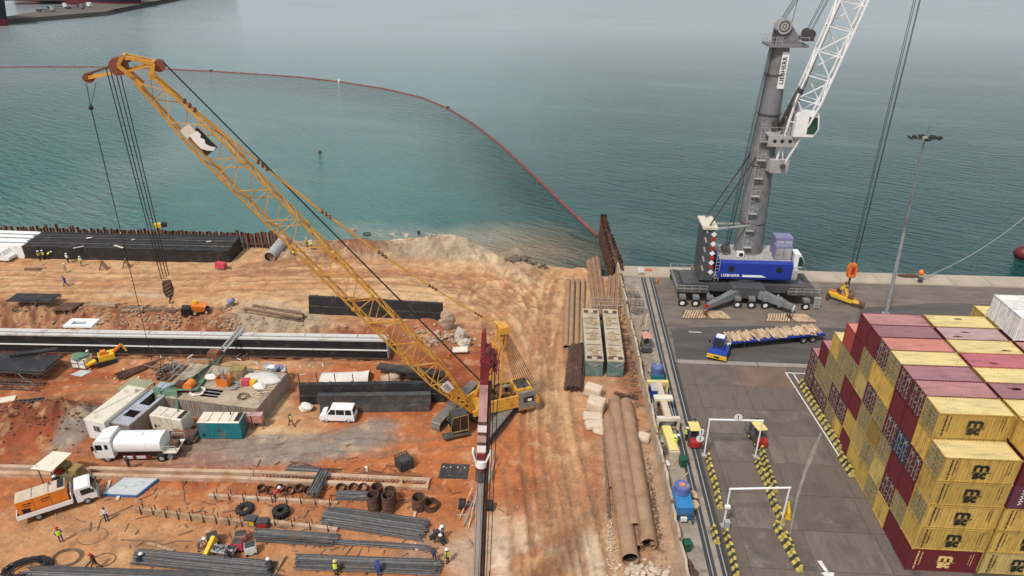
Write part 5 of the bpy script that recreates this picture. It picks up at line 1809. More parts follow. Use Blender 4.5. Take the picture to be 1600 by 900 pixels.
for a in (-.45, .45):
 e_ = hl(-.6, a, .9)
 q = MB()
 n = 12
 for k in range(n):
  p0, p1 = MT.lerp(e_, k / n), MT.lerp(e_, (k + 1) / n)
  sag = lambda f: Vector((0, 0, -1.6 * 4 * f * (1 - f)))
  p0, p1 = p0 + sag(k / n), p1 + sag((k + 1) / n)
  q.cyl(p0, p1, .055, n=5)
 pd_ = q.build('pendant', 'crane_yellow', cr)
 q = MB()
 for k in (1, 3, 5, 7, 9, 11):
  for j in range(3):
   f = (k + j * .13) / n
   c_ = MT.lerp(e_, f) + Vector((0, 0, -1.6 * 4 * f * (1 - f)))
   q.sph(c_, .14, 6, 4)
 q.build('pendant_link', 'dark_rust', pd_)
q = MB()
for a in (-.1, .1):
 q.cyl(hl(-.2, a, 2.4), (x0 - 2.6, a * 3, 3.1), .045, n=5)
q.build('hoist_line', 'rope', cr)
HK = W(at3(263, 452, 22.5))
q = MB()
for dx, dy in ((-.28, -.3), (-.1, -.1), (.1, .2), (.28, .35)):
 s_ = hl(2.3, 0, -1.3)
 q.cyl(s_ + Vector((dx * 1.3, dy * 1.6, 0)), HK + Vector((dx, dy, 1.2)), .04, n=5)
q.build('hoist_rope', 'rope', cr)
o = MB().prism([(-.42, -1.0), (.42, -1.0), (.62, -.2), (.5, 1.2), (-.5, 1.2), (-.62, -.2)], -.4, .4).build('hook_block', 'dark_rust', cr)
o.location = HK
o.scale = (.68, .68, .68)
for k in range(4):
 MB().box((0, -.42, -.7 + k * .5), (1.0, .05, .16), 0, 0, .5).build('stripe', 'old_wood', o)
 MB().box((0, .42, -.7 + k * .5), (1.0, .05, .16), 0, 0, .5).build('stripe', 'old_wood', o)
MB().cyl((0, 0, -1.0), (0, 0, -1.5), .16, n=8).tube([(0, 0, -1.45), (.25, 0, -1.7), (.22, 0, -2.0), (-.1, 0, -2.1), (-.28, 0, -1.85)], .11, 6).build('hook', 'rust', o)
WB = W(at3(238, 566, 0))
q = MB()
j0 = JT + Vector((.25, .1, -.5))
m_ = j0.lerp(W(at3(142, 168, 38.6)), 1.0)
q.cyl(JT + Vector((.3, .1, -.5)), m_, .04, n=5).cyl(JT + Vector((-.45, .1, -.4)), m_, .025, n=5).cyl(m_, WB, .04, n=5)
q.build('whip_rope', 'rope', cr)
MB().sph(m_, .2, 8, 5).build('whip_ball', 'rope', cr)
# small yellow tag winch hanging behind the ropes near the shore wall
p_ = at3(246, 352, 20)
q = W(p_)
MB().box(q, (.8, .6, .45)).build('anti_twist_block', 'yellow', cr)
MB().box(q + Vector((-.7, 0, 0)), (.6, .6, .5)).build('swivel', 'rope', cr)
# ================================================================== DRILLING RIG MAST IN THE FOREGROUND
RB, RT = at3(741, 1010, 0), at3(759, 540, 28.2)
rg = thing('drilling_rig', 'tall piling rig mast with maroon head and grey lower barrel rising before the crawler crane', 'drilling rig', (RB.x, RB.y, 0))
rt = RT - Vector((RB.x, RB.y, 0))
rl = lambda f, dx=0.0, dy=0.0: Vector((0, 0, .5)).lerp(rt, f) + Vector((dx, dy, 0))
def mseg(f0, f1, hx, hy, dx=0.0, dy=0.0):
 q = MB()
 hx, hy, dx = hx * .74, hy * .74, dx * .74
 c4 = ((-hx, -hy), (hx, -hy), (hx, hy), (-hx, hy))
 q.hexa([rl(f0, dx + a, dy + b_) for a, b_ in c4], [rl(f1, dx + a, dy + b_) for a, b_ in c4])
 return q
mseg(.68, 1.0, .36, .34).build('upper_mast', 'maroon', rg)
o = mseg(.70, .90, .37, .345).build('worn_face', 'pink_grey', rg)
for f, m_ in ((.705, 'white_paint'), (.735, 'pink_grey'), (.765, 'white_paint')):
 mseg(f, f + .02, .40, .38).build('mast_band', m_, rg)
 mseg(f + .02, f + .03, .38, .36).build('mast_gap', 'dark_rust', rg)
MB().cyl(rl(0), rl(.66), .30, .27, n=14).build('barrel', 'mast_grey', rg, True)
q = MB()
for k in range(5):
 a = -.2 + k * .1
 q.bar(rl(.02, a, -.285), rl(.64, a, -.255), .05, .06)
q.build('barrel_rib', 'light_grey', rg)
mseg(.0, .9, .12, .25, .50, .1).build('lead', 'dark_rust', rg)
mseg(.0, .72, .04, .25, .68, .1).build('lead_flange', 'print_black', rg)
q = MB()
q.cyl(rl(.655), rl(.675), .40, .40, n=18)
o = q.build('collar', 'white_paint', rg, True)
q = MB()
for a in (-1, 1):
 q.hexa([rl(.675, a * .34 - .05, -.36), rl(.675, a * .34 + .05, -.36), rl(.675, a * .34 + .05, .2), rl(.675, a * .34 - .05, .2)],
           [rl(.705, a * .58 - .05, -.36), rl(.705, a * .58 + .05, -.36), rl(.705, a * .6 + .05, .2), rl(.705, a * .6 - .05, .2)])
q.build('collar_bracket', 'white_paint', o)
MB().cyl(rl(.61), rl(.652), .36, .36, n=18).build('collar_ring', 'dark_steel', o, True)
MB().cyl(rl(.652), rl(.656), .42, .42, n=18).build('collar_seal', 'maroon', o, True)
# head with sheaves
q = MB()
q.hexa([rl(.96, -.3, -.3), rl(.96, .1, -.3), rl(.96, .1, .4), rl(.96, -.3, .4)], [rl(1.035, -.26, -.25), rl(1.04, -.06, -.25), rl(1.04, -.06, .35), rl(1.035, -.26, .35)])
q.hexa([rl(.96, .1, -.35), rl(.96, .6, -.35), rl(.96, .6, .35), rl(.96, .1, .35)], [rl(.99, .1, -.35), rl(.985, .55, -.35), rl(.985, .55, .35), rl(.99, .1, .35)])
hd = q.build('mast_head', 'maroon', rg)
for dx, dz in ((.15, .99), (.55, .975), (.35, .955), (.6, .945)):
 c_ = rl(dz, dx, -.1)
 MB().cyl(c_ - Vector((.09, 0, 0)), c_ + Vector((.09, 0, 0)), .3, n=12).build('sheave', 'dark_rust', hd, True)
 MB().box(c_ + Vector((.16, 0, .05)), (.07, .75, .5), 0, .2).build('cheek_plate', 'maroon', hd)
q = MB()
for k in range(5):
 q.bar(rl(.93 + .012 * k, .3, -.4), rl(.95 + .012 * k, .65 - .1 * (k % 2), -.4), .07)
q.build('head_bracing', 'maroon', hd)
q = MB()
for dx in (.48, .64, .9):
 q.cyl(rl(.97, dx, -.3), rl(.02, dx + .15, -.3), .03, n=5)
q.build('rig_rope', 'rope', rg)
MB().bar(rl(.3, .95, -.2), rl(.24, 1.0, -.2), .06).bar(rl(.26, .95, -.2), rl(.26, .45, -.2), .06).build('rope_guide', 'dark_rust', rg)
# the carrier below the picture
MB().box((.5, -3.2, 1.7), (3.0, 6.0, 1.8)).build('carrier_body', 'maroon', rg)
for a in (-1.6, 2.4):
 MB().prism([(-6.2, .3), (-5.8, 0), (.6, 0), (1.0, .3), (1.0, .7), (.6, 1.0), (-5.8, 1.0), (-6.2, .7)], a - .35, a + .35, 'x').build('crawler_track', 'dark_steel', rg)
MB().box((.2, .1, .35), (1.8, 1.2, .5)).build('mast_foot', 'dark_steel', rg)
# ================================================================== RUSTY SHEET PILES ALONG THE WATER
def pile_profile(w_=.64, d=.22, t_=.03, h=1.0):
 """open U section"""
 out = [(-w_ / 2, 0), (-w_ * .3, 0), (-w_ * .2, d), (w_ * .2, d), (w_ * .3, 0), (w_ / 2, 0)]
 inn = [(w_ / 2, t_), (w_ * .3 - t_ * .2, t_), (w_ * .2 - t_, d + t_), (-w_ * .2 + t_, d + t_), (-w_ * .3 + t_ * .2, t_), (-w_ / 2, t_)]
 return out + inn
def pile_mesh(h):
 return MB().prism(pile_profile(), 0, h, 'z').mesh('sheet_pile', [M['pile_rust']])
PM = {h: pile_mesh(h) for h in (4.6, 4.9, 5.2, 5.9)}
sp = thing('sheet_pile_wall', 'long rusty sheet pile wall with uneven tops along the water behind the black box', 'sheet pile wall')
rr = random.Random(8)
n = 0
x = -112.0
while x < -49.6:
 h = rr.choice((4.6, 4.6, 4.6, 4.9)) if rr.random() < .92 else 5.2
 o = put(PM[h], 'sheet_pile', sp, (x, 112.3 + (0 if n % 2 else .2), -1.85 + rr.uniform(-.1, .1)), PI if n % 2 else 0)
 o.rotation_euler[1] = rr.uniform(-.025, .025)
 o.rotation_euler[0] = rr.uniform(-.03, .03)
 x += .645
 n += 1
MB().box((-81.5, 111.9, .9), (62, .2, .25)).build('waling_beam', 'dark_rust', sp)
for px, py, h in ((532, 108, 2.6), (570, 105, 2.4), (1527, 170, 3.0), (1551, 170, 2.9), (90, 70, 1.5)):
 p_ = on(px / 4, 340 + (py + 40) / 4)
 o = tag(MB().cyl((0, 0, 0), (.12, 0, h), .06, n=6).build('stake', 'wood' if px < 1000 else 'galv', None, False, p_), 'thin stake before the rusty sheet piles, ' + {532: 'left of the middle pair', 570: 'right of the middle pair', 1527: 'left of the end pair', 1551: 'right of the end pair', 90: 'shortest, at far left'}[px], 'stake', 'stakes before the sheet piles')
cf = thing('sheet_pile_cell', 'narrow dark sheet pile cell running from the quay corner out into the water', 'sheet pile wall')
A0, A1 = Vector((10.2, 106.5)), Vector((8.9, 126.5))
k = 0
nn = int((A1 - A0).length / .62)
for s_ in (0, 1):
 for i in range(nn):
  f = i / nn
  p_ = A0.lerp(A1, f) + Vector((1.5 - .8 * f, 0)) * s_
  o = put(PM[5.9 if i % 5 else 5.2], 'sheet_pile', cf, (p_.x, p_.y, -4.6 + 1.1 * f + (i % 3) * .05), PI / 2 + (PI if (i + s_) % 2 else 0))
for i in range(2):
 p_ = A1 + Vector((.3 + .6 * i, .1))
 put(PM[5.9], 'sheet_pile', cf, (p_.x, p_.y, -3.4), 0)
MB().add([(10.3, 107, .5), (11.6, 107, .5), (9.6, 126, 1.5), (9.0, 126, 1.5)], [(0, 1, 2, 3)]).build('fill', 'dark_rust', cf)
for o in list(cf.children):
 if o.name.startswith('sheet_pile'):
  o.material_slots[0].link = 'OBJECT'
  o.material_slots[0].material = M['dark_rust']
# ================================================================== LONG BLACK STEEL BOXES AND PILE PANELS
def frame_from(p0, p1):
 d = Vector((p1[0] - p0[0], p1[1] - p0[1], 0))
 return d.length, math.atan2(d.y, d.x)
a, b_ = at3(38, 404, 0), at3(360, 411, 0)
ln, rz = frame_from(a, b_)
bb = thing('steel_box', 'long matt black steel box with ridged top lying before the rusty sheet piles', 'steel box', a, rz)
MB().prism([(0, 0), (0.1, 2.25), (1.7, 2.3), (1.9, 2.55), (3.5, 2.55), (3.7, 2.75), (5.4, 2.75), (5.5, 0)], .05, ln, 'x').build('body', 'black_steel', bb)
for k, (yy, z) in enumerate(((.12, 2.28), (1.85, 2.58), (3.65, 2.78), (5.38, 2.78))):
 MB().span(.0, ln, yy - .07, yy + .07, z, z + .08).build('rib', 'black_dusty', bb)
for k in range(9):
 MB().box((ln + .03, .6 + k * .55, 1.2), (.06, .08, 2.1)).build('end_rib', 'dark_steel', bb)
rr = random.Random(2)
for (px, py, w_, d_) in ((140, 372, 1.0, .5), (122, 385, 1.6, .25), (185, 384, 2.4, .35), (208, 375, .4, .4), (326, 376, .8, .4), (212, 404, .5, .2)):
 p_ = at3(px, py, 2.7 if py < 400 else 1.0)
 o = MB().box((0, 0, .05), (w_, d_, .05)).build('scrap_sheet', 'tarp_white', None, False, (p_.x, p_.y, 2.72 if py < 376 else 2.5), rr.uniform(-.5, .7))
 if py >= 400:
  bpy.data.objects.remove(o)
  continue
 tag(o, {140: 'pale sheet scrap on the black box roof by the tall rib', 122: 'pale slanting offcut on the left half of the black box', 185: 'longest pale offcut on the middle of the black box', 208: 'small pale bucket-like scrap on the back of the black box', 326: 'pale scrap near the right end of the black box'}[px], 'scrap')
a, b_ = at3(-40, 401, 0), at3(40, 404, 0)
ln, rz = frame_from(a, b_)
wb = thing('white_box', 'white painted steel box butted against the left end of the black one', 'steel box', a, rz)
MB().prism([(0, 0), (0, 2.4), (2, 2.5), (2.1, 2.7), (5.6, 2.8), (5.6, 0)], 0, ln, 'x').build('body', 'white_paint', wb)
for yy, z in ((1.2, 2.5), (2.6, 2.76), (4.2, 2.8)):
 MB().box((ln * .5, yy, z), (ln, .18, .06)).build('seam', 'dark_grey', wb)
MB().box((ln * .35, -.03, 1.1), (ln * .5, .08, 1.3)).build('opening', 'print_black', wb)
# the white topped caisson in the trench
a, b_ = at3(-150, 518.5, .9), at3(604, 531.5, .9)
ln, rz = frame_from(a, b_)
cs = thing('caisson', 'long white topped black caisson lying in the trench across the site', 'caisson', (a.x, a.y, -2.35), rz)
q = MB().prism([(0, .0), (-.05, 3.0), (1.55, 3.0), (1.55, 0)], 0, ln - .05, 'x')
q.build('body', 'black_steel', cs)
MB().span(.0, ln + .03, -.12, .4, 3.0, 3.22).build('front_rim', 'caisson_white', cs)
MB().span(.0, ln, .75, 1.55, 3.0, 3.2).build('top_plate', 'caisson_white', cs)
MB().span(0, ln - 5.5, .42, .73, 3.0, 3.03).build('groove', 'print_black', cs)
MB().span(.0, ln + .02, -.2, -.02, 1.55, 1.68).build('side_rib', 'white_paint', cs)
MB().span(ln - .06, ln + .06, -.05, 1.55, 0, 3.0).build('end_plate', 'light_grey', cs)
MB().span(0, ln, -.28, -.02, .15, .32).build('bottom_rib', 'dark_rust', cs)
for k in range(11):
 MB().span(5 + k * 7.4, 5.14 + k * 7.4, .8, 1.5, 3.2, 3.24).build('plate_seam', 'light_grey', cs)
p_ = at3(92, 516, 1.0)
o = thing('hatch_slab', 'white slab with a grey hatch raised at the back of the caisson top', 'slab', (p_.x, p_.y + .9, .9), rz)
q = MB()
for x0_, x1_, y0_, y1_ in ((0, 4.2, 0, .5), (0, 4.2, 1.5, 2.2), (0, .8, .5, 1.5), (2.9, 4.2, .5, 1.5)):
 q.span(x0_, x1_, y0_, y1_, 0, .3)
q.build('slab', 'white_paint', o)
MB().span(.8, 2.9, .5, 1.5, 0, .06).build('hatch', 'galv', o)
p_ = on(424, 520)
o = thing('hollow_block', 'white hollow frame lying on the grey sand behind the caisson', 'frame', p_, .02)
q = MB()
for x0_, x1_, y0_, y1_ in ((0, 3.6, 0, .35), (0, 3.6, 1.2, 1.6), (0, .4, .35, 1.2), (3.2, 3.6, .35, 1.2)):
 q.span(x0_, x1_, y0_, y1_, 0, .3)
q.build('rim', 'white_paint', o)
def pile_screen(name, label, p0, p1, h, thick, mats, slope=.0, depth=1.2, group=None, lay=()):
 a, b_ = Vector(p0), Vector(p1)
 ln, rz = frame_from(a, b_)
 t_ = thing(name, label, 'steel panel', a, rz, group)
 z1 = h * .46
 MB().prism([(0, 0), (depth * .15, z1), (depth * .3, z1 + .02), (depth * .5, h), (depth * .5 + thick, h), (depth * .3 + thick, z1), (depth * .15 + thick, 0)], 0, ln, 'x').build('web', mats[0], t_)
 MB().span(0, ln, depth * .1, depth * .34, z1 - .07, z1 + .05).build('interlock_rib', mats[1], t_)
 q = MB()
 for k in range(int(ln / 2.6)):
  q.span(1 + k * 2.6, 1.25 + k * 2.6, depth * .5, depth * .5 + thick, h, h + .09)
 q.build('lug', mats[1], t_)
 return t_
pile_screen('pile_screen', 'black two-tier steel panel standing alone on the earth bank above the caisson', on(483, 490), on(691, 502), 2.6, .5, ('black_steel', 'black_dusty'))
pile_screen('pile_screen', 'long black steel panel with stakes behind the grey dusty panels', on(469, 633), on(697, 629), 2.5, .6, ('black_steel', 'black_dusty'))
t_ = thing('dusty_panel', 'dusty grey stacked steel panels in front of the long black one beside the van', 'steel panel', on(500, 645), frame_from(on(500, 645), on(672, 643))[1])
ln = (on(500, 645) - on(672, 643)).length
MB().prism([(0, 0), (.25, .8), (.6, .82), (.6, 0)], 0, ln, 'x').build('lower_panel', 'black_dusty', t_)
MB().prism([(.55, .8), (.8, 1.75), (1.5, 1.75), (1.6, .8)], -.3, ln + .1, 'x').build('upper_panel', 'black_dusty', t_)
MB().span(-.2, ln, .52, .7, .84, .95).build('edge', 'dark_steel', t_)
MB().span(-.3, ln + .05, .75, 1.5, 1.75, 1.85).build('edge', 'dark_steel', t_)
rr = random.Random(5)
for i in range(8):
 p_ = on(470 + i * 28, 610 + rr.uniform(-1, 1))
 tag(MB().cyl((0, 0, -.2), (0, 0, 2.6), .06, n=5).build('stake', 'dark_rust', None, False, p_), f"rusty upright bar behind the long black panel, {['first','second','third','fourth','fifth','sixth','seventh','eighth'][i]} from the left end", 'stake', 'bars behind the black panel')
q = thing('black_sheeting', 'heap of crumpled black sheeting beside the crane boom behind the black panel', 'sheeting', on(640, 592), -.05)
rr = random.Random(6)
for i in range(6):
 MB().box((rr.uniform(-2.5, 3.5), rr.uniform(-.6, .6), .35 + i * .22), (rr.uniform(3, 5), rr.uniform(1, 1.6), .35), rr.uniform(-.15, .15), rr.uniform(-.1, .1)).build('fold', 'black_dusty', q)
tag(MB().lump((0, 0, .5), (1.5, .9, .8), 4, 12, 8, .2).build('boulder', 'rock', None, True, on(612, 598)), 'pinkish boulder resting before the crumpled black sheeting', 'boulder')
# white sheet covered heap behind
q = MB()
rr = random.Random(9)
vs, nx_, ny_ = [], 14, 6
for j in range(ny_):
 for i in range(nx_):
  u, v = i / (nx_ - 1), j / (ny_ - 1)
  vs.append((u * 6.4, v * 2.2, (.35 + .75 * u) * math.sin(PI * min(1, max(0, v * .9 + .06))) * 1.2 + rr.uniform(-.07, .07)))
q.add(vs, [(j * nx_ + i, j * nx_ + i + 1, (j + 1) * nx_ + i + 1, (j + 1) * nx_ + i) for j in range(ny_ - 1) for i in range(nx_ - 1)])
tag(q.build('tarpaulin', 'tarp_white', None, True, on(498, 597), -.02), 'off white tarpaulin draped over a heap behind the black panel stakes', 'tarpaulin')
# truss frames with dark decks
def truss_frame(label, p0, p1, depth, h, deck=True, m='dark_steel', group=None):
 a, b_ = Vector(p0), Vector(p1)
 ln, rz = frame_from(a, b_)
 t_ = thing('truss_frame', label, 'truss', a, rz, group)
 n = max(4, int(ln / 1.1))
 for yy in (0, depth):
  for z in (.1, h):
   MB().bar((0, yy, z), (ln, yy, z), .12).build('chord', m, t_)
  for i in range(n):
   xa, xb = ln * i / n, ln * (i + 1) / n
   MB().bar((xa, yy, .1 if i % 2 else h), (xb, yy, h if i % 2 else .1), .08).build('diagonal', 'galv' if i % 3 == 0 else m, t_)
 for i in range(n + 1):
  MB().bar((ln * i / n, 0, h), (ln * i / n, depth, h), .08).build('cross_member', m, t_)
 if deck:
  for k in range(3):
   MB().span(.1 + (ln - .2) * k / 3 + .03, .1 + (ln - .2) * (k + 1) / 3 - .03, .1, depth, h + .05, h + .16 + .02 * k).build('deck_plate', 'black_steel', t_)
 return t_
truss_frame('dark trestle frame with ridged top standing near the trench bank at upper left', on(14, 484), on(84, 482), 2.4, 1.7, True)
truss_frame('big dark truss frame with black deck plates at the left edge below the caisson', on(-45, 594), on(72, 600), 4.0, 1.6, True)
truss_frame('low dark truss lying in front of the big decked frame at the left edge', on(-45, 607), on(62, 612), 1.0, .9, False)
a = on(60, 569)
o = thing('deck_plate', 'long black deck plate resting loose on the big truss frame', 'plate', (a.x, a.y, a.z + 1.9), .32)
MB().box((0, 0, 0), (5.5, .7, .25)).build('plate', 'black_steel', o)
a = on(43, 634)
o = thing('grating', 'small dark steel grid lying on the orange soil at left', 'grating', a, .24)
for i in range(7):
 MB().box((-1.6 + i * .53, 0, .12), (.1, 1.7, .12)).build('bar', 'dark_steel', o)
for j in range(4):
 MB().box((0, -.8 + j * .53, .12), (3.4, .1, .1)).build('bar', 'dark_steel', o)
MB().box((0, 0, .03), (3.3, 1.6, .04)).build('sheet', 'black_steel', o)
a = on(5, 625)
tag(MB().box((0, 0, .1), (2.6, 1.2, .12)).build('board', 'cream', None, False, a, .4), 'pale board lying at the left edge above the red mound', 'board')
a = on(104, 484)
o = thing('plate_stack', 'dark plate on low supports beside the trestle frame', 'plate', a, .1)
MB().hexa([(-1.6, -1, .5), (1.4, -1, .5), (2.1, 1.3, .55), (-.6, 1.3, .55)], [(-1.6, -1, .62), (1.4, -1, .62), (2.1, 1.3, .67), (-.6, 1.3, .67)]).build('plate', 'dark_rust', o)
for xx in (-1.2, .2, 1.2):
 MB().box((xx, -.3, .25), (.25, 1.4, .5)).build('support', 'old_wood', o)
def timber_stack(label, px, py, rz, ln, n, wd, m='old_wood', group=None, h=.22):
 a = on(px, py)
 t_ = thing('timber_stack', label, 'timber', a, rz, group)
 r_ = random.Random(int(px * 7 + py))
 for i in range(n):
  MB().box((r_.uniform(-.4, .4), (i % wd) * .42 - wd * .2, h / 2 + (i // wd) * h * 1.05), (ln * r_.uniform(.75, 1.05), .34, h), r_.uniform(-.05, .05)).build('beam', (m, m, 'wood')[i % 3], t_)
 return t_
timber_stack('stack of long brown weathered beams lying above the left end of the bank panel', 433, 490, -.22, 9.5, 14, 5)
timber_stack('low pile of orange and brown boards on the trench bank', 163, 477, -.05, 4.5, 6, 3, 'wood')
timber_stack('dark boards below the crane hook block at the trench bank', 258, 488, .02, 4.2, 5, 3)
timber_stack('flat dark boards stacked near the small group at the black box', 55, 420, .05, 2.8, 4, 3)
timber_stack('dark steel-grey boards scattered on the bank left of the hook block', 212, 482, .15, 4.0, 8, 5)
for px, py, rz, lb in ((228, 481, .9, 'pale pole leaning over the boards, longer one'), (222, 486, .8, 'pale pole leaning over the boards, lower one')):
 tag(MB().cyl((-2.2, 0, .2), (2.2, 0, .7), .08, n=6).build('pole', 'pale_wood', None, False, on(px, py), rz), lb, 'pole')
for px, py, lb in ((162, 421, 'small brown trestle by the black box, left of two'), (198, 418, 'small brown trestle by the black box, right of two')):
 o = thing('trestle', lb, 'trestle', on(px, py), .4)
 for s_ in (-.4, .4):
  MB().bar((-.6, s_, 0), (0, s_, 1.4), .16).build('leg', 'old_wood', o)
  MB().bar((.6, s_, 0), (0, s_, 1.4), .16).build('leg', 'old_wood', o)
 MB().bar((0, -.5, 1.4), (0, .5, 1.4), .2).build('beam', 'old_wood', o)
# gangway over the trench
a, b_ = at3(346, 549, .6), at3(379, 510, 1.4)
ln = (b_ - a).length
o = thing('gangway', 'grey pipe and ladder gangway slanting over the caisson trench', 'gangway')
d_ = (b_ - a).normalized()
s_ = Vector((-d_.y, d_.x, 0)).normalized() * .35
for k in (-1, 1):
 MB().cyl(a + s_ * k, b_ + s_ * k, .14, n=8).build('rail', 'light_grey', o, True)
for i in range(14):
 p_ = a.lerp(b_, (i + .5) / 14)
 MB().bar(p_ - s_, p_ + s_, .07).build('rung', 'galv', o)
tag(MB().box((0, 0, .9), (1.3, 1.2, 1.8)).build('pier_block', 'rust', None, False, on(338, 566)), 'rusty block at the near foot of the gangway', 'block')
a = on(316, 560)
for k, (px, py, px2, py2) in enumerate(((320, 600, 385, 549), (325, 603, 392, 553), (330, 592, 372, 560))):
 p0, p1 = on(px, py, .6 + .5 * k), on(px2, py2, .3)
 tag(MB().cyl(p0, p1, .07, n=6).build('pipe', 'galv', None), ['long thin pipe laid from the workshop to the gangway, left one', 'long thin pipe laid from the workshop to the gangway, right one', 'shorter thin pipe beside the gangway foot'][k], 'pipe')
a = on(252, 568)
o = thing('timber_surround', 'brown open timber frame lying on the orange soil above the workshop', 'frame', a, .0)
fr = [(-2.0, -.9), (.2, 1.0), (2.2, -.4), (.2, -1.6)]
for i in range(4):
 p0, p1 = fr[i], fr[(i + 1) % 4]
 MB().bar((p0[0], p0[1], .25), (p1[0], p1[1], .25), .16).build('beam', 'old_wood', o)
# ================================================================== WHITE VAN
def fr(p0, p1):
 a, b_ = on(*p0), on(*p1)
 return a, b_, (b_ - a).length, heading(a, b_)
c_ = on(527, 662)
vn = thing('minivan', 'white minivan with dark windows parked on the gravel before the dusty panels', 'van', c_ + Vector((0, .9, 0)), PI + .02)
MB().prism([(-2.0, .35), (2.05, .35), (2.1, .75), (1.98, .98), (1.35, 1.15), (-1.98, 1.15), (-2.05, .7)], -.82, .82).build('body', 'clean_white', vn)
q = MB()
q.hexa([(-1.98, -.81, 1.15), (1.36, -.81, 1.15), (1.36, .81, 1.15), (-1.98, .81, 1.15)], [(-1.86, -.68, 1.88), (.72, -.68, 1.88), (.72, .68, 1.88), (-1.86, .68, 1.88)])
q.build('cabin', 'clean_white', vn)
MB().hexa([(-1.8, -.64, 1.88), (.68, -.64, 1.88), (.68, .64, 1.88), (-1.8, .64, 1.88)], [(-1.7, -.5, 1.93), (.5, -.5, 1.93), (.5, .5, 1.93), (-1.7, .5, 1.93)]).build('roof', 'clean_white', vn)
for s_ in (-1, 1):
 for xa, xb, xc, xd in ((-1.78, -1.0, -1.7, -1.02), (-.9, .05, -.9, .05), (.15, 1.12, .15, .66)):
  y0_, y1_ = s_ * .805, s_ * .70
  q = MB().add([(xa, y0_ * 1.005, 1.18), (xb, y0_ * 1.005, 1.18), (xd, y1_ * 1.005, 1.82), (xc, y1_ * 1.005, 1.82)], [(0, 1, 2, 3) if s_ < 0 else (3, 2, 1, 0)])
  q.build('side_window', 'glass', vn)
MB().add([(1.37, -.72, 1.2), (1.37, .72, 1.2), (.77, .6, 1.82), (.77, -.6, 1.82)], [(0, 1, 2, 3)]).build('windscreen', 'glass', vn)
MB().add([(-1.99, -.7, 1.2), (-1.99, .7, 1.2), (-1.89, .6, 1.8), (-1.89, -.6, 1.8)], [(3, 2, 1, 0)]).build('rear_window', 'glass', vn)
for s_ in (-.6, .6):
 MB().box((2.07, s_, .78), (.08, .32, .16)).build('headlight', 'light_grey', vn)
 MB().box((-2.04, s_ * 1.2, .95), (.06, .12, .4)).build('tail_light', 'red', vn)
MB().box((2.09, 0, .48), (.1, 1.6, .2)).build('front_bumper', 'grey_paint', vn)
MB().box((-2.06, 0, .48), (.1, 1.6, .2)).build('rear_bumper', 'grey_paint', vn)
for xx in (-1.3, 1.3):
 for s_ in (-.72, .72):
  wheel(vn, xx, s_, .31, .2)
# ================================================================== WHITE TANKER TRUCK
a, b_, ln, rz = fr((278, 722), (158, 722))
tk = thing('water_tanker', 'white tanker truck with its cab at the left standing on the red track', 'tanker truck', a + Vector((-.2, 1.2, 0)), rz)
L_ = 8.6
MB().span(.2, L_, -.45, .45, .75, 1.05).build('chassis', 'dark_steel', tk)
MB().prism([(6.55, .65), (8.55, .65), (8.6, 1.6), (8.35, 2.7), (7.9, 2.95), (6.55, 2.95)], -1.18, 1.18).build('cab', 'clean_white', tk)
MB().prism([(6.5, 2.95), (7.9, 2.95), (7.4, 3.25), (6.5, 3.3)], -1.0, 1.0).build('wind_deflector', 'clean_white', tk)
MB().add([(8.615, -1.05, 1.7), (8.615, 1.05, 1.7), (8.37, .98, 2.65), (8.37, -.98, 2.65)], [(0, 1, 2, 3)]).build('windscreen', 'glass', tk)
for s_ in (-1, 1):
 MB().box((7.9, s_ * 1.185, 2.1), (.7, .02, .7)).build('side_window', 'glass', tk)
 MB().box((7.1, s_ * 1.185, 2.15), (.35, .02, .6)).build('rear_side_window', 'glass', tk)
 MB().box((8.5, s_ * 1.35, 2.1), (.12, .2, .6)).build('mirror', 'print_black', tk)
 MB().box((8.6, s_ * .9, .85), (.06, .35, .2)).build('headlight', 'light_grey', tk)
# elliptic tank with flat sides
pr = []
for i in range(20):
 t_ = 2 * PI * i / 20
 c1, s1_ = math.cos(t_), math.sin(t_)
 pr.append((1.2 * math.copysign(abs(c1) ** .6, c1), 2.0 + .92 * math.copysign(abs(s1_) ** .7, s1_)))
o = MB().prism(pr, 1.35, 6.3, 'x').build('tank', 'clean_white', tk, True)
MB().cyl((3.8, 0, 2.9), (3.8, 0, 3.02), .32, n=14).build('manhole', 'white_paint', o)
for xx in (1.4, 3.0, 4.6, 6.25):
 MB().prism([(y_ * 1.012, 2.0 + (z_ - 2.0) * 1.012) for y_, z_ in pr], xx - .03, xx + .03, 'x').build('tank_band', 'white_paint', o, True)
MB().span(1.3, 6.3, -1.22, -1.0, .98, 1.1).build('side_skirt', 'dark_grey', tk)
for s_ in (-1, 1):
 MB().span(2.6, 5.6, s_ * 1.1 - .04, s_ * 1.1 + .04, .48, .95).build('side_guard', 'hull_red', tk)
 for k in range(2):
  for xx in (3.2, 4.6):
   MB().span(xx, xx + 1.0, s_ * 1.15 - .02, s_ * 1.15 + .02, .55 + k * .22, .65 + k * .22).build('reflector', 'clean_white', tk)
MB().span(-.2, 1.3, -1.15, 1.15, 1.15, 1.25).build('rear_platform', 'cream', tk)
MB().box((.4, 0, 1.55), (.9, .8, .6)).build('pump', 'dark_rust', tk)
MB().cyl((.6, -1.2, .7), (.6, 1.2, .7), .3, n=10).build('hose_reel', 'grey_paint', tk)
q = MB()
for s_ in (-1.15, 1.15):
 q.bar((-.2, s_, 1.2), (-.2, s_, 2.1), .06).bar((1.2, s_, 1.2), (1.2, s_, 2.1), .06).bar((-.2, s_, 2.1), (1.2, s_, 2.1), .06)
q.build('rear_rail', 'light_grey', tk)
for xx in (1.6, 7.4):
 for s_ in (-1.0, 1.0):
  wheel(tk, xx, s_, .5, .42 if xx < 5 else .3, 'light_grey')
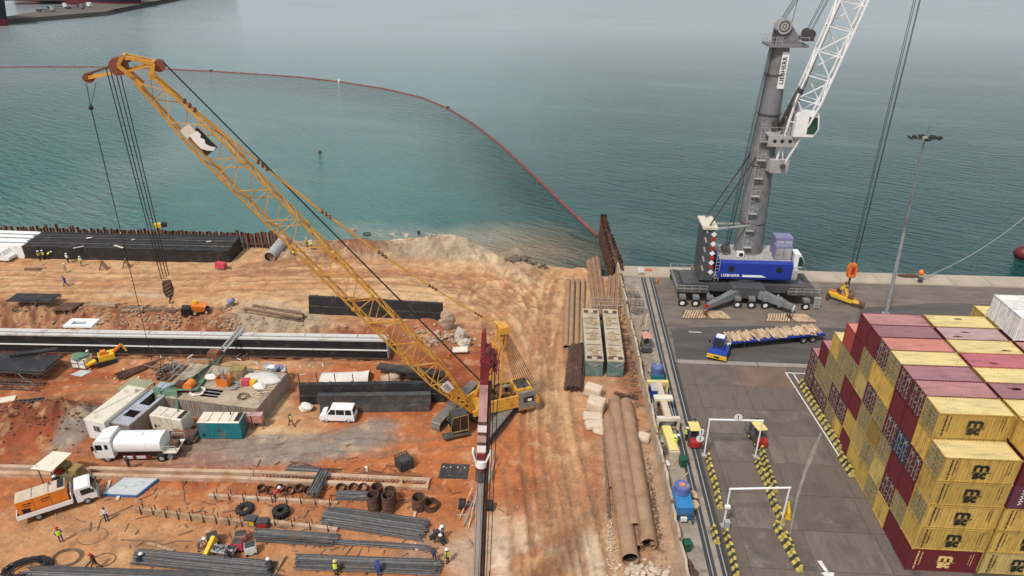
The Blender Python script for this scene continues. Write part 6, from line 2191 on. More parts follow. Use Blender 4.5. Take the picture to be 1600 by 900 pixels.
# ================================================================== FLATBED TRUCK AND ITS ORANGE GENERATOR
a, b_, ln, rz = fr((22, 824), (128, 790))
ft_ = thing('flatbed_truck', 'small white flatbed truck carrying the orange generator', 'truck', a + Vector((.1, 1.0, 0)), rz)
LB = 6.6
MB().span(0, LB, -.4, .4, .6, .8).build('chassis', 'dark_steel', ft_)
MB().span(-.1, 4.55, -1.05, 1.05, .82, .95).build('bed', 'dark_rust', ft_)
for s_ in (-1, 1):
 MB().span(-.1, 4.55, s_ * 1.07 - .03, s_ * 1.07 + .03, .8, 1.28).build('side_board', 'clean_white', ft_)
MB().span(-.14, -.08, -1.05, 1.05, .8, 1.28).build('tail_board', 'clean_white', ft_)
MB().span(4.5, 4.58, -1.0, 1.0, .9, 1.9).build('head_board', 'clean_white', ft_)
MB().prism([(4.85, .55), (6.6, .55), (6.68, 1.2), (6.3, 2.1), (6.1, 2.22), (4.95, 2.22), (4.85, 2.0)], -.98, .98).build('cab', 'clean_white', ft_)
MB().add([(6.69, -.85, 1.28), (6.69, .85, 1.28), (6.32, .8, 2.08), (6.32, -.8, 2.08)], [(0, 1, 2, 3)]).build('windscreen', 'glass', ft_)
for s_ in (-1, 1):
 MB().prism([(5.35, 1.3), (6.5, 1.3), (6.2, 1.95), (5.35, 1.95)], s_ * .98 - .012, s_ * .98 + .012).build('side_window', 'glass', ft_)
 MB().box((6.45, s_ * 1.12, 1.6), (.1, .16, .4)).build('mirror', 'print_black', ft_)
 MB().box((6.66, s_ * .7, .85), (.06, .35, .18)).build('headlight', 'light_grey', ft_)
MB().span(6.6, 6.75, -.95, .95, .4, .7).build('bumper', 'light_grey', ft_)
for xx in (1.5, 5.7):
 for s_ in (-.85, .85):
  wheel(ft_, xx, s_, .4, .3)
gp = a + Vector((.1, 1.0, .95))
def generator(label, loc, rz, l_, w_, h_, mside, mtop, legs=0.0, cat='generator', vent_end=1, louvres=3):
 t_ = thing('generator', label, cat, loc, rz)
 z0 = legs
 MB().hexa([(0, -w_ / 2, z0), (l_, -w_ / 2, z0), (l_, w_ / 2, z0), (0, w_ / 2, z0)], [(0, -w_ / 2, z0 + h_ - .12), (l_, -w_ / 2, z0 + h_ - .12), (l_, w_ / 2, z0 + h_ - .12), (0, w_ / 2, z0 + h_ - .12)]).build('canopy', mside, t_)
 MB().hexa([(0, -w_ / 2, z0 + h_ - .12), (l_, -w_ / 2, z0 + h_ - .12), (l_, w_ / 2, z0 + h_ - .12), (0, w_ / 2, z0 + h_ - .12)], [(.05, -w_ / 2 + .14, z0 + h_), (l_ - .05, -w_ / 2 + .14, z0 + h_), (l_ - .05, w_ / 2 - .14, z0 + h_), (.05, w_ / 2 - .14, z0 + h_)]).build('top_panel', mtop, t_)
 n = max(2, int(l_ / 1.1))
 for i in range(1, n):
  MB().span(l_ * i / n - .02, l_ * i / n + .02, -w_ / 2 + .1, w_ / 2 - .1, z0 + h_, z0 + h_ + .03).build('top_seam', 'dark_grey', t_)
  MB().span(l_ * i / n - .015, l_ * i / n + .015, -w_ / 2 - .012, -w_ / 2, z0 + .1, z0 + h_ - .15).build('door_seam', 'dark_grey', t_)
 ve = l_ - .65 if vent_end else .1
 MB().span(ve, ve + .55, -w_ / 2 + .2, w_ / 2 - .2, z0 + h_, z0 + h_ + .035).build('vent_opening', 'print_black', t_)
 for k in range(louvres):
  MB().span(.35 + k * .5, .65 + k * .5, -w_ / 2 - .02, -w_ / 2, z0 + .3, z0 + .7).build('louvre', 'print_black' if k == 0 else mside, t_)
 MB().cyl((l_ * .7, w_ * .2, z0 + h_), (l_ * .7, w_ * .2, z0 + h_ + .3), .07, n=8).build('exhaust', 'dark_rust', t_)
 MB().span(-.03, l_ + .03, -w_ / 2 + .1, w_ / 2 - .1, 0, max(.1, legs)).build('skid', 'dark_steel', t_)
 return t_
og = generator('bright orange generator with cream top riding on the white flatbed truck', gp + Vector((math.cos(rz) * .1, math.sin(rz) * .1, 0)), rz, 4.2, 1.7, 1.75, 'orange', 'bag', .12, vent_end=1, louvres=1)
MB().span(.35, 1.0, -.865, -.85, .3, .75).build('control_hatch', 'print_black', og)
q = MB()
for k in range(2):
 q.span(.55 + k * 1.5, 1.25 + k * 1.5, -.866, -.85, 1.25, 1.35)
 q.span(.55 + k * 1.5, 1.15 + k * 1.5, -.866, -.85, 1.0, 1.07)
q.build('small_print', 'print_black', og)
a, b_, ln, rz = fr((313, 686), (374, 687))
tg = generator('teal generator with pale grey top on skids beside the pink cabinets', a + Vector((0, 1.0, 0)), rz, 4.75, 2.0, 2.3, 'teal', 'cream', .1)
tg['label'] = 'teal generator with cream top standing between the cream one and pink cabinets'
MB().cyl((2.4, -1.01, 1.2), (2.4, -1.03, 1.2), .26, n=14).build('emblem', 'dark_grey', tg)
a, b_, ln, rz = fr((243, 676), (296, 684))
cg = generator('cream white generator on a dark trailer frame beside the teal one', a + Vector((0, .9, 0)), rz - .02, 4.1, 1.8, 2.0, 'cream', 'cream', .55)
for k in range(2):
 MB().cyl((1.0 + 1.9 * k, -.91, 1.2 - .2 * k), (1.0 + 1.9 * k, -.93, 1.2 - .2 * k), .12, n=10).build('filler_cap', 'dark_grey', cg)
for xx in (1.2, 2.4):
 for s_ in (-.8, .8):
  wheel(cg, xx, s_, .36, .22)
MB().span(3.6, 5.6, -.7, .7, .35, .5).build('drawbar_frame', 'dark_rust', cg)
a = on(292, 690)
pk = thing('pickup_truck', 'dark pickup tail showing under the cream generator with red tail light', 'pickup truck', a + Vector((-.3, .3, 0)), 0.0)
MB().span(-1.3, 1.4, -.8, .8, .4, .95).build('body', 'dark_grey', pk)
MB().span(-1.2, 1.3, -.7, .7, .95, 1.0).build('bed_floor', 'dark_rust', pk)
MB().box((1.42, -.6, .75), (.05, .2, .3)).build('tail_light', 'red', pk)
MB().box((1.45, 0, .45), (.1, 1.5, .15)).build('bumper', 'light_grey', pk)
for xx in (-.8, .8):
 for s_ in (-.7, .7):
  wheel(pk, xx, s_, .33, .2)
for k, px in enumerate((389, 406)):
 a = on(px, 668)
 o = thing('cabinet', ['pink cabinet on legs beside the teal generator, left one', 'pink cabinet on legs at the workshop corner, right one'][k], 'cabinet', a, .05, 'pink cabinets on legs')
 MB().box((0, 0, 1.4), (1.1, .7, 1.0)).build('box', 'salmon', o)
 MB().box((0, -.36, 1.4), (.9, .03, .8)).build('door', 'salmon', o)
 MB().box((0, 0, 1.93), (1.2, .8, .06)).build('lid', 'pink_grey', o)
 for xx in (-.5, .5):
  for yy in (-.3, .3):
   MB().bar((xx, yy, 0), (xx, yy, .9), .08).build('leg', 'rust', o)
a = on(377, 678)
o = thing('water_butt', 'yellow plastic barrel standing at the end of the teal generator', 'barrel', a)
MB().cyl((0, 0, 0), (0, 0, 1.15), .32, .42, n=12).build('barrel', 'yellow', o, True)
MB().cyl((0, 0, 1.15), (0, 0, 1.2), .44, n=12).build('rim', 'yellow', o)
# ================================================================== SITE OFFICE, OPEN CONTAINERS AND WORKSHOP
a, b_ = on(141, 683), on(176, 688)
c_ = on(210, 607)
uy = heading(a, (c_.x - .2, c_.y))
ux = uy - PI / 2
so_ = thing('site_office', 'white flat roofed site cabin with one barred window beside the gravel', 'site cabin', on(142, 684), -.2)
OL = 6.6
MB().span(0, 2.6, 0, OL, 0, 2.55).build('wall', 'white_paint', so_)
MB().hexa([(-.08, -.08, 2.55), (2.68, -.08, 2.55), (2.68, OL + .1, 2.55), (-.08, OL + .1, 2.55)], [(0, .05, 2.72), (2.6, .05, 2.72), (2.6, OL, 2.72), (0, OL, 2.72)]).build('roof', 'cream', so_)
wn = MB().span(.95, 1.75, -.04, 0, 1.2, 1.9).build('window', 'glass', so_)
q = MB()
for k in range(6):
 q.bar((1.0 + k * .14, -.06, 1.2), (1.0 + k * .14, -.06, 1.9), .025)
q.bar((1.35, -.05, 1.18), (1.35, -.05, 1.92), .06)
q.build('window_bars', 'light_grey', wn)
for x_ in (0, 2.6):
 MB().box((x_, -.01, 1.27), (.1, .06, 2.55)).build('corner_post', 'clean_white', so_)
MB().box((1.8, 5.7, 2.82), (.5, .5, .2)).cyl((1.8, 5.7, 2.9), (1.8, 5.7, 3.1), .2, n=10).build('roof_vent', 'cream', so_)
MB().bar((.4, 1, 2.74), (2.2, 6.3, 2.74), .05).build('roof_seam', 'light_grey', so_)
def open_box(name, label, loc, rz, w_, l_, h_, m, mt, openings, n=14):
 """corrugated steel box with openings cut in its roof"""
 t_ = thing(name, label, 'container', loc, rz)
 q = MB()
 corrugated(q, .05, w_ - .05, .1, h_ - .1, .03, max(5, int(w_ / .3)), .05)
 corrugated(q, .05, l_ - .05, .1, h_ - .1, .03, max(8, int(l_ / .3)), .05, 'x')
 corrugated(q, .05, l_ - .05, .1, h_ - .1, w_ - .08, max(8, int(l_ / .3)), .05, 'x')
 corrugated(q, .05, w_ - .05, .1, h_ - .1, l_ - .08, max(5, int(w_ / .3)), .05)
 q.build('corrugated_wall', m, t_)
 q = MB()
 for xx in (0, w_ - .1):
  for yy in (0, l_ - .1):
   q.span(xx, xx + .1, yy, yy + .1, 0, h_)
 for xx in (-.004, w_ - .096):
  q.span(xx, xx + .1, .1, l_ - .1, h_ - .12, h_ + .004).span(xx, xx + .1, .1, l_ - .1, 0, .12)
 for yy in (-.004, l_ - .096):
  q.span(.1, w_ - .1, yy, yy + .1, h_ - .12, h_ + .004).span(.1, w_ - .1, yy, yy + .1, 0, .12)
 q.build('frame', m, t_)
 MB().span(.1, w_ - .1, .1, l_ - .1, 0, .1).build('floor', 'dark_rust', t_)
 q = MB()
 ys = [.08]
 for y0_, y1_, xa, xb in openings:
  q.span(.08, w_ - .08, ys[-1], y0_, h_ - .05, h_ + .02)
  q.span(.08, xa, y0_, y1_, h_ - .05, h_ + .02).span(xb, w_ - .08, y0_, y1_, h_ - .05, h_ + .02)
  ys.append(y1_)
 q.span(.08, w_ - .08, ys[-1], l_ - .08, h_ - .05, h_ + .02)
 q.build('roof', mt, t_)
 return t_
open_box('open_container', 'grey blue topped container with two roof openings beside the white cabin', on(173, 692) + Vector((.25, .5, 0)), -.2, 2.5, 8.2, 2.5, 'rusty_sheet', 'grey_blue_sheet', [(1.4, 2.6, .5, 2.0), (3.7, 6.7, .7, 2.1)])
c_ = at3(213, 603, 2.5)
o = thing('roof_sheet', 'sage green sheet roofing behind the white cabin', 'sheet', c_, -.2)
MB().box((0, 0, 0), (3.2, 2.6, .12)).build('sheet', 'sage', o)
for xx in (-1.5, 1.5):
 for yy in (-1.2, 1.2):
  MB().bar((xx, yy, -2.5), (xx, yy, 0), .1).build('post', 'old_wood', o)
# workshop barge-like container block
a, b_ = on(246, 650), on(402, 669)
ln, rz = (b_ - a).length, heading(a, b_)
ws = thing('workshop', 'corrugated grey workshop block with sandy roof deck full of hoses and tools', 'workshop', a + Vector((.2, .5, 0)), rz)
Wd, Dp, Hh = ln, 7.4, 2.5
q = MB()
corrugated(q, .05, Wd - .05, .05, Hh - .1, .02, int(Wd / .32), .06)
corrugated(q, .05, Dp - .05, .05, Hh - .1, Wd - .08, int(Dp / .32), .06, 'x')
corrugated(q, .05, Dp - .05, .05, Hh - .1, .02, int(Dp / .32), .06, 'x')
q.build('corrugated_wall', 'rusty_sheet', ws)
q = MB()
hx0, hx1, hy0, hy1 = Wd * .38, Wd * .56, 1.0, 2.6
q.span(0, hx0, .0, Dp, Hh - .12, Hh).span(hx1, Wd, .0, Dp, Hh - .12, Hh).span(hx0, hx1, 0, hy0, Hh - .12, Hh).span(hx0, hx1, hy1, Dp, Hh - .12, Hh)
q.build('roof_deck', mat('sandy_deck', (.4, .32, .23), .9, var=.25, scale=1, dirt=(.2, .16, .12), damt=.35, dscale=.6, bump=.2), ws)
MB().span(hx0, hx1, hy0, hy1, .2, .3).build('hold_floor', 'dark_rust', ws)
for k in range(2):
 MB().bar((hx0, hy0 + .5 + k * .6, Hh - .08), (hx1, hy0 + .5 + k * .6, Hh - .08), .1).build('beam', 'galv', ws)
MB().span(0, Wd, Dp - .1, Dp, 0, Hh).build('back_wall', 'rusty_sheet', ws)
wsl = lambda x, y, z=0.0: (ws.location + Matrix.Rotation(rz, 3, 'Z') @ Vector((x, y, Hh + z)))
rr = random.Random(12)
def roofthing(name, label, cat, x, y, m, q, r=0.0):
 o = q.build(name, m, None, False, wsl(x, y, .004), rz + r)
 return tag(o, label, cat)
for i, (x, y, r_, n, m, lb) in enumerate(((Wd * .60, 3.4, .75, 4, 'galv', 'grey hose coiled on the workshop roof beside the orange skip'), (Wd * .33, 1.6, .8, 3, 'white_bag', 'pale hose looped round the orange pump on the workshop roof'), (Wd * .78, 1.7, .55, 3, 'old_wood', 'dark hose curled on the sandy part of the workshop roof'), (Wd * .66, 5.4, .7, 4, 'pale_wood', 'tan rope heaped near the back of the workshop roof'))):
 q = MB()
 for k in range(n):
  pts = [((r_ + rr.uniform(-.12, .12)) * math.cos(t_) + rr.uniform(-.05, .05) + k * .1, (r_ + rr.uniform(-.15, .15)) * math.sin(t_), .08 + k * .07) for t_ in np.linspace(0, 2 * PI, 16)[:-1]]
  q.tube(pts, .055, 5, True)
 o = roofthing('hose_coil', lb, 'hose', x, y, m, q)
o = thing('skip', 'orange open skip standing on the workshop roof', 'skip', wsl(Wd * .52, 3.6, .004), rz)
for (a_, b__) in (((-.8, -.6), (.8, -.6)), ((.8, -.6), (.8, .6)), ((.8, .6), (-.8, .6)), ((-.8, .6), (-.8, -.6))):
 MB().hexa([(a_[0] * .85, a_[1] * .85, 0), (b__[0] * .85, b__[1] * .85, 0), (b__[0] * .8, b__[1] * .8, 0), (a_[0] * .8, a_[1] * .8, 0)], [(a_[0], a_[1], 1.15), (b__[0], b__[1], 1.15), (b__[0] * .93, b__[1] * .93, 1.15), (a_[0] * .93, a_[1] * .93, 1.15)]).build('side', 'orange', o)
MB().box((0, 0, .5), (1.3, 1.0, .2)).build('contents', 'grey_paint', o)
for k in range(5):
 tag(MB().bar((0, 0, 0), (rr.uniform(-.5, .5), rr.uniform(.2, .6), 1.4), .1).build('rod', 'galv', None, False, wsl(Wd * .50 + k * .12, 3.6, .62)), f"grey rod sticking out of the orange skip, {['first','second','third','fourth','fifth'][k]} from its left side", 'rod', 'rods in the orange skip')
o = thing('pump', 'orange round pump on a rusty base at the front of the workshop roof', 'pump', wsl(Wd * .27, 1.9, .004), rz)
MB().cyl((-.2, -.55, .75), (-.2, .55, .75), .55, n=16).build('casing', 'orange', o, True)
MB().box((-.9, 0, .25), (2.4, 1.2, .35)).build('base', 'maroon', o)
MB().box((-1.3, 0, .75), (.9, .8, .6)).build('motor', 'dark_rust', o)
o = thing('crate', 'tan crate at the back of the workshop roof behind the orange skip', 'crate', wsl(Wd * .58, 5.6, .004), rz + .1)
MB().box((0, 0, .6), (1.6, 1.3, 1.2)).build('box', 'wood', o)
MB().box((0, 0, 1.25), (1.7, 1.4, .1)).build('lid', 'mustard', o)
o = thing('tarpaulin', 'pale grey tarpaulin spread at the back right of the workshop roof', 'tarpaulin', wsl(Wd * .84, 5.4, .004), rz)
MB().lump((0, 0, .25), (2.2, 1.1, .4), 3, 14, 8, .15).build('sheet', 'tarp_white', o, True)
tag(MB().box((0, 0, .4), (.9, .7, .8)).build('bag', 'pink_red', None, False, wsl(Wd * .72, 4.1, .004), .2), 'pink sack on the workshop roof', 'sack')
tag(MB().box((0, 0, .35), (.7, .6, .7)).build('bag', 'yellow', None, False, wsl(Wd * .79, 4.2, .004), -.2), 'yellow sack beside the pink one on the workshop roof', 'sack')
tag(MB().lump((0, 0, .25), (.8, .6, .4), 8).build('bag', 'white_bag', None, True, wsl(Wd * .87, 3.7, .004)), 'white sack lying right of the yellow one on the workshop roof', 'sack')
tag(MB().lump((0, 0, .3), (.7, .5, .45), 18).build('bag', 'white_bag', None, True, wsl(Wd * .35, 4.4, .004)), 'white sack near the orange pump on the workshop roof', 'sack')
for k in range(8):
 q = MB()
 q.bar((0, 0, .12), (1.7, 0, .12), .12, .1)
 roofthing('plank', f"short plank in the pile at the right end of the workshop roof, {['lowest','second','third','fourth','fifth','sixth','seventh','topmost'][k]} one", 'plank', Wd * .82 + k * .12, 1.9 + k * .18, 'pale_wood' if k % 2 else 'bag', q, rr.uniform(-.3, .9))
o = thing('scrap_heap', 'heap of grey and white scrap on the far right corner of the workshop', 'scrap heap', on(430, 598))
for k in range(9):
 MB().lump((rr.uniform(-1.3, 1.3), rr.uniform(-.7, .7), 1.9 + rr.uniform(-.2, .5)), (rr.uniform(.4, .8), rr.uniform(.3, .6), rr.uniform(.2, .4)), k).build('scrap', ('white_bag', 'tarp_grey', 'galv', 'lavender')[k % 4], o, True)
MB().box((0, 0, .85), (3.0, 1.6, 1.7)).build('bin', 'rusty_sheet', o)
# green netting
o = thing('green_netting', 'green shade netting stretched from the workshop toward the gangway', 'netting')
A4 = [at3(244, 611, 3.2), at3(308, 609, 3.0), at3(352, 551, 2.0), at3(300, 590, 3.6)]
n = 9
for nm, c4, sag in (('awning', A4, .35), ('curtain', [at3(238, 604, 3.2), at3(276, 612, 3.2), at3(283, 646, .6), at3(241, 640, .6)], .3)):
 q = MB()
 for j in range(n + 1):
  for i in range(n + 1):
   u, v = i / n, j / n
   p_ = c4[0].lerp(c4[1], u).lerp(c4[3].lerp(c4[2], u), v)
   q.v.append(tuple(p_ + Vector((0, .18 * math.sin(u * 9 + v * 3) if nm == 'curtain' else 0, -sag * math.sin(PI * u) * math.sin(PI * v) * 1.5 + rr.uniform(-.05, .05)))))
 q.f = [[j * (n + 1) + i, j * (n + 1) + i + 1, (j + 1) * (n + 1) + i + 1, (j + 1) * (n + 1) + i] for j in range(n) for i in range(n)]
 q.k = [0] * len(q.f)
 md = q.build(nm, 'netting', o, True).modifiers.new('thick', 'SOLIDIFY')
 md.thickness = .04
for (x0_, y0_), (x1_, y1_) in (((.3, 7.0), (.3, 0)), ((.3, 7.0), (3, 7.2)), ((3.0, 4.2), (.2, 3.4))):
 MB().bar(wsl(x0_, y0_, .8), wsl(x1_, y1_, .8), .07).build('pole', 'galv', o)
for x_, y_ in ((.3, .4), (.3, 7.0), (3, 7.2), (3, 4.2)):
 MB().bar(wsl(x_, y_, -2.4), wsl(x_, y_, 1.0), .08).build('pole', 'galv', o)
# tangle of scaffold tubes behind the workshop
o = thing('scaffold_heap', 'tangled heap of grey scaffold tubes behind the green netting', 'scaffold heap', on(272, 588))
for k in range(46):
 a_ = Vector((rr.uniform(-1.8, 1.8), rr.uniform(-1.1, 1.1), rr.uniform(.3, 1.9)))
 d_ = Vector((rr.uniform(-1, 1), rr.uniform(-1, 1), rr.uniform(-.35, .35))).normalized() * rr.uniform(.6, 1.3)
 MB().cyl(a_ - d_, a_ + d_, .055, n=5).build('tube', ('galv', 'light_grey', 'dark_steel', 'old_wood')[k % 4], o)
MB().box((0, 0, .5), (3.4, 2.2, 1.0)).build('bin', 'dark_rust', o)
# green and white cage tank, yellow machine, worker's corner
a = on(131, 571)
o = thing('cage_tank', 'white cage tank with grey green crumpled cover near the yellow machine', 'tank', a, -.1)
MB().box((0, 0, .75), (2.0, 1.6, 1.3)).build('tank', 'white_bag', o)
MB().lump((0, 0, 1.55), (1.15, .9, .35), 6, 10, 6, .2).build('cover', 'netting', o, True)
q = MB()
for xx in (-1.02, 0, 1.02):
 for yy in (-.82, .82):
  q.bar((xx, yy, 0), (xx, yy, 1.5), .06)
for z in (.1, .8, 1.45):
 q.bar((-1.02, -.82, z), (1.02, -.82, z), .05).bar((-1.02, .82, z), (1.02, .82, z), .05)
q.build('cage', 'dark_steel', o)
a = on(163, 566)
o = thing('compact_excavator', 'small yellow excavator working beside the cage tank', 'excavator', a + Vector((.2, 0, 0)), .6)
MB().box((.3, 0, .95), (1.9, 1.4, .75)).build('body', 'yellow', o)
MB().prism([(-.4, 1.2), (.5, 1.2), (.35, 1.9), (-.3, 1.9)], -.55, .1).build('engine_cover', 'orange', o)
for s_ in (-.75, .75):
 MB().prism([(-1.3, .25), (-1.0, 0), (1.2, 0), (1.5, .25), (1.2, .55), (-1.0, .55)], s_ - .18, s_ + .18).build('crawler_track', 'rubber', o)
MB().bar((1.1, 0, 1.2), (2.3, .1, 2.0), .3).build('boom', 'safety_orange', o)
MB().bar((2.3, .1, 2.0), (2.7, .1, .9), .22).build('arm', 'yellow', o)
MB().bar((-1.0, -.2, .7), (-2.2, -.5, .5), .7, .3).build('blade', 'yellow', o)
MB().bar((-.4, -.5, 1.3), (-.4, -.5, 2.2), .06).build('roll_bar', 'dark_steel', o)
tag(MB().hexa([(-1.2, -.5, 0), (.5, -.8, 0), (1.1, .5, 0), (-.6, .6, 0)], [(-1.2, -.5, .06), (.5, -.8, .06), (1.1, .5, .06), (-.6, .6, .06)]).build('sheet', 'tarp_grey', None, False, on(128, 583)), 'grey sheet lying on the soil below the cage tank', 'sheet')
# small orange dumper by the hook
a = on(314, 489)
o = thing('tipper', 'orange tipper with black skip beside the crane hook', 'dumper', a, .3)
MB().hexa([(-.7, -.7, .5), (.7, -.7, .5), (.7, .7, .5), (-.7, .7, .5)], [(-1.0, -.85, 1.7), (1.0, -.85, 1.3), (1.0, .85, 1.3), (-1.0, .85, 1.7)]).build('skip', 'safety_orange', o)
MB().box((.2, 0, .45), (2.4, .8, .25)).build('chassis', 'dark_steel', o)
MB().box((-.6, .3, 1.75), (.6, .5, .5)).build('engine', 'yellow', o)
MB().hexa([(-2.6, -.8, .2), (-1.3, -.6, .5), (-1.3, .6, .5), (-2.6, .8, .2)], [(-2.5, -.8, 1.3), (-1.3, -.6, 1.2), (-1.3, .6, 1.2), (-2.5, .8, 1.3)]).build('loading_bucket', 'black_steel', o)
for xx in (-.7, .9):
 for s_ in (-.6, .6):
  wheel(o, xx, s_, .38, .3, 'pale_yellow')
a = on(362, 478)
o = thing('concrete_mixer', 'small purple grey concrete mixer on the bank below the beams', 'mixer', a, .2)
MB().cyl((-.3, 0, .6), (.5, 0, 1.1), .5, .35, n=12).build('drum', 'lavender', o, True)
MB().bar((-.6, 0, 0), (.2, 0, .8), .12).bar((.6, 0, 0), (.2, 0, .8), .12).build('stand', 'dark_steel', o)
wheel(o, -.5, -.4, .25, .12)
a = on(347, 421)
o = thing('compressor', 'small red towable compressor in front of the black steel box', 'compressor', a, -.1)
MB().hexa([(-.9, -.55, .35), (.8, -.55, .35), (.8, .55, .35), (-.9, .55, .35)], [(-.8, -.5, 1.35), (.75, -.5, 1.2), (.75, .5, 1.2), (-.8, .5, 1.35)]).build('canopy', 'pink_red', o)
MB().bar((.8, 0, .4), (1.9, 0, .3), .1).build('drawbar', 'dark_steel', o)
for s_ in (-.5, .5):
 wheel(o, 0, s_, .28, .16)
a = on(3, 410)
o = thing('minibus', 'white minibus nosing in at the left edge below the white box', 'van', a + Vector((-.8, .9, 0)), 0)
MB().prism([(-2.5, .35), (2.2, .35), (2.3, .9), (1.7, 1.3), (1.3, 2.0), (-2.5, 2.0)], -.9, .9).build('body', 'clean_white', o)
MB().span(-2.3, 1.1, -.915, .915, 1.35, 1.85).build('window_band', 'glass', o)
for xx in (-1.6, 1.5):
 for s_ in (-.78, .78):
  wheel(o, xx, s_, .33, .2)
# ================================================================== CANOPIED DRILL AND SMALL THINGS AT THE LEFT
a = on(100, 752)
o = thing('drill_machine', 'mustard drilling machine under a white awning behind the flatbed truck', 'drill', a, -.15)
for xx in (-1.6, -.0):
 for yy in (-.9, .9):
  MB().bar((xx, yy, 0), (xx, yy, 2.5), .09).build('post', 'old_wood', o)
q = MB().hexa([(-2.1, -1.2, 2.3), (.6, -1.3, 2.55), (.9, 1.2, 2.9), (-1.6, 1.3, 2.6)], [(-2.1, -1.2, 2.38), (.6, -1.3, 2.63), (.9, 1.2, 2.98), (-1.6, 1.3, 2.68)])
q.build('awning', 'cream', o)
MB().box((.9, 0, 1.1), (2.4, 1.5, 1.0)).build('engine', 'olive', o)
MB().box((.2, .4, 1.9), (1.3, .9, .6)).build('housing', 'mustard', o)
MB().box((1.9, .2, 1.4), (.9, 1.1, 1.4)).build('radiator', 'mustard', o)
MB().box((.3, -.4, 1.75), (.7, .4, .35)).build('cover', 'red', o)
MB().cyl((1.3, -.3, 1.6), (1.3, -.3, 2.6), .09, n=8).build('exhaust', 'dark_rust', o)
q = MB()
for k in range(7):
 q.bar((.4 + k * .25, -.7, .9), (.6 + k * .25, -.1, 2.1 - .1 * (k % 3)), .07)
q.build('hoses', 'old_wood', o)
for s_ in (-.8, .8):
 MB().prism([(-.5, .25), (-.2, 0), (2.2, 0), (2.5, .25), (2.2, .6), (-.2, .6)], s_ - .2, s_ + .2).build('crawler_track', 'rubber', o)
for px, py, lb, rzz in ((141, 758, 'black edged orange toolbox on the soil right of the drilling machine', .25), (394, 818, 'black box with yellow panel at the end of the timber formwork', -.1), (412, 822, 'black box with a red panel at the left end of the concrete beam', .1)):
 a = on(px, py)
 o = thing('toolbox', lb, 'box', a, rzz)
 MB().box((0, 0, .38), (1.15, .8, .75)).build('box', 'dark_rust', o)
 MB().box((0, -.41, .38), (.85, .03, .5)).build('front_panel', 'red' if 'red' in lb else ('yellow' if 'yellow' in lb else 'safety_orange'), o)
 MB().box((0, 0, .78), (1.1, .75, .05)).build('lid', 'dark_steel', o)
a = on(206, 763)
o = thing('tarp_slab', 'grey tarpaulin with blue edges spread over low boards on the soil', 'tarpaulin', a, -.0)
q = [(-2.3, -1.25), (1.3, -1.25), (2.2, 1.35), (-1.3, 1.45)]
MB().hexa([(x_, y_, 0) for x_, y_ in q], [(x_ * .98, y_ * .98, .34) for x_, y_ in q]).build('tarp', 'tarp_grey', o)
for i in range(4):
 p0, p1 = q[i], q[(i + 1) % 4]
 MB().bar((p0[0] * 1.02, p0[1] * 1.02, .16), (p1[0] * 1.02, p1[1] * 1.02, .16), .16, .32).build('blue_edge', 'tarp_blue', o)
for k in range(3):
 MB().lump((-.8 + k * .7, -.2 + k * .3, .36), (.5, .3, .07), k).build('fold', 'tarp_grey', o, True)
tag(MB().lump((0, 0, .5), (.9, .7, .5), 33, 10, 7, .2).build('bag', 'white_bag', None, True, on(478, 641)), 'white bulk bag beside the left end of the black panel', 'bag')
for px, py, lb, m, s_ in ((697, 516, 'standing pale brown boulder at the right end of the bank panel', 'rock', (1.25, .8, 1.3)), (721, 535, 'light grey slab boulder right of the bank panel', 'pale_rock', (.8, .6, 1.4)), (725, 541, 'smaller grey boulder at the foot of the slab boulder', 'pale_rock', (.9, .6, .6))):
 tag(MB().lump((0, 0, s_[2] * .7), s_, int(px), 11, 8, .3).build('boulder', m, None, False, on(px, py)), lb, 'boulder')
o = thing('slab_table', 'pale board propped on a block below the grey boulders', 'board', on(719, 552), .12)
MB().box((0, 0, .6), (2.0, 1.0, .14), 0, .2).build('board', 'cream', o)
MB().box((.3, .3, .25), (.8, .5, .5)).build('block', 'rock', o)
def cone(px, py, lb):
 a = on(px, py) if px < 960 else Vector((*at(px, py, .06), .06))
 o = thing('traffic_cone', lb, 'traffic cone', a)
 MB().box((0, 0, .03), (.45, .45, .06)).build('base', 'rubber', o)
 MB().cyl((0, 0, .06), (0, 0, .95), .19, .04, n=12).build('cone', 'safety_orange', o, True)
 MB().cyl((0, 0, .45), (0, 0, .65), .122, .09, n=12).build('sleeve', 'clean_white', o, True)
cone(701, 559, 'orange traffic cone on the soil left of the propped board')
cone(1026, 441, 'orange traffic cone on the quay left of the harbour crane')
tag(MB().cyl((0, 0, 0), (0, 0, 3.3), .06, n=6).build('marker_pole', 'salmon', None, False, on(701, 557) + Vector((.25, .1, 0))), 'thin reddish pole standing behind the traffic cone', 'pole')
tag(MB().cyl((0, 0, .1), (2.1, .1, .1), .14, n=8).build('concrete_post', 'concrete', None, False, on(407, 684), -.05), 'grey post lying on the pale sand', 'post')
# ================================================================== PIPES, SHEET PILES, BINS ALONG THE ROAD AND WALL
def pipe_thing(label, p0, p1, r, m='tan_pipe', group=None, lift=0.0, n=18, name='steel_pipe', rings=0):
 a, b_ = on(*p0, 0), on(*p1, 0)
 a.z += r + lift
 b_.z += r + lift
 t_ = thing(name, label, 'pipe', a, 0, group)
 d_ = b_ - a
 MB().pipe((0, 0, 0), d_, r, r * .07, n).build('pipe', m, t_, True)
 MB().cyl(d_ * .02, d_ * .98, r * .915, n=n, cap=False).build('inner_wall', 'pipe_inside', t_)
 for i in range(rings):
  c0_ = d_ * ((i + .6) / rings)
  MB().cyl(c0_, c0_ + d_.normalized() * .06, r * 1.012, n=n).build('weld_ring', 'brown_pipe', t_, True)
 return t_
pipe_thing('wide tan pipe at the left of the large bundle, reaching farthest toward the camera', (984, 884), (951, 668), .80, rings=5)
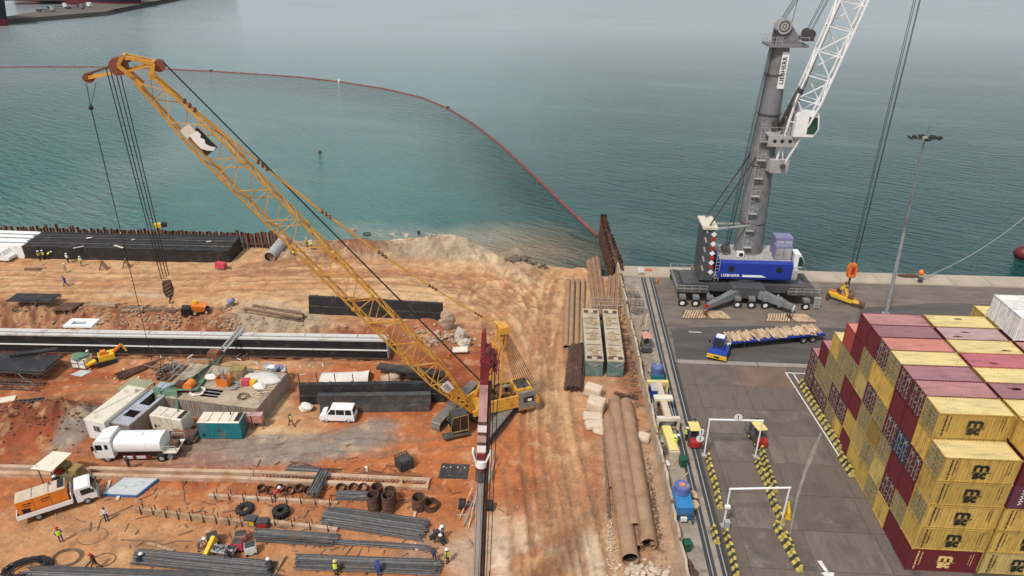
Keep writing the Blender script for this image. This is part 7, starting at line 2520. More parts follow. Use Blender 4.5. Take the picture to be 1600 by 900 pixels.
pipe_thing('wide tan pipe in the middle of the large bundle, its open end above the others', (990, 836), (959, 634), .74, rings=6, lift=.1)
pipe_thing('wide tan pipe with weld rings, right of the middle one in the bundle', (1012, 861), (977, 638), .80, rings=11)
pipe_thing('narrow brown pipe along the right side of the large bundle', (1022, 860), (986, 640), .38, 'brown_pipe', rings=3, lift=.0)
pipe_thing('short narrow pipe showing between the open ends of the bundle', (999, 862), (984, 760), .42, 'brown_pipe')
pipe_thing('thin brown pipe on the ground left of the large bundle', (955, 765), (944, 668), .20, 'brown_pipe')
tag(MB().bar((0, 0, .15), Vector(on(946, 672)) - Vector(on(958, 830)) + Vector((0, 0, .15)), .25, .3).build('timber', 'old_wood', None, False, on(952, 812)), 'dark timber along the left edge of the large pipe bundle', 'timber')
for k, (px0, px1, pxl) in enumerate(((884, 888, 'leftmost'), (892, 895, 'second from left'), (901, 903, 'second from right'), (909, 911, 'rightmost'))):
 pipe_thing(f"long slim tan pipe of the four lying side by side, {pxl}", (px0, 546 - (4 if k > 2 else 0)), (px1, 441), .36, rings=4)
for k, (p0, p1, lb, nn) in enumerate((((938, 500), (924, 424), 'stack of corrugated rusty piles behind the left green bin', 3), ((956, 500), (960, 433), 'stack of corrugated rusty piles behind the right green bin', 3))):
 a, b_ = on(*p0), on(*p1)
 ln, rzz = frame_from(a, b_)
 o = thing('pile_stack', lb, 'sheet piles', a, rzz)
 for i in range(nn):
  prf = [(x_ * 1.05 + (i - 1) * .72, z_ * 1.6) for x_, z_ in pile_profile(.72)]
  MB().prism(prf, 0, ln * (1 - .03 * i), 'x').build('sheet_pile', 'brown_pipe' if i != 1 else 'rust', o, loc=(0, 0, .1 + .06 * (i % 2)))
  MB().prism(prf, .2, ln * (.97 - .03 * i), 'x').build('sheet_pile', 'brown_pipe', o, loc=(0, 0, .5 + .06 * (i % 2)))
def rods(name, label, p0, p1, wd, nl, r=.035, layers=3, m='rebar', spread=.3, group=None, blocks=True, cat='rebar bundle', taper=0.0, lift=.16):
 """bundle of straight bars: the bars too thin to pick apart stay one part, sleepers under them are parts"""
 a, b_ = on(*p0), on(*p1)
 ln, rzz = frame_from(a, b_)
 t_ = thing(name, label, cat, a, rzz, group)
 r_ = random.Random(int(p0[0] * 3 + p0[1]))
 q = MB()
 pale = m == 'rebar'
 for j in range(layers):
  for i in range(nl):
   q.use(1 if pale and r_.random() < .38 else 0)
   y0_ = (i / max(1, nl - 1) - .5) * wd * (1 - .12 * j)
   y1_ = y0_ * (1 - taper) + r_.uniform(-.06, .06)
   x0_, x1_ = r_.uniform(-spread, spread), ln + r_.uniform(-spread, spread)
   z = lift + j * r * 2.1 + r_.uniform(-.03, .1)
   ym = (y0_ + y1_) / 2 + r_.uniform(-.08, .08)
   q.tube([(x0_, y0_, z), ((x0_ + x1_) / 2, ym, z + r_.uniform(-.03, .04)), (x1_, y1_, z)], r, 5)
 o = q.build('bars', [m, 'rebar_pale'] if pale else m, t_)
 o['kind'] = 'stuff'
 if blocks:
  for i in range(3):
   MB().box((ln * (.15 + .35 * i), 0, .06), (.2, wd + .3, .14)).build('sleeper', 'old_wood', t_)
 return t_
rods('rebar_bundle', 'dark bundle of thin tubes beside the slim tan pipes, ends pale', (896, 612), (902, 546), 2.3, 13, .10, 4, 'dark_rust', .25, cat='tube bundle')
rods('rebar_bundle', 'large fan of grey steel bars below the upright rusty rings', (511, 808), (664, 830), 2.5, 26, .045, 6, taper=-.05, spread=.35)
rods('rebar_bundle', 'grey steel bars ending in a longer tip, below the concrete beam', (403, 838), (522, 846), 1.5, 18, .045, 5, spread=.5)
rods('rebar_bundle', 'few long bars lying straight from the middle bundle to the workers', (520, 849), (672, 858), .45, 6, .045, 2, spread=.6)
rods('rebar_bundle', 'thick dark bar bundle with yellow spacer at the lower left middle', (216, 872), (425, 892), 1.7, 20, .05, 7, spread=.25)
rods('rebar_bundle', 'wide bar bundle along the bottom edge right of the middle', (468, 880), (684, 888), 1.7, 20, .05, 6, spread=.4)
rods('rebar_bundle', 'bars along the very bottom edge from the black coil rightward', (50, 897), (430, 912), 1.4, 16, .05, 4, spread=.6)
rods('rebar_bundle', 'short grey tube bundle lying above the concrete guide beam', (448, 738), (499, 740), 1.5, 16, .05, 3, spread=.15)
rods('rebar_bundle', 'short grey tube bundle set crosswise over the concrete guide beam', (490, 783), (508, 745), 1.1, 13, .06, 3, spread=.1, lift=.75)
rods('rebar_bundle', 'short grey tube bundle beside the tall rusty rings', (528, 776), (575, 777), 1.1, 13, .05, 4, spread=.1)
rods('rebar_bundle', 'loose rusty bars scattered above the concrete guide beam', (560, 742), (640, 746), 1.6, 14, .03, 1, 'rust', 1.5, taper=1.6, blocks=False)
rods('rebar_bundle', 'loose dark bars fanned out behind the short tube bundle', (470, 730), (528, 737), 1.4, 12, .03, 1, 'dark_rust', 1.0, taper=1.7, blocks=False)
rods('rebar_bundle', 'rusty bars lying in the corner between pipes and wall', (965, 622), (992, 622), 2.2, 16, .035, 2, 'dark_rust', .5, taper=1.5, blocks=False)
rods('rebar_bundle', 'brown bars heaped on the slope left of the netting', (188, 590), (240, 568), 2.0, 22, .05, 3, 'dark_rust', .5, taper=.8, blocks=False)
rods('timber_rods', 'bundle of thin wooden laths above the drum on the quay strip', (1005, 575), (1000, 545), 1.4, 9, .07, 2, 'pale_wood', .4, cat='lath bundle', taper=.5)
rods('timber_rods', 'dark planks laid along the wall strip above the blue tank', (1052, 775), (1044, 715), 1.0, 5, .1, 1, 'old_wood', .3, cat='plank bundle')
for k, (p0, p1) in enumerate((((1060, 772), (1052, 716)), ((1068, 762), (1060, 718)))):
 pipe_thing(['brown pipe lying behind the blue tank on the wall strip, left one', 'brown pipe lying behind the blue tank on the wall strip, right one'][k], p0, p1, .16, 'brown_pipe', name='steel_pipe')
a = on(630, 736)
o = thing('rebar_cage', 'dark cube shaped bar cage standing on the orange soil', 'bar cage', a + Vector((0, .6, 0)), .7)
for i in range(6):
 for z in (0.05, .4, .75, 1.1, 1.45):
  if i < 1:
   MB().tube([(-.7, -.7, z), (.7, -.7, z), (.7, .7, z), (-.7, .7, z)], .05, 5, True).build('hoop', 'rebar', o)
 f = -.7 + 1.4 * i / 5
 for x_, y_ in ((f, -.7), (f, .7), (-.7, f), (.7, f)):
  MB().bar((x_, y_, 0), (x_, y_, 1.5), .07).build('upright', 'rebar', o)
MB().box((0, 0, .6), (1.2, 1.2, 1.1)).build('bars_inside', 'dark_steel', o)
q = on(708, 745)
o = thing('steel_plate', 'dark square steel plate lying flat with small white spots', 'plate', q + Vector((0, .8, .03)), .0)
MB().box((0, 0, .04), (3.0, 2.2, .08)).build('plate', 'black_dusty', o)
for k in range(4):
 MB().cyl((-1.2 + k * .75, .55, .08), (-1.2 + k * .75, .55, .1), .07, n=8).build('spot', 'print_white', o)
# concrete guide walls
def guide(label, p0, p1, gap, h=.45, w_=.45, m='guide_concrete', endcap=False, uprights=0, name='guide_wall', lines=2):
 a, b_ = on(*p0), on(*p1)
 ln, rzz = frame_from(a, b_)
 t_ = thing(name, label, 'guide wall', a, rzz)
 seg = 6
 for s_ in range(lines):
  n = max(1, int(ln / seg))
  for i in range(n):
   MB().span(ln * i / n + .01, ln * (i + 1) / n - .01, s_ * gap - w_ / 2, s_ * gap + w_ / 2, -.3, h + (.02 if i % 2 else 0)).build('beam', m, t_)
 if endcap:
  MB().span(ln, ln + .35, -w_ / 2, gap + w_ / 2, -.3, h).build('end_block', m, t_)
  MB().span(ln - 2.8, ln - 2.4, w_ / 2, gap - w_ / 2, -.3, h).build('cross_block', m, t_)
 for i in range(uprights):
  x_ = ln * (i + .5) / uprights
  MB().bar((x_, -w_ / 2 - .08, -.2), (x_ + .05, -w_ / 2 - .08, 1.1), .07).build('stake', 'dark_rust', t_)
  MB().bar((x_, w_ / 2 + .08, -.2), (x_ + .05, w_ / 2 + .08, 1.0), .07).build('stake', 'dark_rust', t_)
 return t_
guide('long pale twin guide wall crossing the left site from the drilling machine', (-20, 742), (392, 752), .95)
g_ = guide('pale twin guide wall with an open end box near the tall rings', (392, 752), (664, 764), 1.05, endcap=True)
q = MB()
for k in range(46):
 q.box((1.2 + k * .4, .50, .5), (.16, .12, .06))
q.build('tie_bars', 'dark_rust', g_)['kind'] = 'stuff'
guide('timber formwork with stakes running to the yellow panel box', (213, 800), (390, 822), .0, .55, .30, 'wood', uprights=9, name='formwork', lines=1)
guide('low formwork beam with stakes above the black tyres', (327, 777), (528, 788), .0, .4, .34, 'guide_concrete', uprights=9, name='formwork', lines=1)
guide('short pale beam running right from the red panel box', (418, 818), (528, 830), .0, .45, .38, 'guide_concrete', uprights=4, name='formwork', lines=1)
for (p0, p1, lb, m) in (((575, 750), (572, 730), 'pale stub post leaning beside the loose rusty bars', 'cream'), ((648, 850), (652, 862), 'short wood offcut under the long bars', 'pale_wood'), ((310, 832 + 30), (322, 868), 'x', None),
      ((429, 898), (445, 872), 'pale plank propped beside the worker at the bottom', 'wood'), ((646, 812), (650, 798), 'wood offcut at the right end of the fan of bars', 'pale_wood'), ((230, 850), (272, 862), 'wood plank lying on the sandy soil above the thick bundle', 'wood'),
      ((322, 884), (334, 866), 'yellowish plank propped on the thick bar bundle', 'wood'), ((130, 888), (146, 870), 'plank lying behind the walking brown worker', 'wood'), ((166, 772), (172, 752), 'short board left of the grey tarpaulin', 'bag'), ((184, 782), (186, 775), 'small pale board below the grey tarpaulin', 'cream')):
 if m is None:
  continue
 a, b_ = on(*p0), on(*p1)
 tag(MB().bar((0, 0, .12), b_ - a + Vector((0, 0, .35 if 'propped' in lb else .12)), .28, .1).build('plank', m, None, False, a), lb, 'plank')
def ring(label, px, py, r, h, group=None, m='dark_rust', tilt=0.0, name='pile_casing'):
 a = on(px, py)
 o = thing(name, label, 'steel ring', a)
 q = MB()
 q.pipe((0, 0, 0), (0, 0, h), r, r * .14, 20)
 x = q.build('casing', m, o, True)
 x.rotation_euler[0] = tilt
 k = max(1, int(h / .22))
 for i in range(k):
  y_ = MB().pipe((0, 0, .06 + i * h / k), (0, 0, .12 + i * h / k), r * 1.025, r * .05, 20).build('hoop', 'rust' if i % 2 else 'dark_rust', o)
  y_.rotation_euler[0] = tilt
 return o
ring('tall rusty ring casing, left front one of the cluster of four', 585, 797, .62, 2.1)
ring('tall rusty ring casing, right front one of the cluster of four', 608, 798, .62, 2.1)
ring('rusty ring casing at the back left of the cluster of four', 591, 782, .6, 1.9)
ring('rusty ring casing at the back right of the cluster of four', 611, 786, .58, 1.8)
ring('rusty ring casing standing alone left of the low wide ring', 655, 794, .68, 1.5)
ring('low wide rusty ring right of the standing casing', 674, 794, .72, .75)
for k, px in enumerate((410, 425, 439, 455, 469, 483)):
 ring(f"small rusty ring in the row under the guide wall, {['first','second','third','fourth','fifth','sixth'][k]} from the left", px, 766 + (k % 2) * 2, .45, .55, 'row of small rusty rings', tilt=.5 if k % 2 else .2)
for k, px in enumerate((533, 553, 568)):
 ring(f"small rusty ring under the guide wall's right half, {['left','middle','right'][k]} of three", px, 765, .5, .55, 'trio of small rusty rings', tilt=.35)
ring('thin ring hoop lying on the guide wall behind the tall casings', 607, 752, .55, .12, tilt=.1)
def tyre_stack(label, px, py, r, n):
 a = on(px, py)
 o = thing('tyre_stack' if n > 1 else 'tyre', label, 'tyre', a)
 for i in range(n):
  q = MB()
  R1, tr_, m_, k_n = r * .7, r * .3, 8, 18
  vs = []
  for u in range(k_n):
   for v in range(m_):
    cu, cv = 2 * PI * u / k_n, 2 * PI * v / m_
    vs.append(((R1 + tr_ * math.cos(cv)) * math.cos(cu), (R1 + tr_ * math.cos(cv)) * math.sin(cu), tr_ * .9 + tr_ * .9 * math.sin(cv)))
  q.add(vs, [(u * m_ + v, ((u + 1) % k_n) * m_ + v, ((u + 1) % k_n) * m_ + (v + 1) % m_, u * m_ + (v + 1) % m_) for u in range(k_n) for v in range(m_)])
  t_ = q.build('tyre', 'rubber', o, True, (.04 * math.sin(i * 2), .04 * math.cos(i * 3), i * r * .5))
  q = MB()
  for u in range(18):
   an = 2 * PI * u / 18
   q.box((r * 1.0 * math.cos(an), r * 1.0 * math.sin(an), r * .27), (.06, .12, r * .4), an)
  q.build('tread', 'rubber', t_)
tyre_stack('single black tyre lying flat below the low formwork', 383, 798, .85, 1)
tyre_stack('black tyre stack of two beside the short pale beam', 440, 804, .8, 2)
a = on(42, 893)
o = thing('cable_coil', 'large black cable coil lying in the bottom left corner', 'coil', a, .35)
rr = random.Random(4)
for k in range(16):
 R_ = rr.uniform(.8, 1.5)
 pts = [((R_ * 1.5 + rr.uniform(-.06, .06)) * math.cos(t_), (R_ * .8 + rr.uniform(-.06, .06)) * math.sin(t_) + k * .02, .1 + rr.uniform(0, .4)) for t_ in np.linspace(0, 2 * PI, 22)[:-1]]
 MB().tube(pts, .05, 5, True).build('turn', 'rubber', o)
for px, py, rx, n, lb, m in ((105, 872, 1.1, 3, 'thin coil of cable beside the walking brown worker, left one', 'old_wood'), (163, 875, 1.0, 1, 'single loop of cable right of the walking brown worker', 'old_wood'), (144, 838, 1.4, 1, 'loop of hose on the sandy soil below the man in white', 'old_wood')):
 q = MB()
 for k in range(n):
  q.tube([((rx + k * .12) * math.cos(t_), (rx * .75 + k * .1) * math.sin(t_), .05 + .04 * k) for t_ in np.linspace(0, 2 * PI, 24)[:-1]], .045, 5, True)
 tag(q.build('cable_loop', m, None, False, on(px, py)), lb, 'cable')
for pts, lb in ((((152, 830), (158, 812), (175, 805), (195, 796), (208, 790)), 'hose trailing from the man in white to the formwork'), (((188, 844), (215, 845), (240, 846), (255, 852), (275, 846), (300, 846)), 'hose snaking to the crouching worker'), (((215, 782), (240, 772), (245, 762)), 'hose at the corner of the tarpaulin'), (((283, 750), (287, 768), (288, 782), (293, 790)), 'hose hanging down from the guide wall')):
 P_ = [on(*p_, .05) for p_ in pts]
 o_ = P_[0].copy()
 tag(MB().tube([p_ - o_ for p_ in P_], .05, 5).build('hose', 'old_wood', None, False, o_), lb, 'hose')
# yellow / pink tool table at the bottom and its welding machines
o = thing('workbench', 'yellow ended workbench with grey tools near the bottom left middle', 'workbench', on(352, 868), -.12)
MB().box((0, 0, .75), (2.2, .9, .1)).build('top', 'light_grey', o)
MB().box((-1.35, .1, .75), (.35, 1.7, .9), 0, .4).build('end_panel', 'yellow', o)
for xx in (-.9, .9):
 for yy in (-.35, .35):
  MB().bar((xx, yy, 0), (xx, yy, .72), .09).build('leg', 'dark_steel', o)
rr = random.Random(19)
for k in range(12):
 x_, y_ = rr.uniform(-1, 1), rr.uniform(-.35, .35)
 tag(MB().box((0, 0, .12), (.32, .25, .24), rr.uniform(0, 3)).build('tool', ('grey_paint', 'dark_steel', 'galv')[k % 3], None, False, o.location + Matrix.Rotation(-.12, 3, 'Z') @ Vector((x_, y_, .805))), f"small grey tool on the yellow ended workbench", 'tool', 'tools on the workbench')
for k, (px, py, m, lb) in enumerate(((374, 858, 'pink_red', 'pink red welding set right of the workbench'), (378, 846, 'salmon', 'pale red machine behind the pink welding set'), (393, 864, 'white_bag', 'white machine right of the pink welding set'), (334, 848, 'olive', 'olive machine behind the yellow workbench end'))):
 q = thing('welding_set', lb, 'machine', on(px, py), .2 * k)
 MB().box((0, 0, .6), (1.0, .8, .9)).build('case', m, q)
 MB().box((0, 0, 1.08), (.9, .7, .06)).build('lid', 'dark_steel', q)
 MB().tube([(-.4, 0, 1.1), (-.4, 0, 1.3), (.4, 0, 1.3), (.4, 0, 1.1)], .03, 5).build('handle', 'dark_steel', q)
 for s_ in (-.35, .35):
  MB().cyl((s_, -.42, .16), (s_, .42, .16), .16, n=8).build('wheel', 'rubber', q)
# wheels on an axle and leaning scaffold tubes beside the rig
a = on(743, 797)
o = thing('wheel_axle', 'pair of twin tyred wheels on an axle behind the rig mast', 'axle', a + Vector((0, .2, 0)), PI / 2)
MB().cyl((0, -1.6, .55), (0, 1.6, .55), .12, n=8).build('axle', 'dark_steel', o)
for yy in (-1.55, -1.2, 1.2, 1.5):
 wheel(o, 0, yy, .55, .3, 'dark_steel')
for g0, (px, py, px2, py2) in enumerate(((762, 760, 772, 712), (768, 758, 766, 716), (758, 775, 776, 722), (718, 812, 742, 770), (724, 824, 748, 775), (732, 826, 746, 782), (714, 806, 732, 806))):
 a, b_ = on(px, py), on(px2, py2)
 tag(MB().cyl((0, 0, .1), (b_ - a) * .85 + Vector((0, 0, 1.2 if g0 != 6 else .1)), .06, n=6).build('scaffold_tube', 'pale_wood' if g0 % 2 else 'galv', None, False, a), f"scaffold tube leaning by the rig mast, {['tallest on the right','next to the tallest on the right','longest on the right','upper left','lower left','innermost left','flat left'][g0]} one", 'scaffold tube', 'scaffold tubes by the rig')
# ================================================================== GREEN BINS, SACKS, RUBBLE
for k, (p0, p1, lb) in enumerate((((914, 588), (941, 589), 'teal green bin with cream lid, left of the pair by the slim pipes'), ((948, 589), (973, 590), 'teal green bin with cream lid, right of the pair by the wall'))):
 a, b_ = on(*p0), on(*p1)
 o = thing('storage_bin', lb, 'container', a + Vector((0, .05, 0)), heading(a, b_) * .3, 'teal bins with cream lids')
 w_ = (b_ - a).length
 l_ = 13.6
 MB().span(0, w_, 0, l_, .1, 2.3).build('body', mat('bin_teal', (.10, .2, .19), .6, var=.2, dirt=(.3, .24, .17), damt=.3), o)
 MB().span(-.06, w_ + .06, -.06, l_ + .06, 2.3, 2.48).build('lid', mat('bin_lid', (.47, .4, .3), .8, var=.18, scale=.8, dirt=(.27, .2, .14), damt=.35), o)
 MB().bar((.05, -.04, 2.2), (w_ * .5, -.04, 1.5), .09).bar((w_ - .05, -.04, 2.2), (w_ * .5, -.04, 1.5), .09).build('brace', 'galv', o)
 r_ = random.Random(k)
 for i in range(9):
  MB().box((w_ * .5, .9 + i * 1.42, 2.52), (w_ * .8, .07, .08), r_.uniform(-.05, .05)).build('rib', 'old_wood', o)
 for i in range(4):
  MB().box((w_ * (.2 + .6 * (i % 2)), .6 if i < 2 else l_ - .8, 2.52), (.6, .6, .08)).build('hatch', 'dark_rust', o)
 for i in range(3):
  MB().box((w_ * r_.uniform(.3, .7), 2 + i * 4, 2.55), (.7, 2.2, .08), r_.uniform(-.3, .3)).build('board', 'wood', o)
q = on(944, 495)
o = thing('railing', 'grey tubular railing standing at the far end of the green bins', 'railing', q + Vector((-2.4, .6, 0)), .02)
for z in (1.6, 2.2, 2.8):
 MB().cyl((0, 0, z), (5.2, 0, z), .045, n=6).build('rail', 'galv', o)
for i in range(6):
 MB().cyl((i * 1.04, 0, 0), (i * 1.04, 0, 2.85), .045, n=6).build('post', 'galv', o)
rr = random.Random(31)
for k, (px, py, s_, lb) in enumerate(((927, 618, (1.25, .8, .55), 'flat tan bulk bag on top at the back of the bag pile'), (931, 640, (1.2, 1.0, .6), 'square tan bulk bag in the middle of the bag pile'), (926, 655, (1.3, .8, .5), 'tan bulk bag below the square one'), (930, 668, (1.3, .75, .55), 'tan bulk bag low in the pile'), (936, 676, (.8, .6, .4), 'small bag at the near end of the pile'), (1005, 688, (.8, .7, .6), 'tan bulk bag between the brown pipe and the wall'))):
 a = on(px, py)
 q = MB()
 h = s_[2] * 1.5 + (.7 if k in (0, 1) else 0)
 q.hexa([(-s_[0] * .9, -s_[1] * .9, 0), (s_[0], -s_[1], 0), (s_[0] * .9, s_[1], 0), (-s_[0], s_[1] * .9, 0)], [(-s_[0] * .8, -s_[1] * .95, h), (s_[0] * .9, -s_[1] * .8, h * .9), (s_[0] * .85, s_[1] * .8, h * 1.05), (-s_[0] * .95, s_[1] * .85, h)])
 o = q.build('bulk_bag', 'bag', None, False, a, rr.uniform(-.5, .5))
 md = o.modifiers.new('soft', 'BEVEL')
 md.width = .32
 md.segments = 3
 tag(o, lb, 'bag')
def rubble(label, px, py, rx, ry, n, s0, s1, m='rock', h=.3):
 a = on(px, py)
 r_ = random.Random(int(px))
 q = MB()
 for i in range(n):
  x_, y_ = r_.gauss(0, rx * .5), r_.gauss(0, ry * .5)
  s_ = r_.uniform(s0, s1)
  z = zat(a.x + x_, a.y + y_) - a.z
  q.lump((x_, y_, z + s_ * .4 + h * max(0, 1 - math.hypot(x_ / rx, y_ / ry)) * r_.random()), (s_, s_ * r_.uniform(.7, 1), s_ * r_.uniform(.5, .9)), i, 6, 4, .3)
 o = q.build('rubble', m, None, False, a)
 return tag(o, label, 'rubble', kind='stuff')
rubble('tan rubble heap at the near end of the large pipes', 1005, 893, 2.2, 1.0, 60, .12, .36, 'bag')
rubble('fine pale rubble along the left of the large pipes', 955, 850, .5, 5.5, 260, .04, .11, 'bag')
rubble('dark gravel strip along the right of the large pipes', 1022, 790, .35, 7.0, 260, .04, .11, 'old_wood')
rubble('rubble scattered along the shore crest', 640, 370, 14, 1.0, 130, .1, .45, 'pale_rock')
rubble('dark stones on the shore mound', 820, 408, 3.0, 1.2, 60, .15, .5, 'dark_rock')
rubble('clods scattered on the trench bank', 250, 500, 22, 1.2, 200, .08, .3, 'rock')
rubble('clods on the bank by the boulders', 690, 530, 5, 2.2, 120, .08, .4, 'rock')
rubble('clods on the red spoil mound', 70, 665, 8, 3, 160, .05, .2, 'rust')
rubble('small stones strewn over the orange soil', 640, 760, 22, 8, 220, .03, .09, 'pale_rock')
rubble('small stones strewn over the sandy soil', 250, 800, 22, 8, 200, .03, .09, 'pale_rock')
for lb, px, py, rx, ry, n, l0, l1, m in (('loose sticks and bar ends strewn over the rebar yard', 420, 830, 17, 4.5, 110, .3, 1.3, 'old_wood'), ('rusty bar offcuts strewn round the guide walls', 520, 760, 13, 3.5, 90, .3, 1.4, 'rust'),
                                     ('wood scraps strewn on the strip inside the boundary wall', 1018, 600, 1.0, 22, 120, .3, 1.4, 'wood'), ('timber scraps strewn on the trench bank', 220, 486, 26, 1.4, 90, .4, 1.8, 'old_wood'),
                                     ('pale scraps strewn round the workshop', 330, 585, 13, 3, 90, .2, .9, 'white_bag'), ('dark scraps on the shore crest', 560, 374, 9, 1.4, 90, .3, 1.4, 'dark_rust'), ('scraps strewn between the pipes and the wall', 985, 560, 2.2, 9, 80, .3, 1.5, 'old_wood')):
 a = on(px, py)
 r_ = random.Random(px + py)
 q = MB()
 for i in range(n):
  x_, y_ = r_.gauss(0, rx * .5), r_.gauss(0, ry * .5)
  gx, gy = a.x + x_, a.y + y_
  if 'strip' in lb:
   gx = WX(gy) + r_.uniform(.5, 2.2)
   z_ = .05
  else:
   z_ = zat(gx, gy) + .05
  l_, an = r_.uniform(l0, l1), r_.uniform(0, PI)
  q.bar((gx - a.x, gy - a.y, z_ - a.z), (gx - a.x + l_ * math.cos(an), gy - a.y + l_ * math.sin(an), z_ - a.z + r_.uniform(0, .12)), r_.uniform(.04, .16), .06)
 tag(q.build('debris', m, None, False, a), lb, 'debris', kind='stuff')
rubble('debris along the foot of the boundary wall', 985, 560, .8, 14, 130, .06, .25, 'old_wood')
# grey culvert pipe, shore junk
pipe_thing('grey corrugated culvert pipe lying on the shore bank', (423, 412), (446, 381), .95, 'light_grey', n=20, rings=7)
a = on(545, 372)
o = thing('raft', 'dark raft of beams and scrap with a red box on the shore crest', 'raft', a, .1)
rr = random.Random(13)
for k in range(14):
 MB().box((rr.uniform(-1.6, 1.6), rr.uniform(-.6, .6), .3 + .12 * (k % 4)), (rr.uniform(2, 3.6), .25, .22), rr.uniform(-.25, .25)).build('beam', 'dark_rust', o)
MB().box((.9, .2, 1.4), (.8, .7, .9)).build('box', 'salmon', o)
a = on(574, 374)
o = thing('tub', 'black open tub standing on the shore crest beside the raft', 'tub', a)
MB().cyl((0, 0, 0), (0, 0, 1.2), .55, .78, n=14, cap=False).cyl((0, 0, .05), (0, 0, .1), .6, n=14).build('tub', 'black_dusty', o)
MB().pipe((0, 0, 1.15), (0, 0, 1.25), .82, .1, 16).build('rim', 'black_dusty', o)
for k, (px, py, m) in enumerate(((470, 371, 'white_bag'), (497, 370, 'white_bag'), (519, 367, 'white_bag'), (610, 376, 'cream'), (635, 372, 'pale_rock'), (470, 368, 'dark_rust'))):
 tag(MB().lump((0, 0, .35), (.6, .45, .5), k + 50).build('sack', m, None, True, on(px, py)), ['white sack on the shore left of the two workers', 'white sack right of the two workers on the shore', 'white sack left of the dark raft', 'cream sack on the crest right of the black tub', 'pale sack on the crest beyond the cream one', 'dark lump on the shore at the wall end'][k], 'sack')
pipe_thing('rusty thin pipe laid along the shore crest right of the tub', (585, 369), (620, 368), .12, 'rust')
# ================================================================== QUAYSIDE STRIP BETWEEN WALL AND RAILS
qz = .03
def qat(px, py):
 return Vector((*at(px, py, qz), qz))
a, b_ = qat(1032, 692), qat(1020, 598)
ln, rzz = frame_from(a, b_)
o = thing('spreader_frame', 'long cream container spreader with square end frames on the quay strip', 'spreader', qat(1040, 655) + Vector((-.1, -1.6, 0)), PI / 2 + .05)
MB().box((3.3, 0, 1.5), (7.2, .75, .55)).build('main_beam', 'bag', o)
MB().box((3.2, 0, 1.9), (.9, 2.2, .3)).build('cross_beam', 'cream', o)
for x_ in (-.3, 6.9):
 q = MB()
 q.span(x_ - .25, x_ + .25, -1.3, 1.3, 1.35, 1.75)
 for s_ in (-1.2, 1.2):
  q.span(x_ - .2, x_ + .2, s_ - .14, s_ + .14, .05, 1.345)
 q.build('end_frame', 'pale_yellow' if x_ > 0 else 'cream', o)
 MB().span(x_ - .1, x_ + .1, -1.05, 1.05, .05, .2).build('sill', 'old_wood', o)
MB().bar((.5, -1.0, .6), (6.5, -1.0, .6), .12).bar((.5, 1.0, .6), (6.5, 1.0, .6), .12).build('side_tube', 'galv', o)
MB().box((5.5, .7, 1.3), (1.6, .8, 1.0)).build('power_pack', 'crane_blue', o)
MB().box((5.5, .7, 1.84), (1.6, .8, .06)).build('power_pack_lid', 'light_grey', o)
tag(MB().lump((0, 0, .6), (.75, .6, .7), 41, 10, 8, .15).build('bag', 'white_bag', None, True, qat(1041, 664)), 'white bulk bag inside the near end frame of the spreader', 'bag')
a = qat(1026, 594)
o = thing('drum', 'round blue tank on a teal skid above the cream spreader', 'tank', a + Vector((0, .3, 0)))
MB().box((0, -.2, .45), (1.5, 1.2, .9)).build('skid', 'teal', o)
MB().cyl((0, .1, .9), (0, .1, 1.9), .8, .78, n=18).build('tank', 'drum_blue', o, True)
MB().sph((0, .1, 1.9), (.78, .78, .25), 16, 6).build('dome', 'drum_blue', o, True)
MB().cyl((0, .1, 2.1), (0, .1, 2.25), .2, n=10).build('cap', 'light_grey', o)
a = qat(1067, 815)
o = thing('dosing_tank', 'bright blue steel tank with a round blue top on the wall strip', 'tank', a + Vector((0, .3, 0)), .06)
MB().hexa([(-.8, -.3, .3), (.8, -.3, .3), (.8, 2.2, .3), (-.8, 2.2, .3)], [(-.8, -.5, 2.0), (.8, -.5, 2.0), (.8, 2.2, 2.2), (-.8, 2.2, 2.2)]).build('body', 'bright_blue', o)
MB().cyl((0, 1.6, 2.2), (0, 1.6, 2.9), .8, .75, n=18).build('drum', 'drum_blue', o, True)
MB().cyl((0, 1.6, 2.9), (0, 1.6, 3.05), .3, n=10).build('cap', 'salmon', o)
q = MB()
for s_ in (-.85, .85):
 q.bar((s_, -.7, .05), (s_, 2.3, .05), .1).bar((s_, -.7, 0), (s_, -.7, 1.3), .08)
q.bar((-.85, -.7, 1.3), (.85, -.7, 1.3), .08)
q.build('frame', 'dark_steel', o)
MB().box((-.1, -.65, .7), (.6, .25, .4)).build('valve_box', 'white_bag', o)
for px, py, lb in ((1066, 728, 'green wheeled bin beside the yellow hazard crate on the wall strip'), (1072, 860, 'green wheeled bin at the foot of the wall near the bottom')):
 o = thing('wheeled_bin', lb, 'bin', qat(px, py), .2, 'green wheeled bins')
 o.scale = (.72, .72, .95)
 MB().hexa([(-.4, -.4, .1), (.4, -.4, .1), (.4, .4, .1), (-.4, .4, .1)], [(-.5, -.5, 1.1), (.5, -.5, 1.1), (.5, .5, 1.1), (-.5, .5, 1.1)]).build('body', 'bin_green', o)
 MB().box((0, 0, 1.15), (1.1, 1.1, .08)).build('lid', 'bin_green', o)
 for s_ in (-.35, .35):
  MB().cyl((s_ - .05, .42, .12), (s_ + .05, .42, .12), .12, n=8).build('wheel', 'rubber', o)
a = qat(1053, 718)
o = thing('plate_crate', 'long cream crate with yellow lid by the two workers', 'crate', a, PI / 2 + .06)
MB().box((1.2, 0, .5), (2.4, 1.1, 1.0)).build('box', 'bag', o)
MB().box((3.4, .15, .55), (2.0, 1.0, 1.1)).build('box', 'barrier_yellow', o)
MB().box((2.3, .08, 1.12), (4.2, .9, .05)).build('lid', 'pale_yellow', o)
rr = random.Random(23)
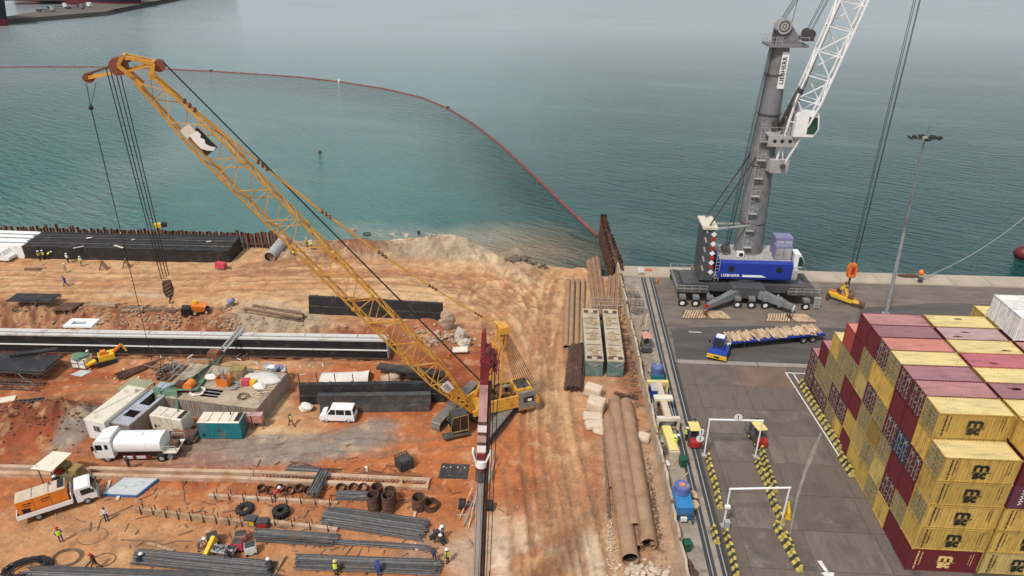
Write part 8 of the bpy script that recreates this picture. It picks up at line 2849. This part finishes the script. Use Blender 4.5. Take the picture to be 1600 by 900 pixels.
for k, (px, py, lb) in enumerate(((988, 462, 'dark scaffold frame lying on the strip inside the wall, upper one'), (995, 476, 'dark scaffold frame lying on the strip inside the wall, lower one'), (998, 489, 'dark bent frame on the strip above the red roofed forklift'))):
 o = thing('scaffold_bay', lb, 'scaffold frame', qat(px, py), .2 - .3 * k)
 for x_ in (-1.0, -.3, .4, 1.0):
  MB().bar((x_, -.8, .15 + .1 * k), (x_, .8, .3), .07).build('upright', 'dark_steel', o)
 for y_ in (-.8, 0, .8):
  MB().bar((-1.0, y_, .3), (1.0, y_, .2 + .1 * k), .07).build('ledger', 'dark_steel', o)
for k, (px, py) in enumerate(((998, 512), (1003, 508), (1008, 512), (1013, 515))):
 tag(MB().cyl((0, 0, 0), (rr.uniform(-.3, .3), .2, 2.2), .07, n=6).build('post', ('pale_wood', 'salmon', 'pale_yellow', 'pale_wood')[k], None, False, qat(px, py)), f"upright stick behind the salmon canopy, {['first','second','third','fourth'][k]} from the left", 'stick')
for k, (px, py, m, s_) in enumerate(((1035, 652, 'dark_rust', .6), (1032, 640, 'dark_rust', .5), (1035, 690, 'galv', .55), (1040, 705, 'dark_steel', .5), (1043, 726, 'white_bag', .35), (1083, 792, 'pale_wood', .5), (1086, 776, 'pale_wood', .45), (1075, 885, 'dark_rust', .5), (1079, 898, 'dark_rust', .5), (1018, 582, 'wood', .5))):
 tag(MB().lump((0, 0, s_ * .5), (s_, s_ * 1.2, s_ * .7), k + 70, 8, 5, .3).build('scrap_heap', m, None, True, qat(px, py)), ['rusty scrap heap left of the spreader, nearer one', 'rusty scrap heap left of the spreader, farther one', 'grey netting heap beside the hazard crate', 'dark heap beside the hazard crate', 'white scrap at the corner of the cream crate', 'wooden scrap right of the blue tank, nearer', 'wooden scrap right of the blue tank, farther', 'rusty scrap by the wall at the bottom, farther', 'rusty scrap by the wall at the bottom, nearer', 'wooden scrap beside the round blue tank'][k], 'scrap heap')
a = qat(1000, 432)
o = thing('sign_board', 'small white sign panel on posts at the seaward end of the rails', 'sign', Vector((a.x, a.y, .17)), 0)
for s_ in (-.4, .4):
 MB().bar((s_, 0, 0), (s_, 0, 1.0), .07).build('post', 'galv', o)
 MB().box((s_ * .62, -.05, 1.15), (.46, .05, .8)).build('panel', 'clean_white', o)
q = qat(1013, 424)
tag(MB().tube([(.55 * math.cos(t_), .3 * math.sin(t_), .1) for t_ in np.linspace(0, 2 * PI, 14)[:-1]], .09, 6, True).build('lifebuoy', 'safety_orange', None, False, Vector((q.x, q.y, .25))), 'orange ring lying on the quay edge right of the sign', 'ring')
# mooring line, fender, bollard
a = Vector((*at(1437, 441, .2), .23))
bo = thing('bollard', 'dark mooring bollard with worn chain marks on the quay edge', 'bollard', a)
MB().cyl((0, 0, 0), (0, 0, .55), .35, .28, n=12).build('shaft', 'dark_steel', bo, True)
MB().sph((0, 0, .65), (.5, .5, .22), 12, 6).build('head', 'dark_steel', bo, True)
tag(MB().sph((0, 0, .45), (.45, .45, .5), 12, 8).build('buoy', 'safety_orange', None, True, Vector((*at(1438, 430, .2), .23))), 'orange red float on the quay edge beside the bollard', 'float')
q = MB()
q.lump((0, 0, .15), (1.9, .6, .2), 4, 10, 5, .3)
tag(q.build('rope_heap', 'dark_rust', None, True, Vector((*at(1420, 432, .2), .23))), 'dark rope heap along the quay edge left of the float', 'rope')
A_ = a + Vector((0, 0, .5))
B_ = at3(1640, 300, 5)
n = 14
for k, (dx, lb, m, r_) in enumerate(((0, 'pale mooring line running out to sea from the bollard', 'galv', .07), (3.0, 'dark mooring line running out beside the pale one', 'dark_steel', .05))):
 E_ = at3(1640 + k * 10, 312 - k * 34, 5)
 P_ = [A_.lerp(E_, i / n) + Vector((0, 0, -2.2 * math.sin(PI * i / n) + 1.0 * i / n)) for i in range(n + 1)]
 tag(MB().tube([p_ - A_ for p_ in P_], r_, 6).build('mooring_line', m, None, False, A_ + Vector((-.2 * k, 0, 0))), lb, 'mooring line')
c_ = at3(1604, 396, WATER_Z + 1)
o = thing('ship_bow_bulb', 'dark red bulb of a ship breaking the water at the right edge', 'bulb', c_)
MB().sph((0, 0, 0), (2.2, 1.6, 1.5), 14, 9).build('bulb', 'hull_red', o, True)
MB().sph((.4, 0, -.5), (2.15, 1.66, 1.3), 14, 9).build('underside', 'hull', o, True)
# ================================================================== FLOATING BOOM AND BUOY
pts = [(-60, 105), (0, 105), (80, 104.5), (170, 105), (250, 108), (330, 111.5), (400, 116), (470, 121), (530, 128), (600, 139), (660, 153), (700, 170), (740, 194), (780, 225), (820, 261), (860, 299), (900, 338), (934, 369)]
P_ = [at3(*p_, WATER_Z + .1) for p_ in pts]
fb = thing('floating_boom', 'long rust red floating boom curving across the water to the sheet piles', 'floating boom')
L_ = 0
seg, buf = 9.0, [P_[0]]
for i in range(len(P_) - 1):
 a_, b_ = P_[i], P_[i + 1]
 n = max(1, int((b_ - a_).length / seg))
 for j in range(n):
  p0, p1 = a_.lerp(b_, j / n), a_.lerp(b_, (j + 1) / n)
  d_ = (p1 - p0).normalized() * .12
  MB().cyl(p0 + d_, p1 - d_, .40, n=8).build('float', 'boom_orange', fb, True)
for i in (3, 5, 8, 11):
 MB().box(P_[i] + Vector((0, 0, .3)), (.9, .9, 1.0)).build('coupling', 'dark_rust' if i != 8 else 'white_bag', fb)
tag(MB().sph((0, 0, .2), (.5, .5, .5), 10, 7).build('buoy', 'hull_red', None, True, at3(500, 239, WATER_Z)), 'lone small dark red buoy on the open water', 'buoy')
# ================================================================== PEOPLE
def skin_body(joints, edges, name):
 """one continuous body grown from a skeleton: joints {name: (x, y, z, rx, ry)}"""
 me = bpy.data.meshes.new(name)
 keys = list(joints)
 me.from_pydata([joints[k][:3] for k in keys], [(keys.index(a), keys.index(b_)) for a, b_ in edges], [])
 o = bpy.data.objects.new(name, me)
 C.objects.link(o)
 md = o.modifiers.new('skin', 'SKIN')
 md.use_smooth_shade = True
 sv = me.skin_vertices[0].data
 for i, k in enumerate(keys):
  sv[i].radius = (joints[k][3], joints[k][4] if len(joints[k]) > 4 else joints[k][3])
 sv[keys.index('pelvis')].use_root = True
 ss = o.modifiers.new('sub', 'SUBSURF')
 ss.levels = ss.render_levels = 1
 bpy.context.view_layer.update()
 out = bpy.data.meshes.new_from_object(o.evaluated_get(bpy.context.evaluated_depsgraph_get()))
 bpy.data.objects.remove(o)
 out.name = name
 return out
def pose(kind):
 """x forward, z up; returns joints, edges"""
 J = {}
 hipz, lean, knee = .92, 0.0, 0
 if kind == 'stand':
  feet = {'l': (.02, .11), 'r': (-.04, -.12)}
  kn = {'l': (.05, .11, .5), 'r': (.0, -.12, .5)}
  hands = {'l': (.12, .26, .86), 'r': (.18, -.25, .92)}
  el = {'l': (-.02, .27, 1.12), 'r': (-.03, -.27, 1.14)}
  sh = (.0, 1.42)
  hd = (.04, 1.62)
 elif kind == 'walk':
  feet = {'l': (.36, .09), 'r': (-.42, -.09)}
  kn = {'l': (.24, .1, .5), 'r': (-.08, -.1, .48)}
  hands = {'l': (-.22, .27, .92), 'r': (.3, -.24, 1.0)}
  el = {'l': (-.14, .28, 1.14), 'r': (.06, -.28, 1.14)}
  sh = (.06, 1.4)
  hd = (.12, 1.6)
 elif kind == 'bend':
  feet = {'l': (.0, .14), 'r': (-.06, -.16)}
  kn = {'l': (.1, .15, .48), 'r': (.05, -.16, .48)}
  hands = {'l': (.62, .2, .52), 'r': (.66, -.16, .48)}
  el = {'l': (.5, .27, .8), 'r': (.5, -.26, .8)}
  sh = (.42, 1.16)
  hd = (.62, 1.26)
 else:   # crouch
  hipz = .42
  feet = {'l': (.1, .15), 'r': (-.02, -.16)}
  kn = {'l': (.38, .2, .5), 'r': (.34, -.2, .5)}
  hands = {'l': (.6, .14, .3), 'r': (.62, -.1, .28)}
  el = {'l': (.45, .26, .55), 'r': (.45, -.25, .55)}
  sh = (.28, .86)
  hd = (.42, 1.04)
 J['pelvis'] = (0, 0, hipz, .135, .16)
 J['waist'] = (sh[0] * .35, 0, hipz + (sh[1] - hipz) * .35, .12, .15)
 J['chest'] = (sh[0] * .85, 0, hipz + (sh[1] - hipz) * .82, .13, .18)
 J['neck'] = (sh[0] * .75 + hd[0] * .25, 0, sh[1] * .8 + hd[1] * .2 + .02, .058)
 J['head'] = (hd[0], 0, hd[1], .088, .08)
 J['face'] = (hd[0] + .028, 0, hd[1] - .055, .07, .062)
 J['nose'] = (hd[0] + .11, 0, hd[1] - .03, .016)
 J['crown'] = (hd[0], 0, hd[1] + .09, .07)
 E = [('pelvis', 'waist'), ('waist', 'chest'), ('chest', 'neck'), ('neck', 'face'), ('face', 'head'), ('head', 'crown'), ('face', 'nose')]
 for s, sg in (('l', 1), ('r', -1)):
  J['ear' + s] = (hd[0], sg * .098, hd[1] - .01, .016)
  E.append(('head', 'ear' + s))
  J['shoulder' + s] = (sh[0], sg * .19, sh[1], .068)
  J['elbow' + s] = (*el[s], .048)
  hx, hy, hz = hands[s]
  d = (Vector((hx, hy, hz)) - Vector(el[s])).normalized()
  J['wrist' + s] = (hx, hy, hz, .034)
  p = Vector((hx, hy, hz)) + d * .07
  J['palm' + s] = (*p, .036)
  E += [('chest', 'shoulder' + s), ('shoulder' + s, 'elbow' + s), ('elbow' + s, 'wrist' + s), ('wrist' + s, 'palm' + s)]
  side = Vector((1, 0, 0)) if abs(d.x) < .7 else Vector((0, 1, 0))
  side = (side - d * side.dot(d)).normalized()
  for i, (of, ln) in enumerate(((-.036, .07), (-.012, .085), (.012, .08), (.036, .06))):
   a = p + side * of + d * .04
   b_ = a + d * ln * .55
   c_ = b_ + d * ln * .4 + d.cross(side) * .02 * sg
   J[f'f{i}a{s}'] = (*a, .011)
   J[f'f{i}b{s}'] = (*b_, .0095)
   J[f'f{i}c{s}'] = (*c_, .008)
   E += [('palm' + s, f'f{i}a{s}'), (f'f{i}a{s}', f'f{i}b{s}'), (f'f{i}b{s}', f'f{i}c{s}')]
  t1 = Vector((hx, hy, hz)) + d * .035 + side * .05
  t2 = t1 + d * .04 + side * .02
  J['t1' + s] = (*t1, .013)
  J['t2' + s] = (*t2, .010)
  E += [('wrist' + s, 't1' + s), ('t1' + s, 't2' + s)]
  fx, fy = feet[s]
  J['hip' + s] = (0, sg * .1, hipz - .06, .098)
  J['knee' + s] = (*kn[s], .066)
  J['ankle' + s] = (fx, fy, .1, .048)
  J['toe' + s] = (fx + .18, fy + sg * .02, .045, .045)
  J['heel' + s] = (fx - .05, fy, .045, .042)
  E += [('pelvis', 'hip' + s), ('hip' + s, 'knee' + s), ('knee' + s, 'ankle' + s), ('ankle' + s, 'toe' + s), ('ankle' + s, 'heel' + s)]
 return J, E, hipz, sh, hd
POSES = {}
for kind in ('stand', 'walk', 'bend', 'crouch'):
 J, E_, hipz, sh, hd = pose(kind)
 me = skin_body(J, E_, 'body')
 me.materials.clear()
 for m in ('skin', 'cloth_navy', 'cloth_dark', 'rubber'):
  me.materials.append(M[m])
 # garments by region of the body: 0 skin, 1 shirt, 2 trousers, 3 boots
 limbs = {'skin': [('neck', 'head'), ('face', 'crown')], 'shirt': [('pelvis', 'waist'), ('waist', 'chest'), ('chest', 'shoulderl'), ('chest', 'shoulderr')], 'legs': [], 'boots': []}
 for s in 'lr':
  limbs['skin'] += [('wrist' + s, 'palm' + s), ('palm' + s, 'f1c' + s), ('wrist' + s, 't2' + s)]
  limbs['shirt'] += [('shoulder' + s, 'elbow' + s), ('elbow' + s, 'wrist' + s)]
  limbs['legs'] += [('hip' + s, 'knee' + s), ('knee' + s, 'ankle' + s), ('pelvis', 'hip' + s)]
  limbs['boots'] += [('ankle' + s, 'toe' + s), ('ankle' + s, 'heel' + s)]
 segs = [(i, Vector(J[a][:3]), Vector(J[b_][:3])) for i, k in enumerate(('skin', 'shirt', 'legs', 'boots')) for a, b_ in limbs[k]]
 idx = []
 for p_ in me.polygons:
  c_ = p_.center
  best, bi = 9, 0
  for i, a, b_ in segs:
   ab = b_ - a
   t_ = max(0, min(1, (c_ - a).dot(ab) / ab.length_squared))
   d = (c_ - a - ab * t_).length
   if d < best:
    best, bi = d, i
  idx.append(bi)
 me.polygons.foreach_set('material_index', np.array(idx, dtype=np.int32))
 hz_ = hd[1]
 q = MB()
 n = 12
 vs = []
 for r_, z in ((.165, .005), (.128, .02), (.122, .06), (.09, .115), (.03, .138)):
  for i in range(n):
   a = 2 * PI * i / n
   vs.append((hd[0] + .01 + r_ * 1.12 * math.cos(a), r_ * math.sin(a), hz_ + .035 + z))
 q.add(vs, [(j * n + i, j * n + (i + 1) % n, (j + 1) * n + (i + 1) % n, (j + 1) * n + i) for j in range(4) for i in range(n)] + [tuple(range(4 * n, 5 * n))])
 hel = q.mesh('helmet', [M['clean_white']], True)
 # vest wrapped round the trunk
 q = MB()
 a, b_ = Vector(J['pelvis'][:3]) + Vector((0, 0, .02)), Vector((sh[0], 0, sh[1] + .03))
 d = (b_ - a).normalized()
 f_ = Vector((0, 1, 0)).cross(d).normalized()
 vs = []
 n = 14
 for f, w_, dp in ((0, .205, .185), (.35, .195, .17), (.75, .23, .185), (1.0, .19, .11)):
  c_ = a.lerp(b_, f)
  for i in range(n):
   an = 2 * PI * i / n
   vs.append(c_ + Vector((0, 1, 0)) * (w_ * math.sin(an)) + f_ * (dp * math.cos(an)))
 q.add(vs, [(j * n + i, j * n + (i + 1) % n, (j + 1) * n + (i + 1) % n, (j + 1) * n + i) for j in range(3) for i in range(n)])
 vest = q.mesh('vest', [M['hivis']], True)
 q = MB()
 for sg in (-1, 1):
  q.sph((hd[0] + .088, sg * .032, hd[1] + .0), .012, 6, 4)
 eyes = q.mesh('eyes', [M['print_white']])
 mouth = MB().box((hd[0] + .096, 0, hd[1] - .085), (.012, .05, .012)).mesh('mouth', [M['maroon']])
 POSES[kind] = (me, hel, vest, eyes, mouth)
def person(px, py, kind, rz, label, shirt='cloth_navy', legs='cloth_navy', helmet='clean_white', vest=True, quay=False, group=None, at_z=None):
 a = qat(px, py) if quay else on(px, py)
 if at_z is not None:
  a = at3(px, py, at_z)
 t_ = thing('person', label, 'person', a, rz, group)
 me, hel, vs_, ey, mo = POSES[kind]
 put(me, 'body', t_, m=['skin', shirt, legs, 'rubber'])
 put(ey, 'eyes', t_)
 put(mo, 'mouth', t_)
 if helmet:
  put(hel, 'helmet', t_, m=helmet)
 if vest:
  put(vs_, 'vest', t_, m='hivis' if vest is True else vest)
 t_.scale = (1.06, 1.06, 1.06)
 return t_
D90 = PI / 2
person(97, 847, 'stand', 2.2, 'worker in yellow vest and red helmet below the flatbed truck', 'cloth_blue', 'cloth_blue', 'red')
person(151, 888, 'walk', 3.3, 'worker in brown overalls and red helmet striding near the cable loops', 'cloth_brown', 'cloth_brown', 'red', False)
person(168, 814, 'stand', -1.2, 'bareheaded man in a white shirt below the grey tarpaulin', 'cloth_white', 'cloth_navy', None, False)
person(311, 860, 'bend', .3, 'worker in grey bending over a hose loop by the workbench', 'cloth_grey', 'cloth_grey', 'clean_white', False)
person(216, 880, 'crouch', .2, 'worker crouching at the left end of the thick bar bundle', 'cloth_dark', 'cloth_dark', 'clean_white', False)
person(360, 880, 'stand', -1.5, 'dark clothed worker standing before the workbench', 'cloth_dark', 'cloth_dark', None, False)
person(430, 783, 'bend', .9, 'worker in a red and white top on the low formwork beam', 'red', 'cloth_dark', 'clean_white', False)
person(679, 846, 'bend', .5, 'worker in dark clothes bending in the group at the bar ends', 'cloth_dark', 'cloth_dark', 'clean_white', False)
person(672, 842, 'crouch', .3, 'worker crouching at the back of the group at the bar ends', 'cloth_grey', 'cloth_dark', None, False)
person(692, 844, 'stand', 2.6, 'worker with white helmet on the right of the group at the bar ends', 'cloth_grey', 'cloth_navy', 'clean_white', False)
person(696, 851, 'crouch', 3.0, 'worker crouching in front of the group at the bar ends', 'cloth_dark', 'cloth_dark', 'clean_white', False)
person(679, 878, 'stand', 1.5, 'worker in blue grey overalls standing below the group', 'cloth_navy', 'cloth_navy', None, False)
person(700, 880, 'stand', 2.9, 'worker in yellow vest and white helmet beside the rig mast', 'cloth_dark', 'cloth_dark', 'clean_white', True)
person(526, 899, 'stand', 1.6, 'worker in yellow vest at the bottom edge on the wide bar bundle', 'cloth_dark', 'cloth_dark', 'pale_yellow', True)
person(592, 900, 'stand', 1.6, 'worker in blue with a blue helmet at the bottom edge', 'cloth_blue', 'cloth_blue', 'crane_blue', False)
person(425, 898, 'bend', 2.2, 'worker in dark clothes with white helmet right of the thick bundle', 'cloth_dark', 'cloth_dark', 'clean_white', False)
person(456, 666, 'walk', 2.6, 'worker in a dark top on the pale sand left of the van', 'cloth_dark', 'cloth_dark', 'mustard', 'pale_yellow')
person(203, 733, 'stand', 1.5, 'dark clothed worker standing before the white tanker', 'cloth_dark', 'cloth_dark', None, False)
person(92, 764, 'stand', -1.0, 'worker with white helmet between the truck cab and the drilling machine', 'cloth_dark', 'cloth_dark', 'clean_white', False)
person(104, 448, 'walk', 3.0, 'worker in bright blue overalls on the sandy road', 'cloth_blue', 'cloth_blue', 'crane_blue', False)
person(63, 407, 'stand', .4, 'worker in yellow vest at the left of the group by the black box', 'cloth_dark', 'cloth_dark')
person(70, 406, 'stand', 2.8, 'worker with white helmet in the middle of the group by the black box', 'cloth_grey', 'cloth_dark', 'clean_white', 'pale_yellow')
person(77, 405, 'bend', .2, 'worker in bright vest bending at the right of the group by the black box', 'cloth_dark', 'cloth_dark')
person(107, 411, 'stand', 1.4, 'worker in white alone before the black box', 'cloth_white', 'cloth_dark', 'clean_white', False)
person(128, 416, 'stand', 1.8, 'worker in yellow vest walking before the black box', 'cloth_white', 'cloth_grey')
person(104, 426, 'stand', 4.0, 'worker in tan near the flat dark boards', 'cloth_grey', 'wood', 'clean_white', False)
person(487, 390, 'stand', 1.2, 'worker in white standing on the shore bank behind the crane boom', 'cloth_white', 'cloth_dark')
person(480, 386, 'stand', .2, 'worker in yellow vest beside the one in white on the shore bank', 'cloth_dark', 'cloth_dark')
person(460, 402, 'crouch', 2.5, 'worker crouching in yellow at the mouth of the culvert', 'cloth_dark', 'cloth_dark')
person(655, 372, 'stand', 1.5, 'lone dark figure on the shore crest right of the tub', 'cloth_dark', 'cloth_dark', None, False)
person(141, 566, 'stand', .5, 'worker in yellow vest between the cage tank and the excavator', 'cloth_dark', 'cloth_dark')
person(1049, 692, 'bend', -.4, 'worker in bright vest and white helmet by the spreader end, left one', 'hivis', 'cloth_dark', 'clean_white', True, True)
person(1054, 702, 'stand', 2.2, 'worker in bright vest by the hazard crate, right one', 'hivis', 'cloth_dark', 'clean_white', True, True)
person(1071, 688, 'stand', .3, 'worker in yellow vest beside the forklift on the rail track', 'cloth_dark', 'cloth_dark', 'clean_white', True, True)
